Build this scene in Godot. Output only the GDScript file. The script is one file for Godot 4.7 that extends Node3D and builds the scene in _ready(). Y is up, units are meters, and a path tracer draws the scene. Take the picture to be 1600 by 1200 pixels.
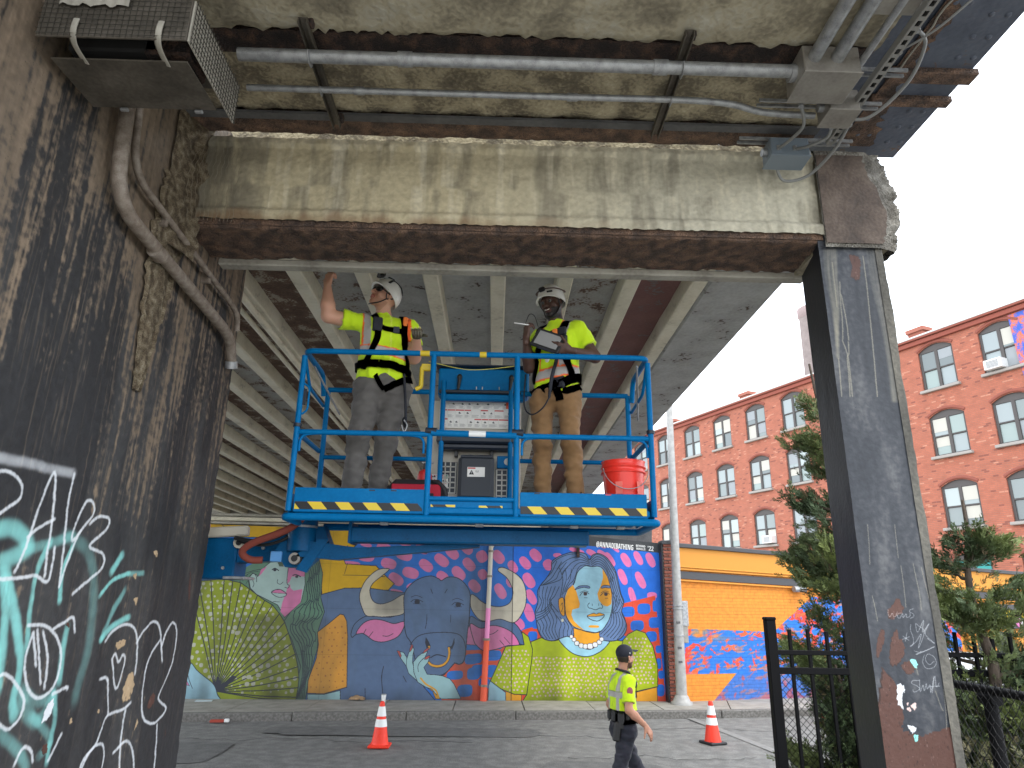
extends Node3D
# A road under an old railway bridge: two inspectors in a lift basket, a painted wall behind, brick mill to the right.

var M := {}
var names := {}
var rng := RandomNumberGenerator.new()
const WALL_X := -2.05

# ---------------------------------------------------------------- mesh building
class Geo:
	var v := PackedVector3Array()
	var n := PackedVector3Array()
	var t := PackedVector2Array()
	var c := PackedColorArray()
	var i := PackedInt32Array()
	var col := Color.WHITE

	func vert(p: Vector3, nn: Vector3, uv := Vector2.ZERO) -> int:
		v.append(p); n.append(nn); t.append(uv); c.append(col)
		return v.size() - 1

	func tri(a: int, b: int, d: int) -> void:   # counterclockwise from outside
		i.append(a); i.append(d); i.append(b)

	func quad(a: Vector3, b: Vector3, d: Vector3, e: Vector3, uv := []) -> void:   # counterclockwise from outside
		var nn := (b - a).cross(e - a).normalized()
		if nn == Vector3.ZERO: nn = (d - b).cross(e - b).normalized()
		var k := v.size()
		var us := [Vector2(0, 0), Vector2((b - a).length(), 0), Vector2((b - a).length(), (e - a).length()), Vector2(0, (e - a).length())] if uv.is_empty() else uv
		vert(a, nn, us[0]); vert(b, nn, us[1]); vert(d, nn, us[2]); vert(e, nn, us[3])
		tri(k, k + 1, k + 2); tri(k, k + 2, k + 3)

	func face(pts: Array, inside: Vector3) -> void:   # a convex face turned away from a point
		var nn: Vector3 = (pts[1] - pts[0]).cross(pts[2] - pts[0]).normalized()
		var mid := Vector3.ZERO
		for p in pts: mid += p
		mid /= pts.size()
		if nn.dot(mid - inside) < 0.0:
			pts = pts.duplicate(); pts.reverse(); nn = -nn
		var k := v.size()
		var ux: Vector3 = (pts[1] - pts[0]).normalized()
		var uy := nn.cross(ux)
		for p in pts: vert(p, nn, Vector2((p - pts[0]).dot(ux), (p - pts[0]).dot(uy)))
		for j in range(1, pts.size() - 1): tri(k, k + j, k + j + 1)

	func box(at: Vector3, size: Vector3, ch := 0.0, b := Basis()) -> Geo:
		var h := size / 2.0
		ch = minf(ch, minf(h.x, minf(h.y, h.z)) * 0.6)
		var hh := [h.x, h.y, h.z]
		if ch <= 0.0:
			for a in 3:
				for s in [-1.0, 1.0]:
					var f := []
					for q in [[-1, -1], [1, -1], [1, 1], [-1, 1]]:
						var p := Vector3.ZERO
						p[a] = s * hh[a]; p[(a + 1) % 3] = q[0] * hh[(a + 1) % 3]; p[(a + 2) % 3] = q[1] * hh[(a + 2) % 3]
						f.append(at + b * p)
					face(f, at)
			return self
		var cp := func(sg: Vector3, a: int) -> Vector3:
			var p := sg * (h - Vector3.ONE * ch)
			p[a] = sg[a] * hh[a]
			return at + b * p
		for a in 3:
			var b1 := (a + 1) % 3
			var b2 := (a + 2) % 3
			for s in [-1.0, 1.0]:
				var f := []
				for q in [[-1, -1], [1, -1], [1, 1], [-1, 1]]:
					var sg := Vector3.ZERO
					sg[a] = s; sg[b1] = q[0]; sg[b2] = q[1]
					f.append(cp.call(sg, a))
				face(f, at)
				for s2 in [-1.0, 1.0]:
					var g := []
					for e in [[-1.0, 0], [1.0, 0], [1.0, 1], [-1.0, 1]]:
						var sg := Vector3.ZERO
						sg[b2] = e[0]; sg[a] = s; sg[b1] = s2
						g.append(cp.call(sg, a if e[1] == 0 else b1))
					face(g, at)
		for x in [-1.0, 1.0]:
			for y in [-1.0, 1.0]:
				for z in [-1.0, 1.0]:
					var sg := Vector3(x, y, z)
					face([cp.call(sg, 0), cp.call(sg, 1), cp.call(sg, 2)], at)
		return self

	func tube(pts: Array, r, sides := 8, cap := true, flat := 1.0, up := Vector3.ZERO) -> Geo:
		var m := pts.size()
		var tan: Vector3 = (pts[1] - pts[0]).normalized()
		var side := tan.cross(up if up != Vector3.ZERO else (Vector3.UP if absf(tan.y) < 0.9 else Vector3.RIGHT)).normalized()
		var k := v.size()
		var run := 0.0
		var ends := []
		for j in m:
			var tg: Vector3 = (pts[mini(j + 1, m - 1)] - pts[maxi(j - 1, 0)]).normalized()
			side = (side - tg * side.dot(tg)).normalized()
			var bi := tg.cross(side)
			var rr: float = r[j] if r is Array else r
			if j > 0: run += (pts[j] - pts[j - 1]).length()
			for s in sides + 1:
				var a := TAU * s / sides
				var d := side * cos(a) + bi * sin(a) * flat
				var nn := (side * cos(a) * flat + bi * sin(a)).normalized()
				vert(pts[j] + d * rr, nn, Vector2(a / TAU * 6.28 * rr, run))
			if j > 0:
				for s in sides:
					var q := k + (j - 1) * (sides + 1) + s
					tri(q, q + 1, q + sides + 2); tri(q, q + sides + 2, q + sides + 1)
			if j == 0 or j == m - 1: ends.append([pts[j], tg * (-1.0 if j == 0 else 1.0), side, bi, rr])
		if cap:
			for e in ends:
				var q := v.size()
				vert(e[0], e[1])
				for s in sides + 1:
					var a := TAU * s / sides
					vert(e[0] + (e[2] * cos(a) + e[3] * sin(a) * flat) * e[4], e[1])
				for s in sides:
					if e == ends[0]: tri(q, q + s + 2, q + s + 1)
					else: tri(q, q + s + 1, q + s + 2)
		return self

	func cyl(a: Vector3, b: Vector3, ra: float, rb := -1.0, sides := 16) -> Geo:
		return tube([a, b], [ra, ra if rb < 0 else rb], sides)

	func lathe(prof: Array, at := Vector3.ZERO, b := Basis(), sides := 24, arc := TAU) -> Geo:   # profile of Vector2(radius, height)
		var k := v.size()
		var m := prof.size()
		for j in m:
			var d: Vector2 = prof[mini(j + 1, m - 1)] - prof[maxi(j - 1, 0)]
			for s in sides + 1:
				var a := arc * s / sides
				var nn := Vector3(cos(a) * d.y, -d.x, sin(a) * d.y).normalized()
				vert(at + b * Vector3(cos(a) * prof[j].x, prof[j].y, sin(a) * prof[j].x), b * nn, Vector2(a * 0.3, prof[j].y))
		for j in m - 1:
			for s in sides:
				var q := k + j * (sides + 1) + s
				tri(q, q + sides + 1, q + 1); tri(q + 1, q + sides + 1, q + sides + 2)
		return self

	func ball(at: Vector3, r: Vector3, b := Basis(), rings := 10, sides := 14) -> Geo:
		var k := v.size()
		for j in rings + 1:
			var e := PI * j / rings - PI / 2
			for s in sides + 1:
				var a := TAU * s / sides
				var u := Vector3(cos(e) * cos(a), sin(e), cos(e) * sin(a))
				vert(at + b * (u * r), (b * (u / r)).normalized())
		for j in rings:
			for s in sides:
				var q := k + j * (sides + 1) + s
				tri(q, q + sides + 1, q + 1); tri(q + 1, q + sides + 1, q + sides + 2)
		return self

	func prism(poly: PackedVector2Array, depth: float, x: Transform3D) -> Geo:   # outline in x,y; thickness from z = 0 to z = depth
		var area := 0.0
		for j in poly.size(): area += poly[j].cross(poly[(j + 1) % poly.size()])
		if area < 0.0: poly.reverse()
		var ids := Geometry2D.triangulate_polygon(poly)
		for s in [0, 1]:
			var k := v.size()
			var nn := (x.basis.z * (1.0 if s == 1 else -1.0)).normalized()
			for p in poly: vert(x * Vector3(p.x, p.y, depth * s), nn, p)
			for j in range(0, ids.size(), 3):
				var a := poly[ids[j]]
				var up := (poly[ids[j + 1]] - a).cross(poly[ids[j + 2]] - a) > 0.0
				if up == (s == 1): tri(k + ids[j], k + ids[j + 1], k + ids[j + 2])
				else: tri(k + ids[j], k + ids[j + 2], k + ids[j + 1])
		for j in poly.size():
			var a := poly[j]
			var b := poly[(j + 1) % poly.size()]
			quad(x * Vector3(a.x, a.y, 0), x * Vector3(b.x, b.y, 0), x * Vector3(b.x, b.y, depth), x * Vector3(a.x, a.y, depth))
		return self

	func sheet(nu: int, nv: int, f: Callable, uvf = null) -> Geo:   # f(u, v) -> point, u to the right and v up seen from the front
		var k := v.size()
		for b in nv + 1:
			for a in nu + 1:
				var u := float(a) / nu
				var w := float(b) / nv
				vert(f.call(u, w), Vector3.ZERO, Vector2(u, 1.0 - w) if uvf == null else uvf.call(u, w))
		for b in nv:
			for a in nu:
				var q := k + b * (nu + 1) + a
				tri(q, q + 1, q + nu + 2); tri(q, q + nu + 2, q + nu + 1)
				for p in [[q, q + 1, q + nu + 2], [q, q + nu + 2, q + nu + 1]]:
					var nn := (v[p[1]] - v[p[0]]).cross(v[p[2]] - v[p[0]])
					for e in p: n[e] += nn
		for j in range(k, v.size()): n[j] = n[j].normalized()
		return self

	func mesh() -> ArrayMesh:
		var a := []
		a.resize(Mesh.ARRAY_MAX)
		a[Mesh.ARRAY_VERTEX] = v; a[Mesh.ARRAY_NORMAL] = n; a[Mesh.ARRAY_TEX_UV] = t; a[Mesh.ARRAY_COLOR] = c; a[Mesh.ARRAY_INDEX] = i
		var m := ArrayMesh.new()
		m.add_surface_from_arrays(Mesh.PRIMITIVE_TRIANGLES, a)
		return m

# ---------------------------------------------------------------- bodies: a distance field on a grid, meshed as surface nets
class Field:
	var o: Vector3
	var h: float
	var nx: int
	var ny: int
	var nz: int
	var f := PackedFloat32Array()

	func _init(lo: Vector3, hi: Vector3, cell: float) -> void:
		o = lo; h = cell
		nx = int(ceil((hi.x - lo.x) / h)) + 1; ny = int(ceil((hi.y - lo.y) / h)) + 1; nz = int(ceil((hi.z - lo.z) / h)) + 1
		f.resize(nx * ny * nz); f.fill(9.0)

	func _range(lo: Vector3, hi: Vector3) -> Array:
		var a := ((lo - o) / h).floor()
		var b := ((hi - o) / h).ceil()
		return [maxi(0, int(a.x)), mini(nx - 1, int(b.x)), maxi(0, int(a.y)), mini(ny - 1, int(b.y)), maxi(0, int(a.z)), mini(nz - 1, int(b.z))]

	func cone(a: Vector3, b: Vector3, ra: float, rb: float, k := 0.03) -> void:
		var m := maxf(ra, rb) + k + 2.5 * h
		var w := _range(a.min(b) - Vector3.ONE * m, a.max(b) + Vector3.ONE * m)
		var ba := b - a
		var bb := maxf(ba.length_squared(), 1e-9)
		for z in range(w[4], w[5] + 1):
			for y in range(w[2], w[3] + 1):
				var at := (z * ny + y) * nx
				for x in range(w[0], w[1] + 1):
					var p := o + Vector3(x, y, z) * h - a
					var t := clampf(p.dot(ba) / bb, 0.0, 1.0)
					var d := (p - ba * t).length() - ra - (rb - ra) * t
					var e := f[at + x]
					if d < e + k:
						var q := maxf(k - absf(d - e), 0.0)
						f[at + x] = minf(d, e) - q * q / (4.0 * k)

	func ball(c: Vector3, r: Vector3, b := Basis(), k := 0.02, cut := false) -> void:
		var m := maxf(r.x, maxf(r.y, r.z)) + k + 2.5 * h
		var w := _range(c - Vector3.ONE * m, c + Vector3.ONE * m)
		var inv := b.inverse()
		var r2 := r * r
		for z in range(w[4], w[5] + 1):
			for y in range(w[2], w[3] + 1):
				var at := (z * ny + y) * nx
				for x in range(w[0], w[1] + 1):
					var q := inv * (o + Vector3(x, y, z) * h - c)
					var l := (q / r).length()
					var d := l * (l - 1.0) / maxf((q / r2).length(), 1e-4)
					var e := f[at + x]
					if cut:
						f[at + x] = maxf(e, -d)
					elif d < e + k:
						var g := maxf(k - absf(d - e), 0.0)
						f[at + x] = minf(d, e) - g * g / (4.0 * k)

	func clip(p0: Vector3, nn: Vector3, reach := 9.0) -> void:   # takes away what lies beyond a plane, within reach of p0
		var w := _range(p0 - Vector3.ONE * reach, p0 + Vector3.ONE * reach)
		for z in range(w[4], w[5] + 1):
			for y in range(w[2], w[3] + 1):
				var at := (z * ny + y) * nx
				for x in range(w[0], w[1] + 1):
					var q := o + Vector3(x, y, z) * h - p0
					if q.length_squared() < reach * reach:
						f[at + x] = maxf(f[at + x], q.dot(nn))

	func rough(noise: FastNoiseLite, amp: float, squash := Vector3.ONE) -> void:
		for z in nz:
			for y in ny:
				var at := (z * ny + y) * nx
				for x in nx:
					if absf(f[at + x]) < 3.0 * h:
						f[at + x] += amp * noise.get_noise_3dv((o + Vector3(x, y, z) * h) * squash)

	func at(p: Vector3) -> float:
		var g := (p - o) / h
		var x := clampi(int(g.x), 0, nx - 2)
		var y := clampi(int(g.y), 0, ny - 2)
		var z := clampi(int(g.z), 0, nz - 2)
		var d := Vector3(clampf(g.x - x, 0, 1), clampf(g.y - y, 0, 1), clampf(g.z - z, 0, 1))
		var s := (z * ny + y) * nx + x
		var u := nx * ny
		var a := lerpf(lerpf(f[s], f[s + 1], d.x), lerpf(f[s + nx], f[s + nx + 1], d.x), d.y)
		var b := lerpf(lerpf(f[s + u], f[s + u + 1], d.x), lerpf(f[s + u + nx], f[s + u + nx + 1], d.x), d.y)
		return lerpf(a, b, d.z)

	func slope(p: Vector3) -> Vector3:
		var e := h
		return Vector3(at(p + Vector3(e, 0, 0)) - at(p - Vector3(e, 0, 0)), at(p + Vector3(0, e, 0)) - at(p - Vector3(0, e, 0)), at(p + Vector3(0, 0, e)) - at(p - Vector3(0, 0, e))).normalized()

	func onto(p: Vector3, off: float) -> Vector3:
		for j in 6:
			p -= slope(p) * clampf(at(p) - off, -0.05, 0.05)
		return p

	func net(g: Geo, tint: Callable) -> void:
		var ids := PackedInt32Array()
		ids.resize(f.size()); ids.fill(-1)
		var u := nx * ny
		var off := [0, 1, nx, nx + 1, u, u + 1, u + nx, u + nx + 1]
		var cor := [Vector3(0, 0, 0), Vector3(1, 0, 0), Vector3(0, 1, 0), Vector3(1, 1, 0), Vector3(0, 0, 1), Vector3(1, 0, 1), Vector3(0, 1, 1), Vector3(1, 1, 1)]
		var edges := [[0, 1], [2, 3], [4, 5], [6, 7], [0, 2], [1, 3], [4, 6], [5, 7], [0, 4], [1, 5], [2, 6], [3, 7]]
		var lim := 2.0 * h
		for z in nz - 1:
			for y in ny - 1:
				var row := (z * ny + y) * nx
				for x in nx - 1:
					var s := row + x
					if absf(f[s]) > lim: continue
					var mask := 0
					for q in 8:
						if f[s + off[q]] < 0.0: mask |= 1 << q
					if mask == 0 or mask == 255: continue
					var sum := Vector3.ZERO
					var cnt := 0
					for e in edges:
						var a: float = f[s + off[e[0]]]
						var b: float = f[s + off[e[1]]]
						if (a < 0.0) != (b < 0.0):
							sum += (cor[e[0]] as Vector3).lerp(cor[e[1]], a / (a - b)); cnt += 1
					var p := o + (Vector3(x, y, z) + sum / cnt) * h
					g.col = tint.call(p)
					ids[s] = g.vert(p, slope(p), Vector2(p.x + p.z, p.y))
		g.col = Color.WHITE
		var dirs := [[1, nx, u], [nx, u, 1], [u, 1, nx]]
		for z in range(1, nz - 1):
			for y in range(1, ny - 1):
				var row := (z * ny + y) * nx
				for x in range(1, nx - 1):
					var s := row + x
					if absf(f[s]) > lim: continue
					var ins := f[s] < 0.0
					for d in dirs:
						if ins == (f[s + d[0]] < 0.0): continue
						var a := ids[s]
						var b := ids[s - d[1]]
						var c := ids[s - d[1] - d[2]]
						var e := ids[s - d[2]]
						if a < 0 or b < 0 or c < 0 or e < 0: continue
						if ins: g.tri(a, b, c); g.tri(a, c, e)
						else: g.tri(a, c, b); g.tri(a, e, c)

# ---------------------------------------------------------------- paint on flat walls
class Canvas:
	var im: Image
	var ink := {}
	var rnd := RandomNumberGenerator.new()

	func _init(w: int, h: int, base: Color, colors: Dictionary) -> void:
		im = Image.create(w, h, false, Image.FORMAT_RGBA8)
		im.fill(base); ink = colors; rnd.seed = 5

	func smooth(p: Array, closed: bool) -> PackedVector2Array:
		var q := PackedVector2Array()
		var m := p.size() / 2
		for j in m:
			var b := Vector2(p[2 * j], p[2 * j + 1])
			if not closed and j == m - 1:
				q.append(b)
				break
			var ja := (j - 1 + m) % m if closed else maxi(j - 1, 0)
			var jc := (j + 1) % m
			var jd := (j + 2) % m if closed else mini(j + 2, m - 1)
			var a := Vector2(p[2 * ja], p[2 * ja + 1])
			var c := Vector2(p[2 * jc], p[2 * jc + 1])
			var d := Vector2(p[2 * jd], p[2 * jd + 1])
			for s in 6: q.append(b.cubic_interpolate(c, a, d, s / 6.0))
		return q

	func raw(p: Array) -> PackedVector2Array:
		var q := PackedVector2Array()
		for j in range(0, p.size(), 2): q.append(Vector2(p[j], p[j + 1]))
		return q

	func span(q: PackedVector2Array, col: Color) -> void:
		var lo := INF
		var hi := -INF
		for p in q: lo = minf(lo, p.y); hi = maxf(hi, p.y)
		for y in range(maxi(0, int(lo)), mini(im.get_height() - 1, int(hi) + 1) + 1):
			var xs := []
			var yy := y + 0.5
			for j in q.size():
				var a := q[j]
				var b := q[(j + 1) % q.size()]
				if (a.y <= yy) != (b.y <= yy): xs.append(a.x + (yy - a.y) / (b.y - a.y) * (b.x - a.x))
			xs.sort()
			for j in range(0, xs.size() - 1, 2):
				var x0 := int(round(xs[j]))
				var x1 := int(round(xs[j + 1]))
				if x1 > x0: im.fill_rect(Rect2i(x0, y, x1 - x0, 1), col)

	func stroke(q: PackedVector2Array, w: float, col: Color) -> void:
		for j in q.size() - 1:
			var a := q[j]
			var b := q[j + 1]
			var d := (b - a)
			if d.length() < 0.01: continue
			var s := d.normalized().orthogonal() * w / 2
			var e := d.normalized() * w * 0.25
			span(PackedVector2Array([a + s - e, b + s + e, b - s + e, a - s - e]), col)

	func poly(col: String, p: Array, w := 0.0, sm := 0) -> void:
		var q := smooth(p, true) if sm else raw(p)
		span(q, ink[col])
		if w > 0.0:
			q.append(q[0]); stroke(q, w, ink["ink"])

	func line(col: String, p: Array, w: float, sm := 1) -> void:
		stroke(smooth(p, false) if sm else raw(p), w, ink[col])

	func oval(col: String, x: float, y: float, rx: float, ry: float, turn := 0.0) -> void:
		var q := PackedVector2Array()
		for s in 28:
			var a := TAU * s / 28
			var e := Vector2(signf(cos(a)) * pow(absf(cos(a)), 0.8) * rx, signf(sin(a)) * pow(absf(sin(a)), 0.8) * ry)
			q.append(Vector2(x, y) + e.rotated(deg_to_rad(turn)))
		span(q, ink[col])

	func cell(col: String, x: float, y: float, rx: float, ry: float) -> void:   # a loose rounded brick
		var q := PackedVector2Array()
		for s in 24:
			var a := TAU * s / 24
			q.append(Vector2(x + signf(cos(a)) * pow(absf(cos(a)), 0.6) * rx, y + signf(sin(a)) * pow(absf(sin(a)), 0.6) * ry - cos(a) * rx * 0.08))
		span(q, ink[col])

	func strands(col: String, a: Array, b: Array, k: int, w: float) -> void:
		var qa := smooth(a, false)
		var qb := smooth(b, false)
		for j in k + 1:
			var q := PackedVector2Array()
			for s in 25:
				var e := s / 24.0
				q.append(qa[int(e * (qa.size() - 1))].lerp(qb[int(e * (qb.size() - 1))], float(j) / k))
			stroke(q, w, ink[col])

	func waves(col: String, a: Array, b: Array, k: int, w: float) -> void:
		var qa := smooth(a, false)
		var qb := smooth(b, false)
		for j in range(1, k):
			var q := PackedVector2Array()
			for s in 61:
				var e := s / 60.0
				q.append(qa[int(e * (qa.size() - 1))].lerp(qb[int(e * (qb.size() - 1))], (j + 0.75 * sin(e * 34.0 + j * 0.7)) / k))
			stroke(q, w, ink[col])

	func dots(col: String, x0: int, y0: int, x1: int, y1: int, k: int, r0: float, r1: float) -> void:   # only where the ground is of the colour found at the dot's edge
		var step := sqrt(absf(float((x1 - x0) * (y1 - y0))) / k)
		var nx := int((x1 - x0) / step) + 1
		for j in nx * (int((y1 - y0) / (step * 0.87)) + 1):
			var p := Vector2(x0 + ((j % nx) + 0.5 * ((j / nx) % 2) + rnd.randf_range(-0.22, 0.22)) * step, y0 + ((j / nx) + rnd.randf_range(-0.22, 0.22)) * step * 0.87)
			var r := rnd.randf_range(r0, r1)
			var ok := true
			for s in 7:
				var e := p + (Vector2.RIGHT.rotated(TAU * s / 6) * (r + 1.2) if s < 6 else Vector2.ZERO)
				if e.x < 0 or e.y < 0 or e.x >= im.get_width() or e.y >= im.get_height(): ok = false; break
				var g := im.get_pixelv(Vector2i(e)).to_rgba32()
				if g != ink["olive"].to_rgba32() and g != ink["lime"].to_rgba32() and g != ink["amber"].to_rgba32(): ok = false; break
			if ok: oval(col, p.x, p.y, r, r)

	func chip(col: String, p: Array) -> void:   # a flake of another coat with a ragged edge
		var k := FastNoiseLite.new()
		k.seed = p.size() * 7 + int(p[0]); k.frequency = 0.11; k.fractal_octaves = 3
		var q := smooth(p, true)
		var mid := Vector2.ZERO
		for e in q: mid += e / q.size()
		var o := PackedVector2Array()
		for j in q.size():
			for s in 3:
				var e := q[j].lerp(q[(j + 1) % q.size()], s / 3.0)
				o.append(e + (e - mid).normalized() * k.get_noise_2dv(e) * minf(7.0, 1.5 + (e - mid).length() * 0.18))
		span(o, (ink[col] as Color).darkened(0.35))
		for j in o.size(): o[j] = mid + (o[j] - mid) * 0.95 + Vector2(0.4, -0.5)
		span(o, ink[col])
		var box := Rect2(mid, Vector2.ZERO)
		for e in o: box = box.expand(e)
		for j in int(box.get_area() * 0.02):
			var e := box.position + Vector2(rnd.randf(), rnd.randf()) * box.size
			if Geometry2D.is_point_in_polygon(e, o):
				var c := (ink[col] as Color)
				im.fill_rect(Rect2i(int(e.x), int(e.y), 1 + rnd.randi() % 3, 1 + rnd.randi() % 5), c.darkened(0.3 * rnd.randf()) if rnd.randf() < 0.6 else c.lightened(0.15 * rnd.randf()))

	func spray(col: String, p: Array, w: float, alpha: float) -> void:
		var k := int(w * 1.5) + 3
		var br := Image.create(k, k, false, Image.FORMAT_RGBA8)
		var c: Color = ink[col]
		for y in k:
			for x in k:
				var d := Vector2(x + 0.5 - k / 2.0, y + 0.5 - k / 2.0).length() / (w * 0.5)
				c.a = alpha * (1.0 - smoothstep(0.55, 1.35, d)) * 0.45
				br.set_pixel(x, y, c)
		var q := smooth(p, false)
		var left := 0.0
		for j in q.size() - 1:
			var l := (q[j + 1] - q[j]).length()
			while left <= l:
				var e := q[j].lerp(q[j + 1], left / maxf(l, 0.001)) - Vector2(k, k) / 2.0 + Vector2(rnd.randf_range(-0.4, 0.4), rnd.randf_range(-0.4, 0.4))
				im.blend_rect(br, Rect2i(0, 0, k, k), Vector2i(e.round()))
				left += maxf(w * 0.22, 0.7) * (1.0 if rnd.randf() > 0.10 else 1.5)
			left -= l

	func texture() -> ImageTexture:
		return ImageTexture.create_from_image(im)

# ---------------------------------------------------------------- materials
func lin(r: float, g: float, b: float) -> Color: return Color(r, g, b)   # a real-world base colour, linear

func noise_bytes(w: int, h: int, sd: int, freq: float, oct := 5, stretch := Vector2.ONE, kind := FastNoiseLite.TYPE_SIMPLEX_SMOOTH) -> PackedByteArray:
	var fn := FastNoiseLite.new()
	fn.seed = sd; fn.frequency = freq; fn.fractal_octaves = oct; fn.noise_type = kind
	var im := fn.get_seamless_image(maxi(8, int(w / stretch.x)), maxi(8, int(h / stretch.y)))
	im.convert(Image.FORMAT_L8)
	if im.get_width() != w or im.get_height() != h: im.resize(w, h, Image.INTERPOLATE_CUBIC)
	return im.get_data()

func ramp(stops: Array) -> PackedByteArray:   # [[position, linear colour], ...] -> 256 sRGB triples
	var b := PackedByteArray()
	for k in 256:
		var x := k / 255.0
		var c: Color = stops[0][1]
		for j in stops.size() - 1:
			if x >= stops[j][0]: c = (stops[j][1] as Color).lerp(stops[j + 1][1], clampf((x - stops[j][0]) / maxf(stops[j + 1][0] - stops[j][0], 1e-4), 0, 1))
		var s := c.linear_to_srgb()
		b.append(int(clampf(s.r, 0, 1) * 255)); b.append(int(clampf(s.g, 0, 1) * 255)); b.append(int(clampf(s.b, 0, 1) * 255))
	return b

func mixed(a: PackedByteArray, b: PackedByteArray, share: float) -> PackedByteArray:
	var o := PackedByteArray()
	o.resize(a.size())
	var k := int(share * 256)
	for j in a.size(): o[j] = (a[j] * (256 - k) + b[j] * k) >> 8
	return o

func colored(w: int, h: int, v: PackedByteArray, r: PackedByteArray) -> Image:
	var o := PackedByteArray()
	o.resize(w * h * 3)
	var q := 0
	for j in w * h:
		var s := v[j] * 3
		o[q] = r[s]; o[q + 1] = r[s + 1]; o[q + 2] = r[s + 2]
		q += 3
	return Image.create_from_data(w, h, false, Image.FORMAT_RGB8, o)

func plain(color: Color, rough := 0.6, metal := 0.0) -> StandardMaterial3D:
	var m := StandardMaterial3D.new()
	m.albedo_color = color.linear_to_srgb(); m.roughness = rough; m.metallic = metal
	return m

func tri(m: StandardMaterial3D, metres: float) -> StandardMaterial3D:
	m.uv1_triplanar = true; m.uv1_world_triplanar = true; m.uv1_scale = Vector3.ONE / metres; m.uv1_triplanar_sharpness = 4.0
	return m

func worn(sd: int, stops: Array, metres: float, rough := 0.85, relief := 0.6, freq := 0.012, stretch := Vector2.ONE, size := 512, metal := 0.0, fine := 0.35) -> StandardMaterial3D:
	var a := noise_bytes(size, size, sd, freq, 6, stretch)
	var b := noise_bytes(size, size, sd + 50, freq * 9.0, 3)
	var v := mixed(a, b, fine)
	var m := plain(Color.WHITE, rough, metal)
	m.albedo_texture = ImageTexture.create_from_image(colored(size, size, v, ramp(stops)))
	if relief > 0.0:
		m.heightmap_enabled = true; m.heightmap_scale = relief
		m.heightmap_texture = ImageTexture.create_from_image(Image.create_from_data(size, size, false, Image.FORMAT_L8, v))
	return tri(m, metres)

func tinted(rough := 0.7, sheen := 0.0) -> StandardMaterial3D:   # colour comes from the vertices
	var m := plain(Color.WHITE, rough)
	m.vertex_color_use_as_albedo = true
	if sheen > 0.0: m.rim_enabled = true; m.rim = sheen; m.rim_tint = 0.6
	return m

# ---------------------------------------------------------------- objects
func tag(o: Node, label := "", category := "", group := "", kind := "") -> Node:
	if label: o.set_meta("label", label)
	if category: o.set_meta("category", category)
	if group: o.set_meta("group", group)
	if kind: o.set_meta("kind", kind)
	return o

func numbered(called: String) -> String:
	names[called] = names.get(called, -1) + 1
	return called if names[called] == 0 else "%s_%03d" % [called, names[called]]

func thing(called: String, label: String, category: String, at := Vector3.ZERO, group := "") -> Node3D:
	var o := Node3D.new()
	o.name = numbered(called); add_child(o); o.position = at
	tag(o, label, category, group)
	return o

func put(called: String, g, m: Material, parent: Node = null, label := "", kind := "") -> MeshInstance3D:
	var o := MeshInstance3D.new()
	o.mesh = g.mesh() if g is Geo else g
	o.material_override = m
	if parent == null:
		o.name = numbered(called); add_child(o)
	else:
		o.name = called; parent.add_child(o, true)
		if o.name != called:
			var k := 1
			while parent.has_node(NodePath("%s_%03d" % [called, k])): k += 1
			o.name = "%s_%03d" % [called, k]
	tag(o, label, "", "", kind)
	return o

func one(called: String, g, m: Material, label: String, category: String, group := "") -> MeshInstance3D:
	return tag(put(called, g, m), label, category, group)

func fn(sd: int, freq: float, oct := 4) -> FastNoiseLite:
	var q := FastNoiseLite.new()
	q.seed = sd; q.frequency = freq; q.fractal_octaves = oct; q.noise_type = FastNoiseLite.TYPE_SIMPLEX_SMOOTH
	return q

func bend(p: Array, steps := 6) -> Array:   # a smooth run through a few points
	var q := []
	for j in p.size() - 1:
		for s in steps: q.append((p[j] as Vector3).cubic_interpolate(p[j + 1], p[maxi(j - 1, 0)], p[mini(j + 2, p.size() - 1)], float(s) / steps))
	q.append(p[-1])
	return q

func elbow(p: Array, r: float) -> Array:   # straight runs joined by round bends
	var q := [p[0]]
	for j in range(1, p.size() - 1):
		var a: Vector3 = p[j] + (p[j - 1] - p[j]).normalized() * minf(r, (p[j - 1] - p[j]).length() * 0.5)
		var b: Vector3 = p[j] + (p[j + 1] - p[j]).normalized() * minf(r, (p[j + 1] - p[j]).length() * 0.5)
		for s in 7:
			var e := s / 6.0
			q.append(a.lerp(p[j], e).lerp((p[j] as Vector3).lerp(b, e), e))
	q.append(p[-1])
	return q

func letters(text: String, height: float, depth: float, font := "Droid Sans", bold := 700) -> TextMesh:
	var t := TextMesh.new()
	var f := SystemFont.new()
	f.font_names = PackedStringArray([font]); f.font_weight = bold
	t.font = f; t.text = text; t.font_size = 64; t.pixel_size = height / 46.0; t.depth = depth; t.curve_step = 2.0
	return t

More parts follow.
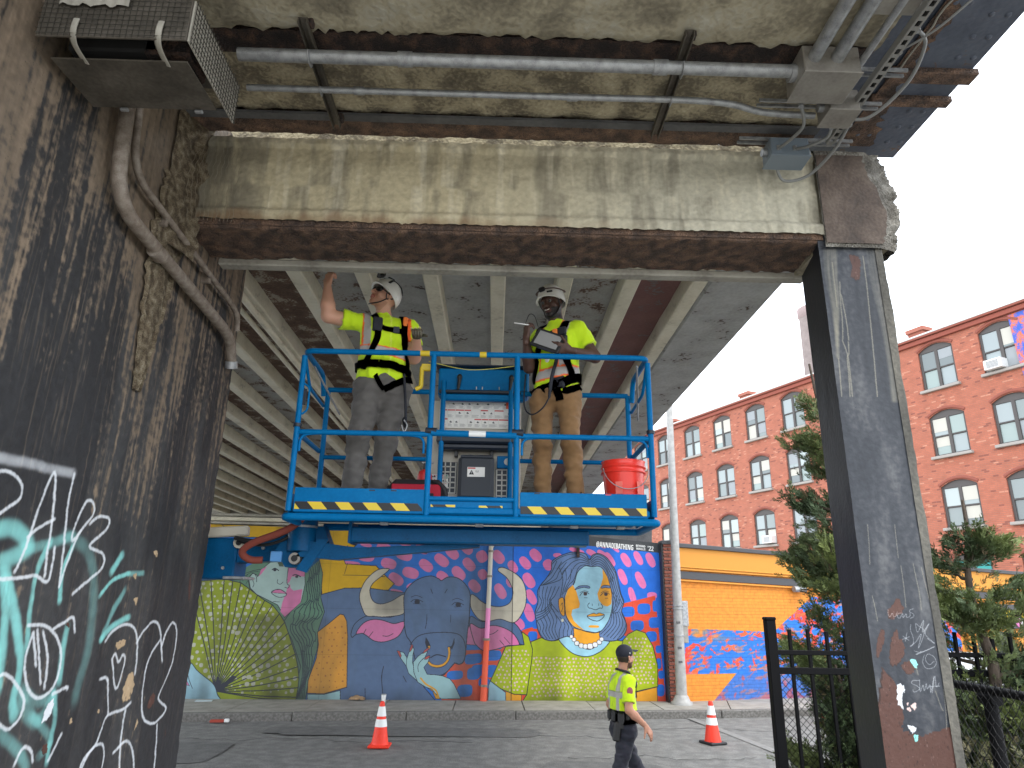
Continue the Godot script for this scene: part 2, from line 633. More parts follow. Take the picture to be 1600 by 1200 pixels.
func _ready() -> void:
	rng.seed = 77
	# the photographer
	var cam := Camera3D.new()
	cam.name = "camera"
	cam.keep_aspect = Camera3D.KEEP_HEIGHT
	cam.fov = rad_to_deg(2.0 * atan(600.0 / 1090.0))
	cam.near = 0.05; cam.far = 900.0
	cam.position = Vector3(0, 2.25, 0)
	cam.basis = Basis(Vector3.UP, deg_to_rad(-1.2)) * Basis(Vector3.RIGHT, deg_to_rad(17.5)) * Basis(Vector3.BACK, deg_to_rad(0.9))
	add_child(cam); cam.current = true
	# a white overcast sky
	var env := Environment.new()
	env.background_mode = Environment.BG_SKY
	var sky := Sky.new()
	var ps := ProceduralSkyMaterial.new()
	ps.sky_top_color = Color(0.77, 0.80, 0.84)
	ps.sky_horizon_color = Color(0.97, 0.98, 0.99)
	ps.sky_curve = 0.12
	ps.ground_horizon_color = Color(0.55, 0.54, 0.52); ps.ground_bottom_color = Color(0.35, 0.34, 0.32)
	ps.sky_energy_multiplier = 1.32
	sky.sky_material = ps
	env.sky = sky
	env.tonemap_mode = Environment.TONE_MAPPER_LINEAR
	env.tonemap_exposure = 2.75
	env.sdfgi_enabled = true; env.ssao_enabled = true; env.ssil_enabled = true
	var we := WorldEnvironment.new()
	we.name = "environment"; we.environment = env
	add_child(we)
	var sun := DirectionalLight3D.new()
	sun.name = "sun"
	sun.light_energy = 0.22
	sun.light_color = Color(1.0, 0.97, 0.92)
	sun.light_angular_distance = 18.0
	sun.shadow_enabled = true
	sun.rotation_degrees = Vector3(-58, 40, 0)
	add_child(sun)
	make_materials()
	ground()
	bridge()
	fittings()
	mural_building()
	orange_shop()
	brick_mill()
	fences()
	greenery()
	lift()
	street()
	people()

func make_materials() -> void:
	M.black = plain(lin(0.012, 0.012, 0.013), 0.5)
	M.void_dark = plain(lin(0.02, 0.02, 0.02), 0.9)
	M.concrete = worn(11, [[0.0, lin(0.12, 0.105, 0.078)], [0.38, lin(0.26, 0.23, 0.165)], [0.55, lin(0.37, 0.33, 0.235)], [0.75, lin(0.40, 0.37, 0.29)], [1.0, lin(0.50, 0.48, 0.40)]], 1.7, 0.92, 1.6, 0.008)
	M.concrete_dirty = worn(12, [[0.0, lin(0.07, 0.058, 0.044)], [0.38, lin(0.17, 0.145, 0.10)], [0.52, lin(0.30, 0.26, 0.175)], [0.75, lin(0.42, 0.365, 0.25)], [1.0, lin(0.56, 0.51, 0.38)]], 1.3, 0.92, 2.0, 0.009)
	M.rubble = worn(13, [[0.0, lin(0.035, 0.027, 0.02)], [0.4, lin(0.11, 0.08, 0.048)], [0.6, lin(0.23, 0.185, 0.12)], [1.0, lin(0.48, 0.43, 0.33)]], 0.5, 0.95, 4.0, 0.012)
	M.rubble_gray = worn(42, [[0.0, lin(0.06, 0.054, 0.046)], [0.4, lin(0.15, 0.138, 0.118)], [0.6, lin(0.25, 0.235, 0.205)], [1.0, lin(0.42, 0.40, 0.36)]], 0.6, 0.95, 3.0, 0.014, Vector2.ONE, 256)
	M.rust = worn(14, [[0.0, lin(0.03, 0.025, 0.023)], [0.36, lin(0.075, 0.052, 0.042)], [0.5, lin(0.12, 0.078, 0.058)], [0.66, lin(0.17, 0.105, 0.072)], [0.82, lin(0.24, 0.15, 0.10)], [1.0, lin(0.38, 0.33, 0.27)]], 0.9, 0.95, 3.0, 0.012)
	M.rust_dark = worn(15, [[0.0, lin(0.012, 0.011, 0.012)], [0.45, lin(0.03, 0.022, 0.020)], [0.62, lin(0.075, 0.045, 0.034)], [1.0, lin(0.16, 0.09, 0.055)]], 0.9, 0.95, 2.5, 0.012)
	M.girder = worn(16, [[0.0, lin(0.05, 0.06, 0.085)], [0.45, lin(0.085, 0.10, 0.135)], [0.68, lin(0.105, 0.12, 0.155)], [0.76, lin(0.13, 0.085, 0.065)], [1.0, lin(0.18, 0.12, 0.085)]], 1.6, 0.6, 0.6, 0.008)
	M.rib = worn(17, [[0.0, lin(0.20, 0.18, 0.14)], [0.3, lin(0.62, 0.575, 0.45)], [0.6, lin(0.71, 0.665, 0.53)], [1.0, lin(0.76, 0.72, 0.61)]], 2.2, 0.75, 0.3, 0.008)
	M.bay_gray = worn(18, [[0.0, lin(0.05, 0.03, 0.02)], [0.20, lin(0.07, 0.045, 0.035)], [0.25, lin(0.32, 0.32, 0.31)], [0.6, lin(0.41, 0.415, 0.405)], [1.0, lin(0.48, 0.485, 0.475)]], 2.6, 0.85, 0.8, 0.01)
	M.bay_peel = worn(19, [[0.0, lin(0.03, 0.02, 0.016)], [0.29, lin(0.12, 0.08, 0.06)], [0.35, lin(0.17, 0.11, 0.08)], [0.39, lin(0.32, 0.31, 0.29)], [0.8, lin(0.40, 0.40, 0.385)], [1.0, lin(0.46, 0.46, 0.45)]], 2.2, 0.88, 1.6, 0.012)
	M.bay_brown = worn(20, [[0.0, lin(0.055, 0.038, 0.03)], [0.48, lin(0.13, 0.083, 0.062)], [0.60, lin(0.17, 0.105, 0.076)], [0.64, lin(0.30, 0.27, 0.22)], [1.0, lin(0.42, 0.39, 0.33)]], 2.0, 0.9, 1.8, 0.012)
	M.bay_red = worn(21, [[0.0, lin(0.18, 0.17, 0.17)], [0.28, lin(0.15, 0.13, 0.13)], [0.33, lin(0.17, 0.08, 0.074)], [1.0, lin(0.22, 0.11, 0.10)]], 2.4, 0.85, 1.0, 0.01)
	M.galv = worn(22, [[0.0, lin(0.16, 0.165, 0.17)], [0.5, lin(0.36, 0.37, 0.38)], [1.0, lin(0.52, 0.53, 0.54)]], 0.35, 0.45, 0.0, 0.02, Vector2.ONE, 256, 0.55)
	M.pipe_old = worn(23, [[0.0, lin(0.08, 0.06, 0.045)], [0.5, lin(0.21, 0.17, 0.135)], [0.8, lin(0.28, 0.25, 0.21)], [1.0, lin(0.20, 0.09, 0.05)]], 0.4, 0.6, 0.3, 0.02, Vector2.ONE, 256)
	M.steel_sheet = worn(24, [[0.0, lin(0.04, 0.036, 0.030)], [0.5, lin(0.095, 0.083, 0.066)], [1.0, lin(0.17, 0.15, 0.125)]], 0.8, 0.6, 0.2, 0.012, Vector2.ONE, 256, 0.25)
	M.steel_box = worn(25, [[0.0, lin(0.22, 0.20, 0.18)], [0.5, lin(0.32, 0.30, 0.27)], [1.0, lin(0.40, 0.38, 0.34)]], 0.8, 0.45, 0.0, 0.012, Vector2.ONE, 256, 0.5)
	M.cable = plain(lin(0.22, 0.225, 0.22), 0.6)
	M.lift_blue = worn(26, [[0.0, lin(0.001, 0.095, 0.24)], [0.24, lin(0.001, 0.135, 0.345)], [0.6, lin(0.001, 0.15, 0.38)], [1.0, lin(0.008, 0.18, 0.42)]], 1.1, 0.42, 0.0, 0.015, Vector2.ONE, 256, 0.0, 0.5)
	M.lift_blue.metallic_specular = 0.2
	M.lift_blue_shaded = worn(41, [[0.0, lin(0.002, 0.04, 0.10)], [0.3, lin(0.002, 0.072, 0.185)], [0.7, lin(0.002, 0.085, 0.215)], [1.0, lin(0.008, 0.10, 0.25)]], 0.8, 0.4, 0.0, 0.015, Vector2.ONE, 256, 0.0, 0.5)  # the lift blue again, darkened: shade on the boom arms put into the colour
	M.lift_blue_shaded.metallic_specular = 0.25
	M.lift_dark = plain(lin(0.012, 0.018, 0.03), 0.5)
	M.cream_steel = plain(lin(0.50, 0.46, 0.38), 0.5)
	M.yellow_paint = plain(lin(0.66, 0.48, 0.02), 0.45)
	M.asphalt = worn(27, [[0.0, lin(0.075, 0.074, 0.07)], [0.40, lin(0.145, 0.143, 0.134)], [0.6, lin(0.19, 0.187, 0.176)], [1.0, lin(0.29, 0.285, 0.265)]], 3.0, 0.92, 1.0, 0.01, Vector2(1, 1), 1024, 0.0, 0.55)
	M.patch = worn(28, [[0.0, lin(0.06, 0.06, 0.058)], [0.5, lin(0.125, 0.124, 0.118)], [1.0, lin(0.2, 0.198, 0.19)]], 2.0, 0.92, 1.0, 0.012, Vector2(1, 1), 512, 0.0, 0.55)
	M.pavement = worn(29, [[0.0, lin(0.17, 0.16, 0.14)], [0.5, lin(0.29, 0.275, 0.24)], [1.0, lin(0.38, 0.365, 0.33)]], 2.4, 0.9, 0.4, 0.01)
	M.pavement_bounce = worn(40, [[0.0, lin(0.28, 0.265, 0.235)], [0.5, lin(0.42, 0.40, 0.36)], [1.0, lin(0.52, 0.50, 0.46)]], 2.4, 0.9, 0.3, 0.01, Vector2.ONE, 256)  # pale concrete for the unseen slabs, picked for the light it bounces up
	M.granite = worn(30, [[0.0, lin(0.06, 0.056, 0.052)], [0.5, lin(0.15, 0.142, 0.13)], [1.0, lin(0.28, 0.27, 0.25)]], 0.8, 0.85, 1.0, 0.02)
	M.soil = worn(31, [[0.0, lin(0.03, 0.024, 0.016)], [0.5, lin(0.09, 0.075, 0.05)], [1.0, lin(0.20, 0.18, 0.13)]], 1.5, 0.98, 3.0, 0.015)
	M.road_paint = worn(32, [[0.0, lin(0.15, 0.147, 0.14)], [0.45, lin(0.20, 0.197, 0.185)], [1.0, lin(0.29, 0.285, 0.27)]], 0.8, 0.8, 0.0, 0.02, Vector2.ONE, 256, 0.0, 0.6)
	M.slate = worn(33, [[0.0, lin(0.05, 0.05, 0.052)], [0.5, lin(0.09, 0.09, 0.093)], [1.0, lin(0.14, 0.14, 0.14)]], 1.4, 0.8, 0.4, 0.012, Vector2.ONE, 256)
	M.ledge = worn(34, [[0.0, lin(0.15, 0.14, 0.12)], [0.5, lin(0.36, 0.34, 0.29)], [1.0, lin(0.46, 0.44, 0.38)]], 1.4, 0.85, 0.4, 0.012, Vector2.ONE, 256)
	M.white_trim = plain(lin(0.62, 0.60, 0.57), 0.6)
	M.trim_dark = plain(lin(0.055, 0.055, 0.06), 0.6)
	M.window_frame = plain(lin(0.075, 0.066, 0.062), 0.7)
	M.sill = plain(lin(0.33, 0.30, 0.27), 0.85)
	M.lamp_pole = worn(35, [[0.0, lin(0.22, 0.22, 0.21)], [0.5, lin(0.36, 0.355, 0.34)], [1.0, lin(0.46, 0.455, 0.44)]], 0.9, 0.6, 0.0, 0.02, Vector2.ONE, 256, 0.2)
	M.fence_black = plain(lin(0.006, 0.006, 0.007), 0.6)
	M.fence_black.metallic_specular = 0.25
	M.orange = plain(lin(0.86, 0.040, 0.014), 0.55)
	M.bucket_red = plain(lin(0.80, 0.035, 0.02), 0.35)
	M.white = plain(lin(0.78, 0.78, 0.76), 0.5)
	M.off_white = plain(lin(0.60, 0.58, 0.52), 0.5)
	M.red = plain(lin(0.55, 0.03, 0.03), 0.45)
	M.amber_paint = plain(lin(0.60, 0.25, 0.035), 0.75)
	M.skin = tinted(0.55)
	M.skin.subsurf_scatter_enabled = true; M.skin.subsurf_scatter_strength = 0.1
	M.cloth = tinted(0.85, 0.2)
	M.strap = plain(lin(0.012, 0.014, 0.022), 0.75)
	M.helmet = plain(lin(0.80, 0.79, 0.74), 0.35)
	M.helmet.clearcoat_enabled = true; M.helmet.clearcoat = 0.3
	M.lens_dark = plain(lin(0.01, 0.01, 0.012), 0.1)
	M.shoe = plain(lin(0.02, 0.018, 0.016), 0.6)
	M.glass = plain(Color.WHITE, 0.06)

# ---------------------------------------------------------------- ground, road, pavement
const WD := Vector3(0.99832, 0, -0.0579)      # along the painted wall
const WN := Vector3(0.0579, 0, 0.99832)       # out of it
const W0 := Vector3(-7.45, 0.15, -16.8626)
const YD := Vector3(0.95106, 0, -0.30902)     # along the orange shop
const YN := Vector3(0.30902, 0, 0.95106)
const Y0 := Vector3(4.47, 0.15, -17.53)

func ground() -> void:
	put("ground", Geo.new().box(Vector3(0, -0.33, -60), Vector3(600, 0.6, 600)), M.pavement, null, "", "structure")  # pale paving picked to bounce more light under the deck
	var road := Geo.new()
	road.sheet(120, 60, func(u, w): return Vector3(lerpf(-60, 60, u), 0.0 + 0.012 * sin(u * 40.0 + w * 9.0) * sin(w * 31.0), lerpf(6, -24, w)))
	put("road", road, M.asphalt, null, "", "structure")
	var mend := Geo.new()
	for q in [[-5.4, -12.0, 2.6, 1.7, 3], [-1.5, -14.0, 5.0, 0.9, 5], [1.6, -10.4, 1.8, 2.4, 7], [-3.6, -9.0, 2.2, 1.4, 9]]:
		var k := fn(q[4], 0.8)
		var ring := []
		for s in 28:
			var a := TAU * s / 28
			var e := Vector2(signf(cos(a)) * pow(absf(cos(a)), 0.35) * q[2] / 2, signf(sin(a)) * pow(absf(sin(a)), 0.35) * q[3] / 2)
			e *= 1.0 + 0.14 * k.get_noise_2d(e.x * 2, e.y * 2)
			ring.append(Vector3(q[0] + e.x, 0.017, q[1] - e.y))
		mend.face(ring, Vector3(q[0], -1, q[1]))
	put("road_patch", mend, M.patch, null, "", "structure")
	var crack := Geo.new()
	var kn := fn(44, 0.9)
	for q in [[-5.8, -13.1, 5.5], [-1.0, -13.7, 3.6], [1.2, -12.0, 3.0], [1.9, -14.6, 4.0], [-3.0, -14.3, 3.4], [2.0, -9.2, 3.5]]:
		var p := []
		for s in 30: p.append(Vector3(q[0] + q[2] * s / 29.0, 0.013, q[1] + 0.35 * kn.get_noise_2d(q[0] + s * 0.17, q[1])))
		var r := []
		for s in 30: r.append(0.004 + 0.016 * absf(kn.get_noise_2d(s * 0.9, q[0] * 3)))
		crack.tube(p, r, 6, false, 0.25, Vector3.UP)
	put("road_crack", crack, plain(lin(0.045, 0.045, 0.043), 0.95), null, "", "structure")
	var line := Geo.new()
	line.quad(Vector3(4.12, 0.016, -16.0), Vector3(4.62, 0.016, -12.3), Vector3(4.80, 0.016, -12.3), Vector3(4.30, 0.016, -16.0))
	put("road_marking", line, M.road_paint, null, "", "structure")
	# the far pavement: slabs between the kerb and the walls
	var walk := Node3D.new()
	walk.name = "sidewalk"; add_child(walk); tag(walk, "", "", "", "structure")
	var kerb := Node3D.new()
	kerb.name = "curb"; add_child(kerb); tag(kerb, "", "", "", "structure")
	var front := func(s: float) -> Vector3:
		return Vector3(-5.7, 0, -14.87).lerp(Vector3(5.94, 0, -16.27), s / 11.64) if s < 11.9 else Vector3(6.2, 0, -16.3) + YD * (s - 11.9)
	var back := func(s: float) -> Vector3:
		var w := W0 + WD * (s + 1.75) if s < 9.7 else Y0 + YD * (s - 9.7) * 1.02
		return Vector3(w.x, 0, w.z) - Vector3(0, 0, 0.1)
	var s := -7.0
	var n := 0
	while s < 26.0:
		var e := s + 1.48
		var g := Geo.new()
		var p := [front.call(s), front.call(e), back.call(e), back.call(s)]
		var up := Vector3(0, 0.15 + 0.004 * sin(n * 2.3), 0)
		var inn := 0.006
		var top := [p[0] + up + Vector3(inn, 0, -0.16), p[1] + up + Vector3(-inn, 0, -0.16), p[2] + up - Vector3(inn, 0, 0), p[3] + up + Vector3(inn, 0, 0)]
		g.quad(top[0], top[1], top[2], top[3])
		for j in 4: g.quad(top[j] - Vector3(0, 0.2, 0), top[(j + 1) % 4] - Vector3(0, 0.2, 0), top[(j + 1) % 4], top[j])
		put("slab", g, M.pavement, walk)
		s += 1.49; n += 1
	s = -7.0
	while s < 26.0:
		var e := s + 2.2
		var a: Vector3 = front.call(s)
		var b: Vector3 = front.call(e)
		var d := (b - a)
		var bs := Basis(d.normalized(), Vector3.UP, d.normalized().cross(Vector3.UP).normalized())
		put("curb_stone", Geo.new().box((a + b) / 2 + Vector3(0, 0.03, -0.075), Vector3(d.length() - 0.012, 0.25 + 0.006 * sin(s * 5.0), 0.16), 0.018, bs), M.granite, kerb)
		s += 2.2
	# unseen pale pavement under the camera, added to bounce light onto the soffit
	var near := Node3D.new()
	near.name = "bounce_sidewalk"; add_child(near); tag(near, "", "", "", "structure")
	for a in 9:
		for b in 8:
			put("slab", Geo.new().box(Vector3(-9.0 + a * 1.5 - 0.8, 0.065, -5.9 + b * 1.5), Vector3(1.488, 0.17, 1.488), 0.012), M.pavement_bounce, near)
	# the verge behind the fence on the right
	var verge := Geo.new()
	verge.sheet(24, 40, func(u, w): return Vector3(lerpf(2.35, 5.6, u), 0.05 + 0.10 * u + 0.05 * sin(u * 17.0 + w * 5.0) * sin(w * 23.0), lerpf(2.0, -7.4, w)))
	put("verge", verge, M.soil, null, "", "structure")

# ---------------------------------------------------------------- the bridge
func spans(a: float, b: float, step: float) -> Array:
	var o := []
	var x := a
	while x <= b + 1e-4:
		o.append(x); x += step
	return o

func rough_panel(x0: float, x1: float, z0: float, z1: float, y: float, amp: float, ragged: float, sd: int, nx := 120, nz := 14) -> Geo:   # underside of a cast panel with broken edges
	var k := fn(sd, 2.2, 5)
	var q := fn(sd + 9, 5.0, 3)
	return Geo.new().sheet(nx, nz, func(u, w):
		var x := lerpf(x0, x1, u)
		var edge := minf(w, 1.0 - w)
		var z := lerpf(z0, z1, w) + (ragged * q.get_noise_2d(x * 2.0, 4.0 * w) if edge < 0.01 else 0.0)
		var lift := 0.05 * pow(clampf(1.0 - edge * 9.0, 0, 1), 2) if edge < 0.11 else 0.0
		return Vector3(x, y + amp * k.get_noise_2d(x * 1.5, z * 3.0) + lift * (0.4 + 0.9 * absf(q.get_noise_2d(x, z))), z))

func beam_canvas() -> StandardMaterial3D:   # stains that run down the cast face
	var w := 1536
	var h := 256
	var big := noise_bytes(w, h, 61, 0.010, 5, Vector2(1, 6))
	var mid := noise_bytes(w, h, 62, 0.018, 4, Vector2(1, 12))
	var fine := noise_bytes(w, h, 63, 0.05, 4)
	var o := PackedByteArray()
	o.resize(w * h * 3)
	var hm := PackedByteArray()
	hm.resize(w * h)
	var dark := Vector3(0.20, 0.18, 0.135)
	var warm := Vector3(0.56, 0.49, 0.325)
	var cool := Vector3(0.52, 0.49, 0.385)
	var pale := Vector3(0.74, 0.68, 0.52)
	for y in h:
		var dy := float(y) / h
		for x in w:
			var j := y * w + x
			var a := big[j] / 255.0
			var b := mid[j] / 255.0
			var c := fine[j] / 255.0
			var side := clampf((float(x) / w - 0.42) * 3.0, 0, 1)
			var col := warm.lerp(cool, side)
			col = col.lerp(dark, clampf((a - 0.50) * 2.4, 0, 0.6))
			col = col.lerp(pale, clampf((b - 0.60) * 3.2, 0, 1) * (0.9 - dy * 0.5))
			col *= 0.80 + 0.36 * c
			if dy < 0.10: col = col.lerp(pale * (0.5 + c), clampf((0.10 - dy) * 6.0 + (b - 0.5) * 1.5, 0, 0.35))
			if x < 190: col = col.lerp(dark * 0.5, clampf((190 - x) / 150.0 + (b - 0.5) * 1.4, 0, 1) * 0.8)
			var r := clampf((dy - 0.90 + (a - 0.5) * 0.2) * 9.0, 0, 1) * (1.0 - side)
			col = col.lerp(Vector3(0.27, 0.165, 0.085), r * 0.7)
			o[3 * j] = int(255 * pow(clampf(col.x, 0, 1), 0.4545)); o[3 * j + 1] = int(255 * pow(clampf(col.y, 0, 1), 0.4545)); o[3 * j + 2] = int(255 * pow(clampf(col.z, 0, 1), 0.4545))
			hm[j] = int(110 * b + 120 * c)
	var m := plain(Color.WHITE, 0.9)
	m.albedo_texture = ImageTexture.create_from_image(Image.create_from_data(w, h, false, Image.FORMAT_RGB8, o))
	m.heightmap_enabled = true; m.heightmap_scale = 0.9
	m.heightmap_texture = ImageTexture.create_from_image(Image.create_from_data(w, h, false, Image.FORMAT_L8, hm))
	return m

func wall_canvas() -> StandardMaterial3D:   # black paint over tan concrete, washed off in streaks, then spray paint
	var w := 1024
	var h := 1434
	var big := noise_bytes(w, h, 71, 0.006, 4, Vector2(1, 5))
	var mid := noise_bytes(w, h, 72, 0.06, 5, Vector2(1, 18))
	var thin := noise_bytes(w, h, 73, 0.16, 2, Vector2(1, 26))
	var fine := noise_bytes(w, h, 74, 0.06, 4)
	var o := PackedByteArray()
	o.resize(w * h * 3)
	var hm := PackedByteArray()
	hm.resize(w * h)
	var lut := PackedByteArray()
	for k in 1024: lut.append(int(255 * pow(k / 1023.0, 0.4545)))
	for y in h:
		var up := 1.0 - float(y) / h
		var lvl := 0.30 - clampf((up - 0.50) * 1.55, -0.1, 0.50)
		for x in w:
			var j := y * w + x
			var a := big[j] / 255.0
			var b := mid[j] / 255.0
			var c := thin[j] / 255.0
			var d := fine[j] / 255.0
			var t := clampf(((a * 0.65 + b * 0.75 + (d - 0.5) * 0.42) - 0.62 - lvl) * 4.2, 0.0, 1.0)
			t = maxf(t, clampf((c - 0.66) * 6.0, 0, 1) * clampf(up * 1.9 - 0.30, 0.12, 0.9) * (0.35 + a * 0.6))
			var pit := 0.45 if thin[(j * 7 + 13 * y) % (w * h)] > 214 and fine[j] > 150 else 1.0
			var g := (0.70 + 0.6 * d) * pit
			var gray := clampf((a - 0.5) * 3.0, 0, 0.6)
			var r := lerpf(lerpf(0.020, 0.060, gray), 0.120 + 0.13 * b * b, t) * g
			var gg := lerpf(lerpf(0.020, 0.060, gray), 0.091 + 0.094 * b * b, t) * g
			var bb := lerpf(lerpf(0.022, 0.060, gray), 0.064 + 0.062 * b * b, t) * g
			o[3 * j] = lut[int(clampf(r, 0, 1) * 1023)]; o[3 * j + 1] = lut[int(clampf(gg, 0, 1) * 1023)]; o[3 * j + 2] = lut[int(clampf(bb, 0, 1) * 1023)]
			hm[j] = int(60 + 50 * (1.0 - t) + 90 * d + 30 * b)
	var g := Canvas.new(4, 4, Color.BLACK, paints())
	g.im = Image.create_from_data(w, h, false, Image.FORMAT_RGB8, o)
	g.im.convert(Image.FORMAT_RGBA8)
	g.spray("spray_teal",[437,796,459,792,484,787,510,795,518,807,494,817,471,827],22.4,0.7125)
	g.spray("spray_teal",[485,834,502,870,511,914,518,960],16,0.76)
	g.spray("spray_teal",[491,834,509,859,531,898,549,933,548,969,558,986],16,0.8075)
	g.spray("spray_teal",[557,794,543,835,546,882,555,916],11.2,0.665)
	g.spray("spray_teal",[600,864,593,827,603,797],9.6,0.8075)
	g.spray("spray_teal",[728,799,703,826],12.8,0.855)
	g.spray("spray_teal",[686,856,710,836,758,823],7.2,0.855)
	g.spray("spray_teal",[751,825,799,822],8.8,0.475)
	g.spray("spray_teal",[752,846,726,878,707,913],11.2,0.475)
	g.spray("spray_teal",[776,884,732,896,707,913],10.4,0.76)
	g.spray("spray_teal",[579,786,636,798,664,830,675,871,681,924,672,968,673,987],20.8,0.2375)
	g.spray("spray_teal",[627,893,626,921,631,958],12.8,0.665)
	g.spray("spray_teal",[559,956,592,974,625,970],16,0.3325)
	g.spray("spray_teal",[558,967,600,996,625,972],19.2,0.38)
	g.spray("spray_teal",[622,963,635,997,635,1023,637,1049],10.4,0.57)
	g.spray("spray_teal",[530,995,575,1021,601,1048],16,0.38)
	g.spray("spray_teal",[488,897,502,913,510,938],14.4,0.76)
	g.spray("spray_teal",[518,807,556,798,601,784],14.4,0.38)
	g.spray("spray_teal",[587,987,634,1020,618,1035],12.8,0.3325)
	g.spray("spray_white",[402,720,434,719,486,715,526,714,575,711],14,0.5)
	g.spray("spray_white",[423,735,439,733,459,730,483,739,486,754,468,768,454,777,439,781],4.8,0.9)
	g.spray("spray_white",[505,833,514,807,524,752,538,716,550,764,555,804,560,837],4.8,0.9)
	g.spray("spray_white",[575,711,574,745,581,786,587,818,592,847],4.8,0.9)
	g.spray("spray_white",[514,795,525,785,556,769],4.8,0.9)
	g.spray("spray_white",[616,776,600,791,598,775,613,741,632,741,635,757,608,787,592,847],4.8,0.9)
	g.spray("spray_white",[633,767,653,755,678,756,673,771,644,794,677,802,682,819,651,839,625,855],4.8,0.9)
	g.spray("spray_white",[477,841,511,839,543,835,568,840,567,800],4.8,0.9)
	g.spray("spray_white",[598,895,618,888,636,882,645,900],4.8,0.9)
	g.spray("spray_white",[546,889,583,891,613,908,626,933,621,960,596,970,573,959,557,928,560,897],4.8,0.9)
	g.spray("spray_white",[561,897,570,917,578,935],4.8,0.9)
	g.spray("spray_white",[567,894,583,930,595,956],4.8,0.9)
	g.spray("spray_white",[578,896,598,925,603,962],4.8,0.9)
	g.spray("spray_white",[721,915,740,900,776,894,804,906,817,936,822,966],4.8,0.9)
	g.spray("spray_white",[810,921,828,903,859,892,883,904,906,954],4.8,0.9)
	g.spray("spray_white",[897,931,905,909,928,895,950,911,951,957,930,988,911,1007,952,1026,932,1039,901,1042,873,1027,861,988,863,950,889,921],4.8,0.9)
	g.spray("spray_white",[747,938,753,932,768,944,776,935,785,945,777,978,762,967,746,938],4.8,0.9)
	g.spray("spray_white",[724,962,742,963,751,985],4.8,0.9)
	g.spray("spray_white",[823,1002,803,1010,761,1013,743,1042,720,1058,715,1071],4.8,0.9)
	g.spray("spray_white",[752,987,765,1012],4.8,0.9)
	g.spray("spray_white",[925,1046,934,1082,938,1118],4.8,0.9)
	g.spray("spray_white",[812,1011,812,1046,824,1095],4.8,0.9)
	g.spray("spray_white",[716,1073,733,1049,758,1046,773,1060,773,1084],4.8,0.9)
	g.spray("spray_white",[800,1065,826,1054,855,1068,873,1105],4.8,0.9)
	g.spray("spray_white",[512,942,523,938,545,949,568,967,568,987,550,996,528,987],4.8,0.9)
	g.spray("spray_white",[574,1037,584,1020,600,1026,608,1039],4.8,0.9)
	g.spray("spray_white",[656,1017,647,1034,638,1045],4.8,0.9)
	g.spray("spray_white",[536,1012,546,1034],4.8,0.9)
	g.spray("spray_white",[622,969,649,964,650,967],4.8,0.9)
	g.chip("spray_white",[611,999,613,984,624,973,626,988,618,997])
	g.chip("tan",[817,789,829,789,830,796,822,795])
	g.chip("tan",[781,860,790,858,789,868])
	g.chip("tan",[768,827,776,823,778,832])
	g.chip("tan",[751,918,774,915,775,922,758,928])
	g.chip("tan",[798,997,800,971,812,961,824,977,818,998])
	g.chip("rust",[881,1013,894,997,901,1010,890,1020])
	g.chip("tan",[853,1044,858,1030,862,1036])
	g.chip("tan",[668,1008,670,1002,675,1008])
	g.chip("rust",[621,1029,627,1023,632,1030,628,1035])
	g.chip("rust",[623,891,626,888,632,894])
	g.chip("tan",[732,1003,735,1001,736,1006])
	g.chip("rust",[966,824,967,815,980,855,973,855])
	g.chip("rust",[961,1067,962,1059,965,1071])
	var m := plain(Color.WHITE, 0.72)
	m.albedo_texture = g.texture()
	m.heightmap_enabled = true; m.heightmap_scale = 1.0
	m.heightmap_texture = ImageTexture.create_from_image(Image.create_from_data(w, h, false, Image.FORMAT_L8, hm))
	return m

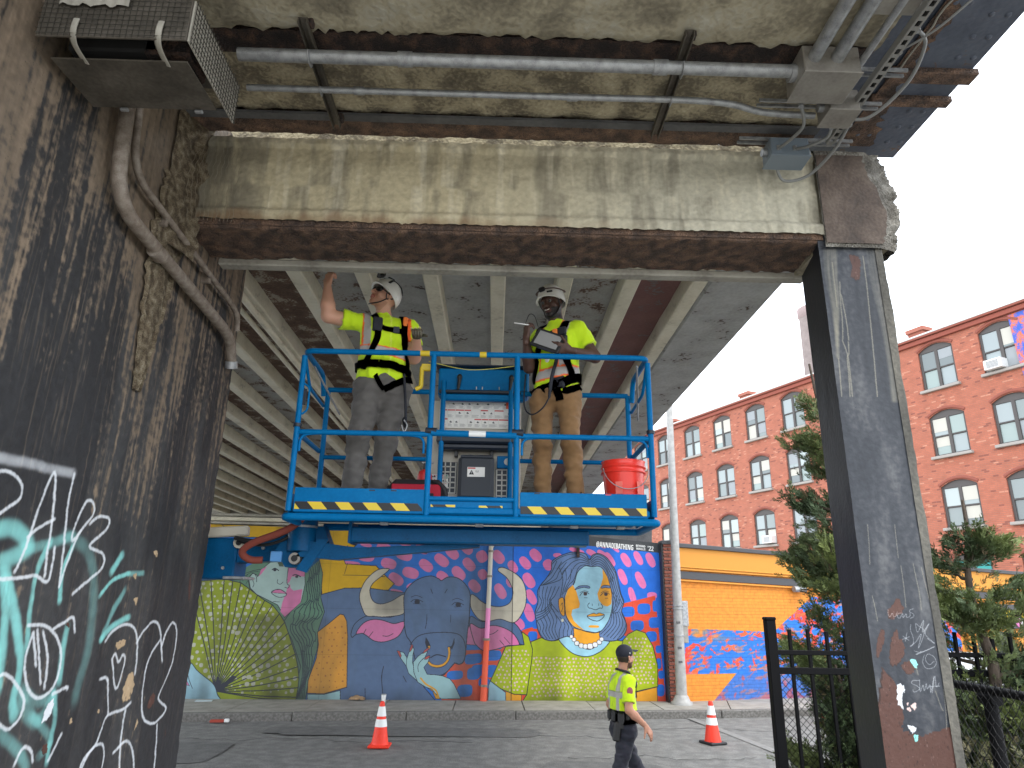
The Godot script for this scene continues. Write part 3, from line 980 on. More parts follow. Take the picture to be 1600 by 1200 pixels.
func column_canvas() -> StandardMaterial3D:
	var w := 180
	var h := 1840
	var a := noise_bytes(w, h, 81, 0.012, 5, Vector2(1, 5))
	var b := noise_bytes(w, h, 82, 0.05, 4)
	var v := mixed(a, b, 0.35)
	var k := Canvas.new(4, 4, Color.BLACK, paints())
	k.im = colored(w, h, v, ramp([[0.0, lin(0.014, 0.017, 0.024)], [0.38, lin(0.028, 0.033, 0.043)], [0.55, lin(0.044, 0.049, 0.060)], [0.7, lin(0.075, 0.079, 0.088)], [1.0, lin(0.14, 0.144, 0.15)]]))
	k.im.convert(Image.FORMAT_RGBA8)
	k.chip("rust",[58,942,73,929,84,913,90,922,96,934,88,948,64,958])
	k.chip("rust",[30,994,46,983,37,1017,20,1040])
	k.chip("rust",[48,1054,57,1006,73,981,76,1000,85,1006,82,1033,64,1055])
	k.chip("rust",[74,1054,91,1046,106,1045,105,1058,88,1074,77,1066])
	k.chip("spray_teal",[93,1046,106,1043,109,1053,103,1060])
	k.chip("rust",[-8,1276,23,1079,37,1071,49,1083,58,1111,60,1163,54,1183,89,1197,121,1190,177,1184,167,1275])
	k.chip("spray_white",[57,1097,68,1095,74,1104,67,1111,63,1128,63,1144,57,1138,52,1132])
	k.chip("spray_white",[68,1175,79,1176,85,1181,78,1190,71,1185])
	k.chip("spray_teal",[77,1195,87,1193,85,1203,79,1206])
	k.chip("blush",[71,1131,77,1131,74,1137])
	k.chip("blush",[81,1135,92,1132,88,1145,83,1141])
	k.chip("blush",[72,1141,78,1139,79,1147,73,1147])
	k.chip("rust",[88,53,114,60,113,93,107,121,95,123,84,118,92,87])
	k.spray("pale",[25,40,20,114,25,204,25,254,27,282],9,0.16)
	k.spray("pale",[31,40,27,114,28,204,26,254,24,313],9,0.2)
	k.spray("pale",[36,40,29,114,31,204,28,254,21,343],9,0.24)
	k.spray("pale",[41,40,37,114,34,204,29,254,30,282],9,0.16)
	k.spray("pale",[46,40,39,114,37,204,31,254,27,313],9,0.2)
	k.spray("pale",[51,39,46,114,40,204,33,254,24,343],9,0.24)
	k.spray("pale",[56,39,48,114,43,204,34,254,33,281],9,0.16)
	k.spray("pale",[139,37,138,129,146,237,148,357,143,454],9,0.14)
	k.spray("pale",[147,37,145,129,151,237,151,357,146,454],9,0.18)
	k.spray("pale",[155,36,153,129,156,236,155,357,149,454],9,0.22)
	k.spray("pale",[164,36,160,129,161,236,159,357,152,453],9,0.14)
	k.spray("pale",[172,36,167,129,166,236,163,357,155,453],9,0.18)
	k.spray("pale",[180,36,175,128,171,236,167,357,159,453],9,0.22)
	k.spray("pale",[41,77,40,132,38,204],3.5,0.55)
	k.spray("pale",[54,132,48,204,47,239,41,295],3.5,0.55)
	k.spray("pale",[125,56,124,130,119,237,114,341,108,441],3.5,0.55)
	k.spray("pale",[53,168,57,239,56,295],3.5,0.55)
	k.spray("pale",[40,295,48,333,48,376,46,443],3.5,0.55)
	k.spray("pale",[54,298,52,329,46,343,44,393,40,443],3.5,0.55)
	k.spray("pale",[24,343,22,394,19,443],3.5,0.55)
	k.spray("pale",[104,843,104,878,102,935],2.6,0.5)
	k.spray("pale",[133,838,137,900,136,939],2.6,0.5)
	k.spray("pale",[40,752,37,799,33,842],2.6,0.5)
	k.spray("pale",[104,751,102,797,101,827],2.6,0.5)
	k.spray("pale",[151,846,156,899,160,930],2.6,0.5)
	k.spray("pale",[139,1106,147,1139,151,1146],2.6,0.5)
	k.spray("pale",[162,947,164,1015,156,1138,151,1182],2.6,0.5)
	k.spray("pale",[29,910,32,941,33,964],2.6,0.5)
	k.spray("pale",[105,1058,107,1074],2.6,0.5)
	k.spray("spray_white",[60,939,59,951,63,954,69,947,71,955,77,952,80,944],1.7,0.8)
	k.spray("spray_white",[92,947,84,947,79,953,84,957,92,948,92,956,100,948,100,955,107,953,109,946],1.7,0.8)
	k.spray("spray_white",[118,937,110,939,109,944,116,948,116,953,107,958],1.7,0.8)
	k.spray("spray_white",[85,995,98,1004],1.7,0.8)
	k.spray("spray_white",[95,988,89,1006],1.7,0.8)
	k.spray("spray_white",[100,996,83,1002],1.7,0.8)
	k.spray("spray_white",[107,970,104,982,108,999,105,1012,98,1016,113,1006,127,990,116,1019,129,999,135,982,125,974,118,969,120,986,137,961,131,986,148,968,136,990,154,1009,139,999],1.7,0.8)
	k.spray("spray_white",[106,1025,121,1028,152,1016,140,1021,109,1033,121,1026],1.7,0.8)
	k.spray("spray_white",[127,1033,121,1049,128,1061,143,1059,151,1049,147,1036,134,1032,128,1043,135,1053,147,1046],1.7,0.8)
	k.spray("spray_white",[107,1086,93,1086,90,1092,101,1097,105,1103,92,1109,90,1104],1.7,0.8)
	k.spray("spray_white",[108,1084,106,1108,114,1095,115,1106,122,1092,122,1103,130,1094,129,1109,142,1077,131,1111],1.7,0.8)
	k.spray("spray_white",[127,1098,152,1096],1.7,0.8)
	k.spray("spray_white",[144,1076,143,1098,151,1090],1.7,0.8)
	var m := plain(Color.WHITE, 0.6)
	m.albedo_texture = k.texture()
	m.heightmap_enabled = true; m.heightmap_scale = 0.5
	m.heightmap_texture = ImageTexture.create_from_image(Image.create_from_data(w, h, false, Image.FORMAT_L8, v))
	return m

func paints() -> Dictionary:
	return {"spray_white": Color8(226, 230, 234), "spray_teal": Color8(146, 226, 220), "tan": Color8(186, 160, 126), "rust": Color8(84, 54, 45), "pale": Color8(158, 152, 134), "ink": Color8(34, 38, 52), "blue": Color8(28, 112, 220), "pink": Color8(234, 122, 178), "coral": Color8(232, 78, 48), "yellow": Color8(240, 182, 10), "bull": Color8(84, 112, 154), "cream": Color8(218, 208, 184), "gold": Color8(246, 170, 34), "mint": Color8(168, 216, 220), "mint_pale": Color8(180, 212, 206), "nail": Color8(204, 82, 74), "hair_green": Color8(92, 138, 110), "moss": Color8(76, 98, 72), "hair_ink": Color8(34, 50, 62), "amber": Color8(242, 160, 44), "rust_dot": Color8(176, 100, 40), "olive": Color8(152, 168, 22), "offwhite": Color8(214, 214, 190), "ice": Color8(160, 212, 232), "lime": Color8(176, 194, 12), "blush": Color8(226, 196, 190), "hair_blue": Color8(104, 132, 178), "brown": Color8(92, 62, 58), "white": Color8(242, 242, 242), "slate": Color8(66, 68, 70)}

func bridge() -> void:
	# the abutment on the left
	var ab := thing("abutment_wall", "tall dark streaked concrete bridge pier with white and teal graffiti on its lower face", "wall")
	var face := Geo.new()
	var k1 := fn(3, 1.3, 5)
	var k2 := fn(4, 7.0, 3)
	var spall := PackedVector2Array([Vector2(-3.60, 4.02), Vector2(-3.72, 4.62), Vector2(-3.95, 4.62), Vector2(-3.98, 4.24), Vector2(-4.06, 3.92), Vector2(-3.93, 3.86), Vector2(-3.88, 3.60), Vector2(-3.82, 3.38), Vector2(-3.76, 3.52), Vector2(-3.64, 3.78)])
	face.sheet(110, 150, func(u, w):
		var z := lerpf(-1.2, -5.15, u)
		var y := lerpf(0.0, 5.6, w)
		var j := 0.014 * k1.get_noise_2d(z * 2, y * 0.4) + 0.004 * k2.get_noise_2d(z * 3, y * 2)
		if u >= 0.999: z += 0.02 * k2.get_noise_2d(1.0, y * 2.0)
		return Vector3(WALL_X + j, y, z))
	put("painted_face", face, wall_canvas(), ab)
	var body := Geo.new()
	body.box(Vector3(WALL_X - 1.04, 2.8, -2.62), Vector3(2.0, 5.6, 5.02))
	body.box(Vector3(WALL_X - 0.01, 2.8, -0.65), Vector3(0.06, 5.6, 1.1))
	put("core", body, M.concrete_dirty, ab)
	var hole := Geo.new()
	hole.sheet(26, 44, func(u, w):
		var y := lerpf(3.36, 4.72, w)
		var mid := lerpf(-3.80, -3.86, w)
		var half := (0.03 + 0.15 * clampf(w * 1.6, 0, 1)) * (1.0 + 0.35 * k2.get_noise_2d(y * 3.0, 7.0))
		var e := absf(u - 0.5) * 2.0
		var z: float = mid - (u - 0.5) * 2.0 * half
		return Vector3(WALL_X + 0.012 + 0.028 * (1.0 - e) * (0.8 + 1.3 * k1.get_noise_2d(z * 4, y * 3)) + 0.008 * k2.get_noise_2d(z * 2, y * 2) + (0.018 if e > 0.8 and e < 0.95 else 0.0), y, z))
	put("spalled_patch", hole, M.rubble, ab, "crumbling brown patch where the concrete has broken away")
	var ch := Geo.new()
	ch.sheet(20, 40, func(u, w):
		var y := lerpf(4.3, 5.3, w)
		var z := lerpf(-3.72, -4.06, u)
		return Vector3(WALL_X + 0.02 + 0.07 * u * (0.8 + 1.2 * k1.get_noise_2d(z * 3, y * 2)) + 0.012 * k2.get_noise_2d(z * 2, y * 1.5), y, z))
	put("spalled_patch", ch, M.rubble, ab)
	# the cross beam over the road
	var cb := thing("cross_beam", "massive stained concrete cross beam with a rusty brown underside over the lift", "beam")
	var nf := fn(21, 1.8, 5)
	var ng := fn(22, 6.0, 4)
	var front := Geo.new()
	front.sheet(190, 40, func(u, w):
		var x := lerpf(WALL_X, 2.12, u)
		var y := lerpf(4.60, 5.225, w)
		var out := 0.0
		if w < 0.17: out = 0.035 * (1.0 - smoothstep(0.10, 0.17, w))
		if w > 0.90: out = 0.028 * smoothstep(0.90, 0.93, w) * (0.6 + 0.9 * absf(ng.get_noise_2d(x * 2.5, 3.0)))
		return Vector3(x, y - (0.02 * absf(ng.get_noise_2d(x * 3, 1)) if w < 0.01 else 0.0), -4.05 + out + 0.012 * nf.get_noise_2d(x * 1.6, y * 1.6) + 0.006 * ng.get_noise_2d(x * 2, y * 2)))
	put("face", front, beam_canvas(), cb)
	put("core", Geo.new().box(Vector3(0.04, 4.92, -4.30), Vector3(4.14, 0.62, 0.44)), M.concrete, cb)
	var under := Geo.new()
	under.sheet(150, 18, func(u, w):
		var x := lerpf(WALL_X, 2.12, u)
		var z := lerpf(-4.49, -4.03, w)
		return Vector3(x, 4.555 + 0.012 * nf.get_noise_2d(x * 3, z * 3) + 0.014 * ng.get_noise_2d(x * 2.0, z * 5.0), z) if w < 0.99 else Vector3(x, 4.605 + 0.01 * ng.get_noise_2d(x * 3, 9), -4.035))
	put("rusted_flange", under, M.rust, cb)
	put("rusted_flange", Geo.new().box(Vector3(0.04, 4.575, -4.26), Vector3(4.16, 0.02, 0.44)), M.rust, cb)
	put("back_ledge", Geo.new().box(Vector3(0.1, 4.535, -4.545), Vector3(4.2, 0.05, 0.09), 0.008), M.ledge, cb)
	var endg := Geo.new()
	endg.sheet(46, 60, func(u, w):   # broken end block over the column
		var y := lerpf(4.505, 5.24, w)
		var right := 2.60 + 0.07 * sin(w * 3.4) + 0.03 * ng.get_noise_2d(y * 1.6, 2.0)
		var a: float = u * 2.0
		var x := lerpf(2.12, right, minf(a, 1.0))
		var z := -4.02 if a <= 1.0 else lerpf(-4.02, -4.52, a - 1.0)
		var br := smoothstep(0.72, 0.95, minf(a, 1.0)) * 0.05
		return Vector3(x + (0.02 * ng.get_noise_2d(z * 2.5, y * 2.5) if a > 1.0 else 0.0), y, z - br * (0.5 + 1.2 * absf(ng.get_noise_2d(x * 4, y * 3)))))
	put("broken_end", endg, M.rubble_gray, cb, "broken concrete end of the beam on top of the column")
	var brown := Geo.new()
	brown.sheet(20, 30, func(u, w):
		var y := lerpf(4.53, 5.20, w)
		return Vector3(lerpf(2.125, 2.50 + 0.05 * sin(w * 5.0) + 0.03 * ng.get_noise_2d(y * 6, 0), u), y, -4.008 + 0.004 * ng.get_noise_2d(u * 9, y * 9)))
	put("rust_stain_plate", brown, worn(83, [[0.0, lin(0.05, 0.04, 0.035)], [0.5, lin(0.115, 0.085, 0.068)], [1.0, lin(0.19, 0.15, 0.12)]], 0.8, 0.8, 0.8, 0.012, Vector2.ONE, 256), cb)
	put("core", Geo.new().box(Vector3(2.34, 4.88, -4.29), Vector3(0.46, 0.70, 0.40)), M.concrete, cb)
	# the column
	var co := thing("bridge_column", "dark blue grey steel column with peeling paint, rust patches and small white tags", "column")
	var cf := Geo.new()
	cf.sheet(8, 90, func(u, w): return Vector3(lerpf(2.085, 2.485, u), lerpf(0.0, 4.6, w), -4.05 + 0.003 * ng.get_noise_2d(u * 3, w * 40)), func(u, w): return Vector2((lerpf(2.085, 2.485, u) - 2.06) / 0.45, 1.0 - w))
	put("front_face", cf, column_canvas(), co)
	var shaft := Geo.new()
	shaft.prism(PackedVector2Array([Vector2(2.085, 4.052), Vector2(2.485, 4.052), Vector2(2.485, 4.50), Vector2(2.168, 4.50)]), 4.60, Transform3D(Basis(Vector3.RIGHT, Vector3.FORWARD, Vector3.UP), Vector3.ZERO))
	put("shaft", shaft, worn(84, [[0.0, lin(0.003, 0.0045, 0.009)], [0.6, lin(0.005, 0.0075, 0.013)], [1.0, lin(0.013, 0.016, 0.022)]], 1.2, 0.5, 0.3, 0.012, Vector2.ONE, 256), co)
	var ce := Geo.new()
	ce.sheet(14, 120, func(u, w):
		var y := lerpf(0.0, 4.6, w)
		var q := 0.015 * nf.get_noise_2d(y * 0.8, 5) + 0.006 * ng.get_noise_2d(y * 1.2, u * 0.3)
		return Vector3(lerpf(2.455, 2.505 + q, minf(u * 2, 1)), y, -4.044 if u < 0.5 else lerpf(-4.044, -4.50, u * 2 - 1)))
	put("bare_edge", ce, worn(85, [[0.0, lin(0.05, 0.048, 0.042)], [0.5, lin(0.11, 0.105, 0.092)], [1.0, lin(0.22, 0.205, 0.17)]], 1.0, 0.9, 1.2, 0.012, Vector2(1, 2), 256), co)
	# riveted edge girder
	var gi := thing("edge_girder", "riveted blue grey steel edge girder along the open side, rust along its inner edge", "girder")
	var gb := Geo.new()
	gb.box(Vector3(2.55, 5.33, -2.4), Vector3(0.45, 0.03, 3.56), 0.004)
	put("bottom_flange", gb, M.girder, gi)
	put("inner_flange", Geo.new().box(Vector3(2.19, 5.345, -2.4), Vector3(0.27, 0.03, 3.5), 0.004), M.girder, gi)
	put("web", Geo.new().box(Vector3(2.52, 5.80, -2.4), Vector3(0.05, 0.9, 3.5)), M.girder, gi)
	put("web", Geo.new().box(Vector3(2.02, 5.55, -2.4), Vector3(0.04, 0.5, 3.5)), M.girder, gi)
	put("top_flange", Geo.new().box(Vector3(2.52, 6.27, -2.4), Vector3(0.45, 0.05, 3.5)), M.girder, gi)
	var riv := Geo.new().lathe([Vector2(0.018, 0), Vector2(0.016, 0.005), Vector2(0.011, 0.010), Vector2(0.0, 0.012)], Vector3.ZERO, Basis(Vector3.RIGHT, PI), 8).mesh()
	for z in spans(-4.0, -2.4, 0.155):
		for x in [2.38, 2.46, 2.62, 2.71]:
			if absf(z + 3.48) < 0.18 or (x == 2.46 and int(round(z * 100)) % 2): continue
			var o := put("rivet", riv, M.girder, gi)
			o.position = Vector3(x + 0.012 * sin(z * 31.0), 5.315, z + (0.07 if x < 2.5 else 0.0))
	for q in [[-3.36, 0.10, 0.09], [-3.58, 0.07, 0.06]]:
		put("stiffener", Geo.new().box(Vector3(2.53 + q[2] * 0.22, 5.30, q[0]), Vector3(0.48 + q[2] * 0.42, 0.045, q[1]), 0.006), M.rust, gi)
	var rs := Geo.new()
	rs.sheet(14, 80, func(u, w):
		var z := lerpf(-4.05, -1.6, w)
		var wide := 0.10 + 0.07 * ng.get_noise_2d(z * 2.5, 3) + 0.12 * smoothstep(-3.5, -4.05, z)
		return Vector3(2.33 + wide * u - 0.02, 5.308 + 0.004 * ng.get_noise_2d(u * 8, z * 9), z))
	put("rust_scale", rs, M.rust, gi)
	var seam := []
	for j in 40: seam.append(Vector3(2.33 + 0.015 * ng.get_noise_2d(j * 0.4, 1), 5.30, -3.35 + j * 0.06))
	put("lime_crust", Geo.new().tube(seam, 0.006, 5), M.ledge, gi)
	# near deck between the cross beam and the viewer
	var nd := thing("near_deck", "stained underside of the near bridge deck with rusty steel joists between cast panels", "bridge deck")
	put("slab", Geo.new().box(Vector3(0.02, 5.75, -2.5), Vector3(4.2, 0.5, 3.3)), M.concrete_dirty, nd)
	var z := -3.905
	var j := 0
	while z < -1.6:
		var jo := Geo.new()
		jo.sheet(110, 4, func(u, w): return Vector3(lerpf(WALL_X, 2.06, u), 5.235 + 0.014 * ng.get_noise_2d(u * 14, w * 2 + j * 7.0), lerpf(z - 0.085, z + 0.085, w)))
		jo.box(Vector3(0.0, 5.37, z), Vector3(4.1, 0.24, 0.15))
		put("steel_joist", jo, M.rust_dark if j % 2 else M.rust, nd)
		var pn := rough_panel(WALL_X, 2.06, z + 0.10, z + 0.62, 5.245 if j == 0 else 5.20, 0.02, 0.05, 31 + j)
		put("cast_panel", pn, M.concrete_dirty if j % 2 == 0 else M.concrete, nd)
		z += 0.72; j += 1
	put("angle_strip", Geo.new().box(Vector3(0.0, 5.222, -3.79), Vector3(4.1, 0.02, 0.06)), M.slate, nd)
	# far deck over the road: beams along the span
	var fd := thing("far_deck", "ribbed underside of the far bridge deck, cream beams between peeling grey and brown bays", "bridge deck")
	put("slab", Geo.new().box(Vector3(-3.62, 5.45, -14.3), Vector3(12.2, 0.5, 19.4)), M.concrete_dirty, fd)
	put("edge_strip", Geo.new().box(Vector3(2.19, 5.11, -14.3), Vector3(0.66, 0.22, 19.4), 0.02), M.bay_gray, fd)
	put("edge_parapet", Geo.new().box(Vector3(2.42, 5.75, -14.3), Vector3(0.2, 1.05, 19.4), 0.02), M.slate, fd)
	for b in 19:
		var x := 1.78 - 0.6 * b
		var g := Geo.new()
		g.box(Vector3(x, 5.10, -14.3), Vector3(0.14, 0.20, 19.38), 0.012)
		put("rib", g, M.rib, fd)
		if x > 0.3: put("rib_seam", Geo.new().box(Vector3(x + 0.083, 5.15, -14.3), Vector3(0.026, 0.07, 19.36)), M.rust_dark, fd)
		var sp := Geo.new()
		var ky := fn(90 + b, 1.5, 4)
		sp.sheet(6, 60, func(u, w): return Vector3(lerpf(x - 0.53, x - 0.07, u), 5.180 + 0.01 * ky.get_noise_2d(u * 2, w * 30), lerpf(-24.0, -4.6, w)))
		put("bay", sp, [M.bay_red, M.bay_peel, M.bay_gray, M.bay_gray, M.bay_gray, M.bay_peel, M.bay_brown, M.bay_brown, M.bay_peel, M.bay_brown][b % 10] if b < 10 else [M.bay_brown, M.bay_peel, M.bay_brown][b % 3], fd)
	for q in [-2.36, -2.48]:
		put("ceiling_pipe", Geo.new().cyl(Vector3(q, 4.90, -4.62), Vector3(q - 0.02, 4.90, -19.5), 0.035 if q > -2.4 else 0.026, -1, 10), M.rib, fd)
	one("far_abutment", Geo.new().box(Vector3(-3.7, 2.6, -24.3), Vector3(12.4, 5.2, 0.6)), M.ledge, "concrete end wall far under the bridge deck", "wall")

func fittings() -> void:
	# strut channels
	for q in [[-1.07, "left"], [0.98, "right"]]:
		var st := thing("strut_channel", "slotted steel strut across the ceiling " + ("beside the wire mesh junction box" if q[1] == "left" else "nearest the steel junction boxes"), "strut", Vector3(q[0], 5.16, -3.38), "struts that carry the ceiling conduits")
		var g := Geo.new()
		for sx in [-1, 1]: g.box(Vector3(sx * 0.022, 0, 0), Vector3(0.006, 0.04, 0.86))
		g.box(Vector3(0, 0.018, 0), Vector3(0.036, 0.004, 0.86))
		put("channel", g, M.steel_sheet, st)
		for z in [-0.39, 0.38]:
			put("anchor", Geo.new().box(Vector3(0.03, 0.035, z), Vector3(0.03, 0.05, 0.05), 0.006), M.rust_dark, st)
		for z in [0.24, -0.02]:
			var r := 0.047 if z > 0 else 0.027
			var ring := []
			for s in 13: ring.append(Vector3(0.0, -0.062 + r * sin(PI * s / 12.0 + PI) * 0.95, z + r * cos(PI * s / 12.0 + PI)))
			put("clamp", Geo.new().tube(ring, 0.012, 6, true, 0.3, Vector3.RIGHT), M.galv, st)
	var c1 := thing("main_conduit", "thick galvanised conduit running along the near ceiling", "conduit")
	put("pipe", Geo.new().cyl(Vector3(-1.46, 5.10, -3.14), Vector3(1.62, 5.10, -3.14), 0.036, -1, 14), M.galv, c1)
	for x in [-0.55, 0.86]: put("coupling", Geo.new().cyl(Vector3(x - 0.04, 5.10, -3.14), Vector3(x + 0.04, 5.10, -3.14), 0.042, -1, 14), M.galv, c1)
	var c2 := thing("thin_conduit", "thin galvanised conduit beside the thick one on the near ceiling", "conduit")
	put("pipe", Geo.new().tube(bend([Vector3(-1.5, 5.10, -3.40), Vector3(0.2, 5.10, -3.40), Vector3(1.2, 5.10, -3.40), Vector3(1.55, 5.075, -3.45), Vector3(1.86, 5.07, -3.46)]), 0.02, 10), M.galv, c2)
	for x in [-0.85, 0.4]: put("coupling", Geo.new().cyl(Vector3(x - 0.03, 5.10, -3.40), Vector3(x + 0.03, 5.10, -3.40), 0.025, -1, 10), M.galv, c2)
	# boxes
	for q in [[Vector3(1.77, 5.095, -3.15), Vector3(0.31, 0.17, 0.24), "junction_box", "largest square steel junction box where the thick conduit ends", M.steel_box], [Vector3(1.975, 5.08, -3.40), Vector3(0.18, 0.14, 0.16), "junction_box", "smaller tan junction box at the end of the thin conduit", M.steel_box], [Vector3(1.84, 5.08, -3.84), Vector3(0.25, 0.13, 0.15), "junction_box", "blue grey junction box just above the cross beam", plain(lin(0.17, 0.21, 0.25), 0.4)]]:
		var b := thing(q[2], q[3], "junction box", q[0], "junction boxes by the edge girder")
		put("body", Geo.new().box(Vector3.ZERO, q[1], 0.006), q[4], b)
		put("cover", Geo.new().box(Vector3(0, -q[1].y / 2 - 0.004, 0), Vector3(q[1].x + 0.012, 0.008, q[1].z + 0.012), 0.003), q[4], b)
		for sx in [-1, 1]:
			put("hub", Geo.new().cyl(Vector3(sx * (q[1].x / 2), 0, 0), Vector3(sx * (q[1].x / 2 + 0.03), 0, 0), 0.05 if q[1].x > 0.3 else 0.028, -1, 10), M.galv, b)
	for q in [[1.675, 0.036, "left of the two thick conduits that leave the largest junction box"], [1.80, 0.036, "right of the two thick conduits that leave the largest junction box"], [1.945, 0.019, "thin conduit from the tan junction box along the edge girder"]]:
		var cd := thing("side_conduit", q[2], "conduit", Vector3.ZERO, "conduits along the edge girder")
		var z0 := -3.07 if q[1] > 0.03 else -3.35
		put("pipe", Geo.new().tube(bend([Vector3(q[0], 5.10, z0), Vector3(q[0], 5.10, z0 + 0.5), Vector3(q[0] + 0.01, 5.09, -1.5), Vector3(q[0] + 0.01, 5.09, -0.9)]), q[1], 12), M.galv, cd)
		put("locknut", Geo.new().cyl(Vector3(q[0], 5.10, z0 - 0.01), Vector3(q[0], 5.10, z0 + 0.035), q[1] * 1.3, -1, 8), M.galv, cd)
	var up := thing("pull_box", "small pale box above the conduits at the top edge", "junction box", Vector3(1.93, 5.16, -2.66))
	put("body", Geo.new().box(Vector3.ZERO, Vector3(0.22, 0.10, 0.15), 0.006), M.steel_box, up)
	put("cover", Geo.new().box(Vector3(0, -0.054, 0), Vector3(0.23, 0.007, 0.16), 0.003), M.steel_box, up)
	# perforated channel
	var pc := thing("perforated_channel", "long slotted steel channel hanging beside the junction boxes", "strut")
	var g := Geo.new()
	for sx in [-1, 1]: g.box(Vector3(2.065 + sx * 0.018, 5.055, -2.3), Vector3(0.012, 0.004, 2.8))
	for zz in spans(-3.7, -0.9, 0.062): g.box(Vector3(2.065, 5.055, zz), Vector3(0.03, 0.0038, 0.026))
	for sx in [-1, 1]: g.box(Vector3(2.065 + sx * 0.024, 5.075, -2.3), Vector3(0.004, 0.04, 2.8))
	put("channel", g, plain(lin(0.28, 0.275, 0.26), 0.5, 0.3), pc)
	put("shadow_liner", Geo.new().box(Vector3(2.065, 5.09, -2.3), Vector3(0.04, 0.006, 2.8)), M.void_dark, pc)
	var k := 0
	for zz in [-3.22, -3.50, -3.86]:
		var rr := thing("rail_bracket", ["twin rod bracket behind the largest junction box", "twin rod bracket behind the tan junction box", "twin rod bracket behind the blue grey junction box"][k], "bracket", Vector3(1.9, 5.185, zz), "twin rod brackets by the edge girder")
		for e in [-0.022, 0.022]: put("rod", Geo.new().box(Vector3(0.02, 0, e), Vector3(0.75, 0.02, 0.012)), M.galv, rr)
		k += 1
	k = 0
	for p in [[Vector3(1.72, 5.04, -3.33), Vector3(1.80, 5.02, -3.48), Vector3(1.79, 5.03, -3.62), Vector3(1.765, 5.06, -3.77)], [Vector3(1.98, 5.03, -3.50), Vector3(1.985, 5.01, -3.58), Vector3(1.92, 5.02, -3.68), Vector3(1.87, 5.06, -3.77)], [Vector3(1.80, 5.03, -3.91), Vector3(1.87, 4.96, -3.97), Vector3(2.02, 4.98, -3.93), Vector3(2.10, 5.03, -3.72), Vector3(2.09, 5.05, -3.5)], [Vector3(1.97, 5.05, -3.42), Vector3(2.13, 5.00, -3.38), Vector3(2.24, 5.05, -3.15), Vector3(2.20, 5.08, -2.9), Vector3(2.10, 5.08, -2.8)], [Vector3(2.09, 5.08, -2.95), Vector3(2.18, 5.05, -2.75), Vector3(2.32, 5.1, -2.45)]]:
		var cb := thing("flexible_cable", ["grey cable looping from the largest junction box to the blue grey one", "grey cable looping from the tan junction box to the blue grey one", "long grey cable sagging below the blue grey junction box", "grey cable arching out over the edge girder", "thin grey cable at the top beside the slotted channel"][k], "cable", Vector3.ZERO, "loose cables at the junction boxes")
		put("sheath", Geo.new().tube(bend(p, 10), 0.010 if k < 4 else 0.006, 8), M.cable, cb)
		for e in [p[0], p[-1]]: put("connector", Geo.new().cyl(e - Vector3(0, 0.015, 0), e + Vector3(0, 0.02, 0), 0.016, -1, 8), M.galv, cb)
		k += 1
	# wire-wrapped box in the corner
	var mb := thing("mesh_covered_box", "dark sheet metal box wrapped in wire mesh, its bottom lid hanging open in the corner", "equipment box", Vector3(-1.69, 4.555, -2.72))
	put("back_case", Geo.new().box(Vector3(0, 0.085, 0.27), Vector3(0.64, 0.21, 0.012), 0.003), M.steel_sheet, mb)
	put("back_case", Geo.new().box(Vector3(0, 0.195, 0.0), Vector3(0.64, 0.012, 0.55), 0.003), M.steel_sheet, mb)
	put("inner_plate", Geo.new().box(Vector3(-0.06, 0.10, 0.0), Vector3(0.42, 0.14, 0.3), 0.01), M.void_dark, mb)
	put("inner_plate", Geo.new().box(Vector3(0.17, 0.08, 0.05), Vector3(0.2, 0.12, 0.2), 0.01), M.rust_dark, mb)
	put("side_panel", Geo.new().box(Vector3(0.325, 0.09, 0.0), Vector3(0.008, 0.22, 0.54), 0.002), M.ledge, mb, "pale end panel behind wire mesh")
	put("bottom_lid", Geo.new().box(Vector3(-0.02, -0.022, -0.01), Vector3(0.60, 0.008, 0.34), 0.002, Basis(Vector3.RIGHT, 0.05)), M.steel_sheet, mb, "flat sheet lid hanging below the box")
	var wires := Geo.new()
	for e in spans(-0.30, 0.30, 0.026): wires.box(Vector3(e, 0.10, 0.281), Vector3(0.0022, 0.24, 0.0022))
	for e in spans(-0.01, 0.22, 0.026): wires.box(Vector3(0, e, 0.284), Vector3(0.64, 0.0022, 0.0022))
	for e in spans(-0.26, 0.26, 0.026): wires.box(Vector3(0.334, 0.09, e), Vector3(0.0028, 0.24, 0.0028))
	for e in spans(-0.02, 0.20, 0.026): wires.box(Vector3(0.337, e, 0), Vector3(0.0028, 0.0028, 0.54))
	put("wire_mesh", wires, plain(lin(0.06, 0.055, 0.045), 0.6, 0.3), mb, "", "stuff")
	put("torn_patch", Geo.new().sheet(18, 4, func(u, w): return Vector3(lerpf(-0.24, 0.06, u), 0.165 + (w - 0.5) * 0.06 + 0.008 * sin(u * 23.0), 0.292 + 0.005 * sin(u * 40.0))), M.ledge, mb, "pale torn strip on the mesh")
	for q in [[-0.17, 0.10], [0.19, 0.08]]:
		put("strap", Geo.new().tube(bend([Vector3(q[0] + 0.02, 0.06, 0.292), Vector3(q[0] + 0.015, 0.0, 0.290), Vector3(q[0], -0.03, 0.24), Vector3(q[0] - 0.01, -0.032, 0.13)]), 0.016, 6, true, 0.15, Vector3.BACK), M.ledge, mb)
	for q in [[-0.16, -0.17], [0.2, -0.17]]: put("clip", Geo.new().box(Vector3(q[0], -0.035, q[1]), Vector3(0.04, 0.015, 0.02), 0.004), M.galv, mb)
	var fu := thing("ceiling_funnel", "dark drain funnel above the mesh covered box", "drain", Vector3(-1.62, 4.98, -2.2))
	put("cone", Geo.new().lathe([Vector2(0.09, 0), Vector2(0.10, 0.10), Vector2(0.13, 0.25)], Vector3.ZERO, Basis(), 18), M.steel_sheet, fu)
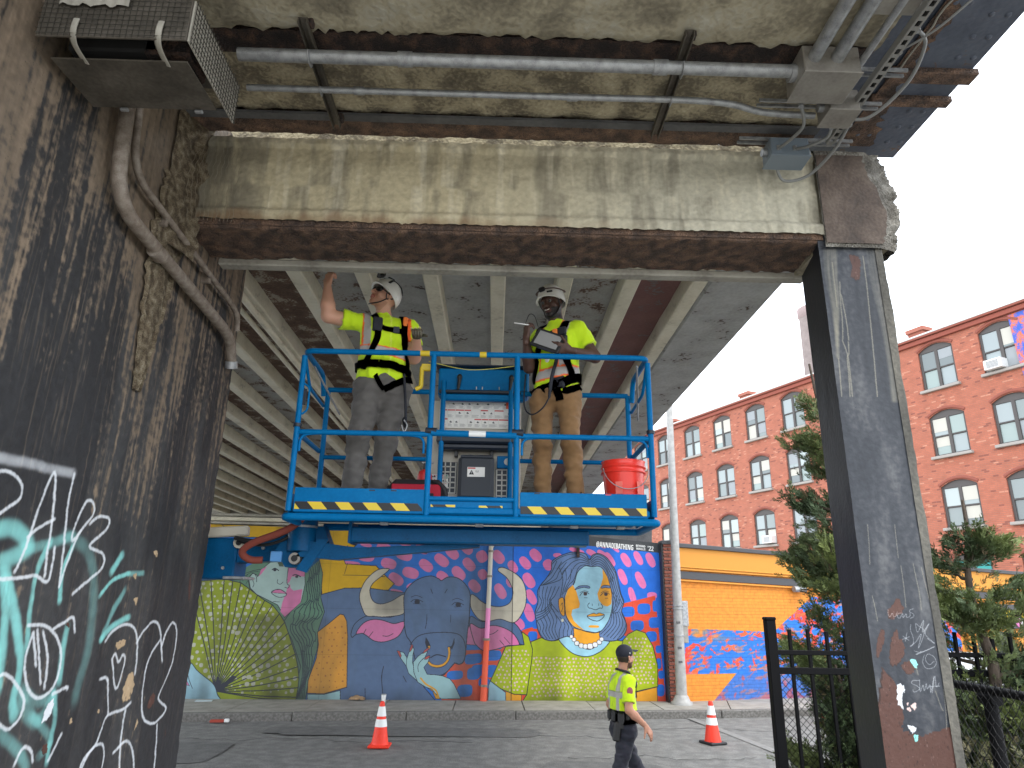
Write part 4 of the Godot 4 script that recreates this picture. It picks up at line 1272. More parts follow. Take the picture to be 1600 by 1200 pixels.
	# pipes on the abutment
	var wp := thing("wall_pipe", "thick old pipe bending down the dark pier and running along it", "pipe", Vector3.ZERO, "pipes on the pier face")
	put("pipe", Geo.new().tube(elbow([Vector3(-1.98, 4.85, -3.10), Vector3(-1.98, 4.19, -3.17), Vector3(-1.98, 4.10, -4.86), Vector3(-2.0, 3.93, -4.99)], 0.22), 0.038, 12), M.pipe_old, wp)
	put("pipe_end", Geo.new().cyl(Vector3(-1.998, 3.95, -4.98), Vector3(-2.0, 3.90, -5.0), 0.046, -1, 12), M.galv, wp)
	put("coupling", Geo.new().cyl(Vector3(-1.98, 4.15, -3.62), Vector3(-1.98, 4.145, -3.70), 0.044, -1, 12), M.pipe_old, wp)
	var wq := thing("wall_pipe", "thinner old pipe bending down the dark pier beside the thick one", "pipe", Vector3.ZERO, "pipes on the pier face")
	put("pipe", Geo.new().tube(elbow([Vector3(-1.99, 4.9, -3.22), Vector3(-1.99, 4.44, -3.28), Vector3(-1.99, 4.33, -4.95), Vector3(-2.0, 4.20, -5.0)], 0.18), 0.021, 10), M.pipe_old, wq)
	for zz in [-3.72, -4.4]: put("bracket", Geo.new().box(Vector3(-2.02, 4.40 - 0.065 * (-3.6 - zz), zz), Vector3(0.07, 0.07, 0.03), 0.006), M.pipe_old, wq)
	# chicken wire hanging over the beam's end
	var cw := Geo.new()
	for a in 12:
		var p1 := []
		for s in 13:
			var e := s / 12.0
			p1.append(Vector3(-2.0 + 0.025 * a + 0.01 * (s % 2), 5.1 - 0.55 * e, -3.98 + 0.10 * sin(e * 3.0) * (1.0 - a / 12.0)))
		cw.tube(p1, 0.0016, 3, false)
	one("hanging_wire_netting", cw, plain(lin(0.24, 0.2, 0.14), 0.6), "torn wire netting hanging where the cross beam meets the pier", "netting")

# ---------------------------------------------------------------- buildings across the road
func mural_building() -> void:
	var b := thing("painted_wall", "long low wall painted with a mural of two women, a fan and a blue buffalo", "wall")
	var c := Canvas.new(2048, 702, Color8(28, 112, 220), paints())
	c.oval("pink",857,108,31.4,16.6,10)
	c.oval("pink",944,87,27.1,12.9,8)
	c.oval("pink",781,99,24.4,7.9,10)
	c.oval("pink",1018,110,30.9,19.8,22)
	c.oval("pink",944,138,34.7,21.5,16)
	c.oval("pink",1081,88,27.1,14.1,15)
	c.oval("pink",785,147,35.2,20.5,6)
	c.oval("pink",881,174,33.1,21.5,15)
	c.oval("pink",1146,124,33.6,20.8,42)
	c.oval("pink",1038,179,33.1,20.5,36)
	c.oval("pink",1103,156,34.7,20.8,36)
	c.oval("pink",1205,101,34.1,20.8,46)
	c.oval("pink",1220,171,31.9,20.5,46)
	c.oval("pink",975,210,35.2,22.1,16)
	c.oval("pink",1177,208,34.1,21.5,44)
	c.oval("pink",916,237,34.1,21.1,34)
	c.oval("pink",1109,221,26.0,18.2,30)
	c.oval("pink",1246,259,29.3,20.5,46)
	c.oval("pink",716,133,17.1,17.6,10)
	c.oval("pink",728,175,35.2,7.2,5)
	c.oval("pink",922,285,26.7,6.7,12)
	c.oval("pink",977,265,16.0,12.0,-30)
	c.oval("pink",1131,78,24.8,9.9,20)
	c.oval("pink",1274,137,25.3,23.8,60)
	c.oval("pink",1279,211,21.7,19.5,60)
	c.oval("pink",1344,137,31.9,21.8,48)
	c.oval("pink",1460,160,30.3,18.8,48)
	c.oval("pink",1505,127,30.2,20.8,46)
	c.oval("pink",1407,177,27.5,17.9,56)
	c.oval("pink",1560,166,23.5,21.8,56)
	c.oval("pink",1477,232,34.1,21.5,55)
	c.oval("pink",1356,278,34.1,20.2,56)
	c.oval("pink",1400,240,22.0,19.5,60)
	c.oval("pink",1487,299,33.6,17.3,60)
	c.oval("pink",1478,362,37.9,19.2,68)
	c.oval("pink",1440,409,22.8,18.6,60)
	c.oval("pink",1749,112,23.8,12.1,25)
	c.oval("pink",1684,104,34.1,9.1,14)
	c.oval("pink",1599,125,17.9,8.9,0)
	c.oval("pink",1790,75,28.4,11.1,25)
	c.oval("pink",1795,114,22.7,11.1,30)
	c.oval("pink",1829,138,34.1,14.9,56)
	c.oval("pink",1900,139,32.9,17.1,58)
	c.oval("pink",1955,130,31.7,15.1,62)
	c.oval("pink",2009,137,32.3,16.9,65)
	c.oval("pink",1883,210,35.2,15.9,68)
	c.oval("pink",1961,222,37.5,16.9,64)
	c.oval("pink",1922,286,35.2,13.7,74)
	c.oval("pink",2009,285,21.6,13.7,0)
	c.oval("pink",1849,88,28.4,8.1,40)
	c.poly("coral",[1055,630,1177,515,1250,512,1361,508,1453,431,1509,415,1881,320,2022,285,2049,705,1136,709],0,0)
	c.cell("blue",1902,353,28,21)
	c.cell("blue",1971,340,28,22)
	c.cell("blue",2020,328,11,23)
	c.cell("blue",1939,408,29,21)
	c.cell("blue",2015,395,25,22)
	c.cell("blue",1998,451,24,21)
	c.cell("blue",1494,455,20,19)
	c.cell("blue",1331,532,34,20)
	c.cell("blue",1263,544,22,19)
	c.cell("blue",1326,592,23,24)
	c.cell("blue",2026,501,12,15)
	c.cell("blue",2025,557,11,21)
	c.cell("blue",2033,600,12,16)
	c.cell("blue",2028,660,16,23)
	c.cell("blue",1867,461,22,13)
	c.cell("blue",1516,418,22,8)
	c.cell("blue",1454,481,22,11)
	c.cell("blue",1271,589,28,22)
	c.cell("blue",1296,634,22,16)
	c.cell("blue",1237,499,20,11)
	c.cell("blue",1242,547,27,20)
	c.cell("blue",1327,535,23,17)
	c.cell("blue",1177,608,33,17)
	c.cell("blue",1253,602,27,23)
	c.cell("blue",1326,595,24,16)
	c.cell("blue",1219,666,31,23)
	c.cell("blue",1324,640,17,17)
	c.poly("yellow",[104,-22,362,-29,741,3,763,75,741,99,690,155,702,179,830,184,867,220,910,255,887,281,617,306,599,204,428,77,139,78],3.12,0)
	c.line("ink",[695,224,813,224,869,228],2.86,0)
	c.line("ink",[710,176,701,219],2.08,0)
	c.line("ink",[662,128,707,103],2.08,0)
	c.line("ink",[174,26,203,54],2.6,0)
	c.poly("pink",[89,-22,125,-23,136,88,105,89],0,0)
	c.poly("blue",[21,-20,91,-22,105,89,37,91],0,0)
	c.poly("bull",[609,464,611,304,706,277,798,274,956,291,1175,399,1181,555,1135,606,1053,652,1103,704,702,706],3.12,0)
	c.line("ink",[888,577,883,619,893,686],3.12,1)
	c.line("ink",[820,659,823,691],2.6,1)
	c.line("ink",[968,612,983,636],2.6,1)
	c.poly("bull",[770,456,753,468,748,451,760,416,795,389,831,385,904,388,961,371,965,425,931,425,856,403],3.12,1)
	c.poly("pink",[768,453,791,416,826,399,868,400,918,413,960,405,956,437,934,466,886,484,844,481,812,462,794,453],3.12,1)
	c.line("ink",[797,456,807,436],2.6,1)
	c.line("ink",[820,467,836,445],2.6,1)
	c.line("ink",[876,461,897,462,918,452],2.6,1)
	c.poly("cream",[882,202,879,194,836,201,795,238,774,281,771,316,783,351,803,383,837,386,886,387,961,369,957,298,900,326,858,337,826,324,811,286,821,256,856,225],3.12,1)
	c.poly("pink",[1228,417,1209,484,1225,491,1259,493,1261,461],2.08,0)
	c.poly("bull",[1233,381,1284,401,1358,390,1409,401,1441,431,1460,478,1457,489,1435,484,1372,455,1248,445],3.12,1)
	c.poly("pink",[1233,410,1278,427,1328,415,1378,426,1416,449,1438,490,1392,493,1342,508,1293,514,1262,494,1249,474],3.12,1)
	c.line("ink",[1304,453,1329,447,1350,433],2.6,1)
	c.line("ink",[1357,473,1376,493],2.6,1)
	c.line("ink",[1375,461,1401,487],2.6,1)
	c.poly("cream",[1233,294,1256,303,1275,319,1313,336,1358,340,1395,325,1409,288,1403,258,1381,222,1345,195,1351,182,1377,184,1425,209,1454,242,1466,293,1458,348,1418,402,1358,390,1309,399,1271,393,1245,366,1232,339],3.12,1)
	c.poly("bull",[959,378,954,298,982,254,1018,231,1062,221,1094,232,1106,239,1131,225,1169,226,1201,246,1227,285,1229,339,1228,386,1222,445,1218,515,1212,555,1194,567,1173,564,1141,598,1105,612,1051,607,1026,590,996,494,973,460,962,419],3.38,1)
	c.line("ink",[990,494,1013,466,1049,451,1116,445,1177,449,1206,470,1218,515,1210,554,1192,567,1172,561],3.12,1)
	c.line("ink",[982,327,995,318,1014,317,1033,326],2.34,1)
	c.line("ink",[982,308,1004,301,1029,309],2.08,1)
	c.oval("ink",1009,326,11.2,8.3,0)
	c.line("ink",[993,334,1024,334],1.95,1)
	c.line("ink",[1153,337,1166,327,1185,327,1204,336],2.34,1)
	c.line("ink",[1154,317,1175,310,1200,318],2.08,1)
	c.oval("ink",1180,335,11.3,8.3,0)
	c.line("ink",[1164,344,1195,343],1.95,1)
	c.line("ink",[1052,376,1052,406,1048,431],2.6,1)
	c.line("ink",[1151,376,1151,405],2.6,1)
	c.line("ink",[1063,273,1071,292],2.6,1)
	c.line("ink",[1132,273,1122,290],2.6,1)
	c.poly("ink",[1052,463,1050,485,1058,508,1074,499,1065,482],0,0)
	c.poly("ink",[1169,464,1160,495,1152,501,1161,512,1171,486],0,0)
	c.line("ink",[1075,543,1101,531,1138,539],3.9,1)
	c.line("ink",[1069,560,1082,571,1106,576,1130,569,1146,551,1152,525,1148,502],11.05,1)
	c.line("gold",[1069,561,1082,571,1106,575,1130,568,1146,550,1151,525,1148,504],7.8,1)
	c.line("ink",[1067,499,1066,507],11.05,1)
	c.line("gold",[1067,500,1066,507],7.8,1)
	c.poly("gold",[1036,614,1051,628,1073,647,1101,658,1117,677,1124,697,1103,697,1090,669,1062,653,1043,633],2.08,0)
	c.poly("mint",[948,534,950,521,965,524,979,543,981,578,955,547],2.34,0)
	c.poly("mint",[979,575,979,550,986,524,991,518,1001,500,1007,512,1003,532,1003,561,1026,631,990,603],2.34,0)
	c.poly("mint",[1006,561,1023,539,1053,516,1062,520,1052,543,1071,542,1066,560,1050,580,1065,606,1096,607,1126,611,1157,622,1175,642,1205,696,1124,697,1102,678,1086,661,1062,654,1028,635,1011,600],2.34,0)
	c.line("ink",[1050,543,1033,560,1026,577,1029,597],2.34,1)
	c.line("gold",[1039,620,1061,642,1089,657,1105,669,1116,694],6.5,1)
	c.poly("nail",[937,517,949,519,957,537,953,545],1.82,0)
	c.poly("nail",[989,520,989,510,996,492,1001,496,1000,507,993,519],1.82,0)
	c.poly("nail",[1042,528,1049,515,1066,503,1067,510,1055,521],1.82,0)
	c.poly("nail",[1050,549,1056,540,1072,534,1072,540,1061,549],1.82,0)
	c.poly("hair_green",[244,232,364,159,534,134,563,413,579,710,484,710,465,548,281,349],0,0)
	c.poly("hair_green",[543,112,586,147,611,218,613,316,633,371,615,440,618,514,597,613,589,710,538,710,559,580,514,481,471,415,531,318,527,205,512,134],2.86,0)
	c.poly("hair_green",[280,259,280,231,327,213,369,205,352,237,319,258,322,293],2.34,0)
	c.poly("mint_pale",[348,237,375,194,407,165,530,162,544,262,536,331,476,395,442,347,353,307,325,283,313,244,327,223,344,230],2.6,0)
	c.poly("pink",[471,263,468,178,533,177,539,233,487,234,479,256],0,0)
	c.poly("pink",[459,339,474,280,483,263,486,280,500,290,535,283,533,335,476,393,456,374],0,0)
	c.poly("pink",[352,237,359,208,382,194,364,223],0,0)
	c.line("ink",[469,185,469,256,480,270,476,280,463,277],2.34,1)
	c.line("ink",[322,283,313,244,329,225,343,237,347,258],2.34,1)
	c.line("ink",[328,248,337,265,334,279],2.08,1)
	c.poly("moss",[421,173,445,180,448,194,432,193],1.3,0)
	c.poly("moss",[493,192,529,191,530,201,494,200],1.3,0)
	c.line("ink",[404,208,415,202,431,211],3.9,1)
	c.oval("ink",415,209,6.4,4.9,0)
	c.line("ink",[490,229,504,226,523,234],3.9,1)
	c.oval("ink",507,234,6.5,4.9,0)
	c.poly("mint_pale",[411,299,425,288,446,286,471,301,467,313,439,316],2.34,1)
	c.poly("pink",[411,299,425,288,446,286,474,302,444,301],1.56,0)
	c.line("ink",[423,334,448,335],1.95,1)
	c.line("ink",[431,246,431,260,444,265,454,256],2.08,1)
	c.waves("hair_ink",[551,126,540,191,549,261,534,338,484,401,521,481,565,574,550,697],[583,147,609,218,610,316,628,371,610,440,615,514,595,613,585,697],8,3.2)
	c.line("hair_ink",[290,255,314,223,349,216],2.08,1)
	c.line("hair_ink",[282,245,308,227],2.08,1)
	c.line("hair_ink",[305,266,317,241],2.08,1)
	c.poly("amber",[612,450,658,413,697,379,712,382,726,405,735,462,748,656,659,681,595,679,593,632,617,549,621,498],3.12,0)
	c.dots("rust_dot",581,430,747,675,60,2,3.4)
	c.poly("mint",[595,683,659,683,723,668,727,714,598,714],2.6,0)
	c.poly("olive",[251,711,66,617,23,298,73,263,114,258,163,254,215,246,251,256,284,262,322,286,357,310,388,330,421,347,453,381,478,414,497,455,515,495,533,535,548,581,556,620,557,659,554,694,552,710],3.38,0)
	c.dots("offwhite",24,264,558,694,300,2.6,9)
	c.line("ink",[239,673,162,477,73,263],3.9,1)
	c.line("ink",[239,673,183,475,114,258],3.9,1)
	c.line("ink",[239,673,206,474,163,254],3.9,1)
	c.line("ink",[239,673,232,470,215,246],3.9,1)
	c.line("ink",[239,673,250,475,251,256],3.9,1)
	c.line("ink",[239,673,266,478,284,262],3.9,1)
	c.line("ink",[239,673,284,489,322,286],3.9,1)
	c.line("ink",[239,673,301,501,357,310],3.9,1)
	c.line("ink",[239,673,316,511,388,330],3.9,1)
	c.line("ink",[239,673,333,519,421,347],3.9,1)
	c.line("ink",[239,673,349,535,453,381],3.9,1)
	c.line("ink",[239,673,361,551,478,414],3.9,1)
	c.line("ink",[239,673,370,571,497,455],3.9,1)
	c.line("ink",[239,673,380,590,515,495],3.9,1)
	c.line("ink",[239,673,389,610,533,535],3.9,1)
	c.line("ink",[239,673,397,633,548,581],3.9,1)
	c.line("ink",[239,673,401,652,556,620],3.9,1)
	c.line("ink",[239,673,402,671,557,659],3.9,1)
	c.line("ink",[239,673,400,689,554,694],3.9,1)
	c.line("ink",[239,673,400,697,552,710],3.9,1)
	c.poly("ink",[239,677,295,615,316,621,262,673],0,0)
	c.oval("offwhite",357,647,9.5,7.7,0)
	c.oval("offwhite",361,621,9.5,7.7,0)
	c.oval("offwhite",295,457,9.7,8.0,0)
	c.oval("offwhite",397,614,9.7,7.8,0)
	c.poly("ice",[48,591,101,584,126,568,157,597,187,619,228,648,247,683,249,711,67,712],2.86,1)
	c.oval("moss",104,568,15.0,16.9,20)
	c.poly("pink",[82,594,97,600,138,655,117,649],1.3,0)
	c.line("ink",[114,584,131,629,150,664],2.34,1)
	c.poly("lime",[1488,477,1535,459,1585,473,1610,467,1654,516,1704,532,1748,527,1792,503,1822,465,1873,470,1899,443,1935,425,1973,437,2003,489,2020,565,2016,646,1919,666,1905,709,1450,711,1471,680],3.12,0)
	c.poly("ice",[1315,647,1322,628,1385,672,1386,711,1314,711],2.34,0)
	c.poly("gold",[1385,667,1450,680,1450,711,1386,711],2.08,0)
	c.poly("gold",[1922,668,2013,647,2013,708,1921,709],2.6,0)
	c.poly("ice",[1910,670,1924,668,1923,709,1905,709],1.82,0)
	c.poly("lime",[1322,629,1350,568,1382,497,1435,491,1459,489,1448,438,1477,457,1494,506,1491,547,1471,680,1419,678,1364,658],3.12,0)
	c.line("ink",[1876,472,1865,508,1873,567],2.6,1)
	c.dots("blush",1349,514,1480,672,70,3.2,4.4)
	c.dots("blush",1498,541,1906,692,230,3.2,4.4)
	c.dots("blush",1895,461,2005,646,75,3.2,4.4)
	c.poly("ice",[1605,469,1623,454,1654,459,1685,490,1736,504,1780,477,1800,463,1824,465,1792,503,1748,527,1704,532,1654,516],3.12,1)
	c.poly("hair_blue",[1739,140,1724,118,1698,111,1664,111,1631,120,1597,135,1575,154,1573,186,1552,221,1527,250,1514,278,1516,319,1504,361,1509,395,1518,435,1535,462,1574,473,1606,464,1639,454,1664,453,1719,392,1776,452,1798,469,1848,468,1882,444,1894,407,1874,355,1885,314,1873,279,1863,230,1853,188,1832,152,1810,127,1780,114,1754,121],3.38,1)
	c.strands("hair_ink",[1738,143,1698,119,1645,122,1597,143,1576,164],[1742,165,1705,165,1686,184,1678,219,1666,247],4,2.55)
	c.strands("hair_ink",[1597,150,1575,196,1552,221,1527,253],[1660,156,1623,195,1611,227,1541,250],3,2.55)
	c.strands("hair_ink",[1608,178,1622,220,1618,262,1611,297],[1686,184,1670,226,1648,248,1633,276],3,2.55)
	c.strands("hair_ink",[1523,257,1520,292,1531,319,1509,361],[1607,255,1589,291,1571,319,1603,359],5,2.55)
	c.strands("hair_ink",[1509,364,1538,353,1560,332,1571,305],[1509,395,1545,377,1571,349,1574,325],3,2.55)
	c.strands("hair_ink",[1513,395,1527,421,1524,442,1542,465],[1578,346,1596,387,1588,427,1603,464],5,2.55)
	c.strands("hair_ink",[1592,370,1614,403,1606,434,1606,461],[1643,393,1661,420,1657,440,1660,454],3,2.55)
	c.strands("hair_ink",[1742,143,1769,118,1802,128,1828,156,1849,191],[1749,168,1779,157,1809,178,1823,217,1837,245],4,2.55)
	c.strands("hair_ink",[1851,191,1859,234,1869,276,1883,314],[1822,224,1832,266,1846,300,1853,335],4,2.55)
	c.strands("hair_ink",[1881,317,1867,342,1856,356,1833,360],[1840,273,1842,307,1838,328,1834,353],3,2.55)
	c.strands("hair_ink",[1874,352,1891,396,1879,431,1849,467],[1830,363,1825,397,1810,418,1780,445],5,2.55)
	c.poly("ice",[1670,244,1685,198,1704,177,1723,167,1749,171,1775,168,1797,178,1815,210,1826,245,1834,287,1832,342,1816,391,1788,428,1762,438,1733,436,1704,429,1668,416,1643,389,1632,359,1629,304,1644,265],2.86,1)
	c.poly("gold",[1666,247,1681,275,1695,324,1691,340,1662,348,1658,369,1668,393,1690,413,1713,430,1668,415,1644,388,1633,359,1630,304,1645,265],0,0)
	c.poly("gold",[1796,179,1815,210,1826,245,1833,287,1830,323,1812,333,1794,328,1776,307,1771,282,1786,249,1797,217],0,0)
	c.poly("gold",[1666,421,1711,431,1762,439,1779,432,1775,445,1781,466,1761,488,1703,490,1669,467],2.34,0)
	c.line("ink",[1630,304,1633,359,1644,389,1668,416,1704,430,1733,437,1762,439,1788,429,1816,391],2.86,1)
	c.poly("gold",[1604,311,1611,302,1625,304,1629,369,1614,366,1605,339],2.6,1)
	c.line("ink",[1613,332,1620,321,1622,338,1616,356],2.08,1)
	c.oval("offwhite",1620,391,5.5,5.8,0)
	c.poly("hair_blue",[1674,267,1692,252,1722,249,1738,253,1736,260,1714,257,1692,261],2.34,1)
	c.poly("hair_blue",[1788,254,1799,247,1824,248,1825,258,1807,256,1790,259],2.34,1)
	c.line("ink",[1695,291,1708,277,1725,277,1735,283],2.47,1)
	c.line("ink",[1697,278,1714,271,1732,274],1.82,1)
	c.oval("brown",1719,283,8.1,7.0,0)
	c.oval("ink",1719,283,4.1,3.8,0)
	c.line("ink",[1713,299,1728,299],1.82,1)
	c.line("ink",[1784,290,1798,277,1814,277,1824,283],2.47,1)
	c.line("ink",[1787,278,1803,270,1822,274],1.82,1)
	c.oval("brown",1808,283,8.1,7.0,0)
	c.oval("ink",1808,283,4.1,3.8,0)
	c.line("ink",[1803,299,1817,299],1.82,1)
	c.line("ink",[1737,319,1729,328,1732,339,1742,341,1762,347,1779,340,1790,340,1792,331,1785,322],2.6,1)
	c.line("ink",[1748,323,1748,331],2.08,1)
	c.line("ink",[1776,322,1776,330],2.08,1)
	c.poly("ice",[1725,373,1742,366,1764,367,1782,362,1798,367,1793,379,1774,391,1756,391,1738,385],2.86,1)
	c.poly("gold",[1725,373,1742,364,1755,361,1765,364,1778,360,1799,366,1782,371,1756,374],2.34,1)
	c.oval("gold",1753,414,22.9,5.3,0)
	c.oval("ink",1657,455,8.3,7.5,0)
	c.oval("white",1657,455,6.4,5.8,0)
	c.oval("ink",1668,467,9.4,8.8,0)
	c.oval("white",1668,467,7.6,7.1,0)
	c.oval("ink",1680,481,10.9,9.9,0)
	c.oval("white",1680,481,9.0,8.1,0)
	c.oval("ink",1698,490,11.3,10.4,0)
	c.oval("white",1698,490,9.4,8.7,0)
	c.oval("ink",1716,493,11.3,10.4,0)
	c.oval("white",1716,493,9.4,8.7,0)
	c.oval("ink",1736,492,13.2,12.2,0)
	c.oval("white",1736,492,11.3,10.4,0)
	c.oval("ink",1757,486,12.0,11.0,0)
	c.oval("white",1757,486,10.1,9.3,0)
	c.oval("ink",1775,476,10.9,9.9,0)
	c.oval("white",1775,476,9.0,8.1,0)
	c.oval("ink",1785,464,9.6,8.7,0)
	c.oval("white",1785,464,7.7,7.0,0)
	c.poly("slate",[-259,-285,2162,-366,2135,113,2023,104,1625,74,1319,62,853,46,420,13,125,-23,-217,-41],0,0)
	# grime: soot veil, runs and scuffs that belong to the old wall
	var w := 2048
	var h := 702
	var big := noise_bytes(w, h, 101, 0.006, 4, Vector2(2, 8))
	var fine := noise_bytes(w, h, 102, 0.05, 4, Vector2(2, 2))
	var d := c.im.get_data()
	for j in w * h:
		var yy := j >> 11
		var k := 214 + (fine[j] >> 4) + mini(16, maxi(0, (150 - big[j]) >> 1)) - maxi(0, (big[j] - 145) >> 1) - (maxi(0, yy - 640) * (big[j] + 60) >> 8) - (24 if yy % 178 < 2 or (j & 2047) % 640 < 2 else 0)
		if (j & 2047) < 1408:   # the older length of wall, dulled by soot and wear
			var so := 58 + (maxi(0, big[j] - 110) >> 1)
			d[4 * j] = (d[4 * j] * (256 - so) + 116 * so) >> 8; d[4 * j + 1] = (d[4 * j + 1] * (256 - so) + 116 * so) >> 8; d[4 * j + 2] = (d[4 * j + 2] * (256 - so) + 112 * so) >> 8
		d[4 * j] = mini(255, (d[4 * j] * k) >> 8); d[4 * j + 1] = mini(255, (d[4 * j + 1] * k) >> 8); d[4 * j + 2] = mini(255, (d[4 * j + 2] * k) >> 8)
	var im := Image.create_from_data(w, h, false, Image.FORMAT_RGBA8, d)
	var m := plain(Color.WHITE, 0.75)
	m.albedo_texture = ImageTexture.create_from_image(im)
	m.heightmap_enabled = true; m.heightmap_scale = 0.5
	m.heightmap_texture = ImageTexture.create_from_image(Image.create_from_data(w, h, false, Image.FORMAT_L8, fine))
	var bs := Basis(WD, Vector3.UP, WN)
	var top := [Vector2(0, 3.80), Vector2(2.4, 3.77), Vector2(7.4, 3.78), Vector2(9.2, 3.76), Vector2(11.52, 3.59)]
	var face := Geo.new()
	for j in top.size() - 1:
		var p: Vector2 = top[j]
		var q: Vector2 = top[j + 1]
		face.quad(W0 + WD * p.x, W0 + WD * q.x, W0 + WD * q.x + Vector3.UP * q.y, W0 + WD * p.x + Vector3.UP * p.y, [Vector2(p.x / 11.52, 1), Vector2(q.x / 11.52, 1), Vector2(q.x / 11.52, 1 - q.y / 3.95), Vector2(p.x / 11.52, 1 - p.y / 3.95)])
	put("painted_face", face, m, b)
	var core := Geo.new()
	core.prism(PackedVector2Array([Vector2(-6, -0.2), Vector2(11.52, -0.2), Vector2(11.52, 3.58), Vector2(9.2, 3.75), Vector2(7.4, 3.77), Vector2(2.4, 3.76), Vector2(-6, 3.85)]), 0.38, Transform3D(bs, W0 - WN * 0.384))
	put("core", core, M.slate, b)
	put("coping", Geo.new().box(W0 + WD * 1.6 + Vector3.UP * 3.83 - WN * 0.1, Vector3(14.0, 0.05, 0.34), 0.01, bs), M.ledge, b)
	put("coping", Geo.new().box(W0 + WD * 1.6 + Vector3.UP * 3.94 - WN * 0.2, Vector3(14.0, 0.09, 0.2), 0.01, bs), M.rib, b)
	put("coping", Geo.new().box(W0 + WD * 1.6 + Vector3.UP * 4.05 - WN * 0.3, Vector3(14.0, 0.06, 0.2), 0.01, bs), M.ledge, b)
	put("seam", Geo.new().box(W0 + WD * 7.92 + Vector3.UP * 1.8, Vector3(0.012, 3.6, 0.012), 0.0, bs), M.black, b)
	# signature: white brush lettering on the dark band
	var tilt := Basis(WD, Vector3.UP, WN) * Basis(Vector3.BACK, -0.075)
	for q in [["@ANNADIBATHING", 9.96, 3.55, 0.92, 0.125, "signature"], ["BEYOND", 10.95, 3.535, 0.23, 0.05, "small_line"], ["WALLS", 10.95, 3.465, 0.23, 0.05, "small_line"], ["'22", 11.24, 3.475, 0.145, 0.11, "year"]]:
		var t := letters(q[0], q[4], 0.012)
		t.horizontal_alignment = HORIZONTAL_ALIGNMENT_LEFT
		var box := t.get_aabb()
		var o := put(q[5], t, M.white, b)
		o.transform = Transform3D(tilt.scaled_local(Vector3(q[3] / maxf(box.size.x, 0.01), 1, 1)), W0 + WD * q[1] + Vector3.UP * (q[2] - 0.02) + WN * 0.006 - WD * box.position.x * q[3] / maxf(box.size.x, 0.01))
	one("dark_roof", Geo.new().box(W0 + WD * 10.2 + Vector3.UP * 3.72 - WN * 0.75, Vector3(2.6, 0.75, 0.5), 0.01, Basis(WD, Vector3.UP, WN) * Basis(Vector3.BACK, -0.05)), M.slate, "dark grey roof edge above the signed corner of the painted wall", "roof")
	# rain pipe in the colours of the wall behind it
	var rp := thing("rain_pipe", "rain pipe down the painted wall, bare at the top, pink and orange red below", "drainpipe", W0 + WD * 7.26 + WN * 0.08)
	put("upper_length", Geo.new().cyl(Vector3(0.085, 2.0, 0), Vector3(0.12, 3.66, 0), 0.055, -1, 14), M.cream_steel, rp)
	put("branch", Geo.new().tube([Vector3(0.10, 3.36, 0), Vector3(0.16, 3.46, 0), Vector3(0.36, 3.58, 0)], 0.05, 12), M.cream_steel, rp)
	put("middle_length", Geo.new().cyl(Vector3(0.065, 1.30, 0), Vector3(0.085, 2.0, 0), 0.056, -1, 14), plain(lin(0.72, 0.24, 0.45), 0.7), rp)
	put("lower_length", Geo.new().cyl(Vector3(0.02, 0.0, 0), Vector3(0.065, 1.30, 0), 0.075, 0.066, 14), plain(lin(0.70, 0.10, 0.045), 0.7), rp)
	for y in [0.32, 1.31, 2.72, 3.30]: put("clamp", Geo.new().cyl(Vector3(0.02 + 0.029 * y, y - 0.025, 0), Vector3(0.02 + 0.029 * y, y + 0.025, 0), 0.086 if y < 1.4 else 0.068, -1, 12), M.pipe_old, rp)
	for q in [[5.82, 3.52, "rusty bracket on the painted wall above the buffalo's head", "wall_bracket"], [9.5, 3.50, "rusty bracket over the painted woman's hair", "wall_bracket"]]:
		var br := thing(q[3], q[2], "bracket", W0 + WD * q[0] + Vector3.UP * q[1] + WN * 0.05, "old brackets on the painted wall")
		put("plate", Geo.new().box(Vector3(0, -0.12, 0), Vector3(0.07, 0.36, 0.06), 0.006), M.rust_dark, br)
		put("arm", Geo.new().box(Vector3(0.04, 0.06, 0.05), Vector3(0.05, 0.05, 0.16), 0.005), M.rust_dark, br)
	var fl := thing("flood_light", "small white flood light on the painted wall above the buffalo", "lamp", W0 + WD * 6.12 + Vector3.UP * 3.40 + WN * 0.12)
	put("housing", Geo.new().box(Vector3(0.06, 0.03, 0.04), Vector3(0.09, 0.15, 0.08), 0.012), M.off_white, fl)
	put("bracket", Geo.new().tube([Vector3(-0.16, 0.05, -0.1), Vector3(-0.06, -0.04, 0), Vector3(0.04, -0.06, 0.02)], 0.014, 6), M.black, fl)
	# brick pier at the corner
	var pi := thing("brick_pier", "narrow red brick pier with pale joints between the mural and the orange shop", "pier")
	var px := 4.085
	put("mortar_core", Geo.new().box(Vector3(px + 0.20, 1.92, -17.50), Vector3(0.36, 3.56, 0.28)), plain(lin(0.55, 0.50, 0.46), 0.95), pi)
	put("shadow_side", Geo.new().box(Vector3(px - 0.01, 1.94, -17.48), Vector3(0.035, 3.6, 0.36), 0.004), M.black, pi)  # black strip paints in the shadowed gap beside the mural
	var bm := []
	for k in 5: bm.append(plain(lin(0.27 + 0.04 * k, 0.09 + 0.013 * k, 0.06 + 0.009 * k), 0.9))
	var bricks := [Geo.new().box(Vector3.ZERO, Vector3(0.204, 0.059, 0.1), 0.006).mesh(), Geo.new().box(Vector3.ZERO, Vector3(0.094, 0.059, 0.1), 0.006).mesh()]
	for r in 45:
		var y := 0.19 + r * 0.079
		var x := px + 0.01
		for q in ([1, 0] if r % 2 else [0, 1]):
			var wd := 0.208 if q == 0 else 0.098
			var o := put("brick", bricks[q], bm[rng.randi() % 5], pi)
			o.position = Vector3(x + wd / 2 + 0.012, y, -17.345 + rng.randf_range(-0.004, 0.004))
			x += wd + 0.013
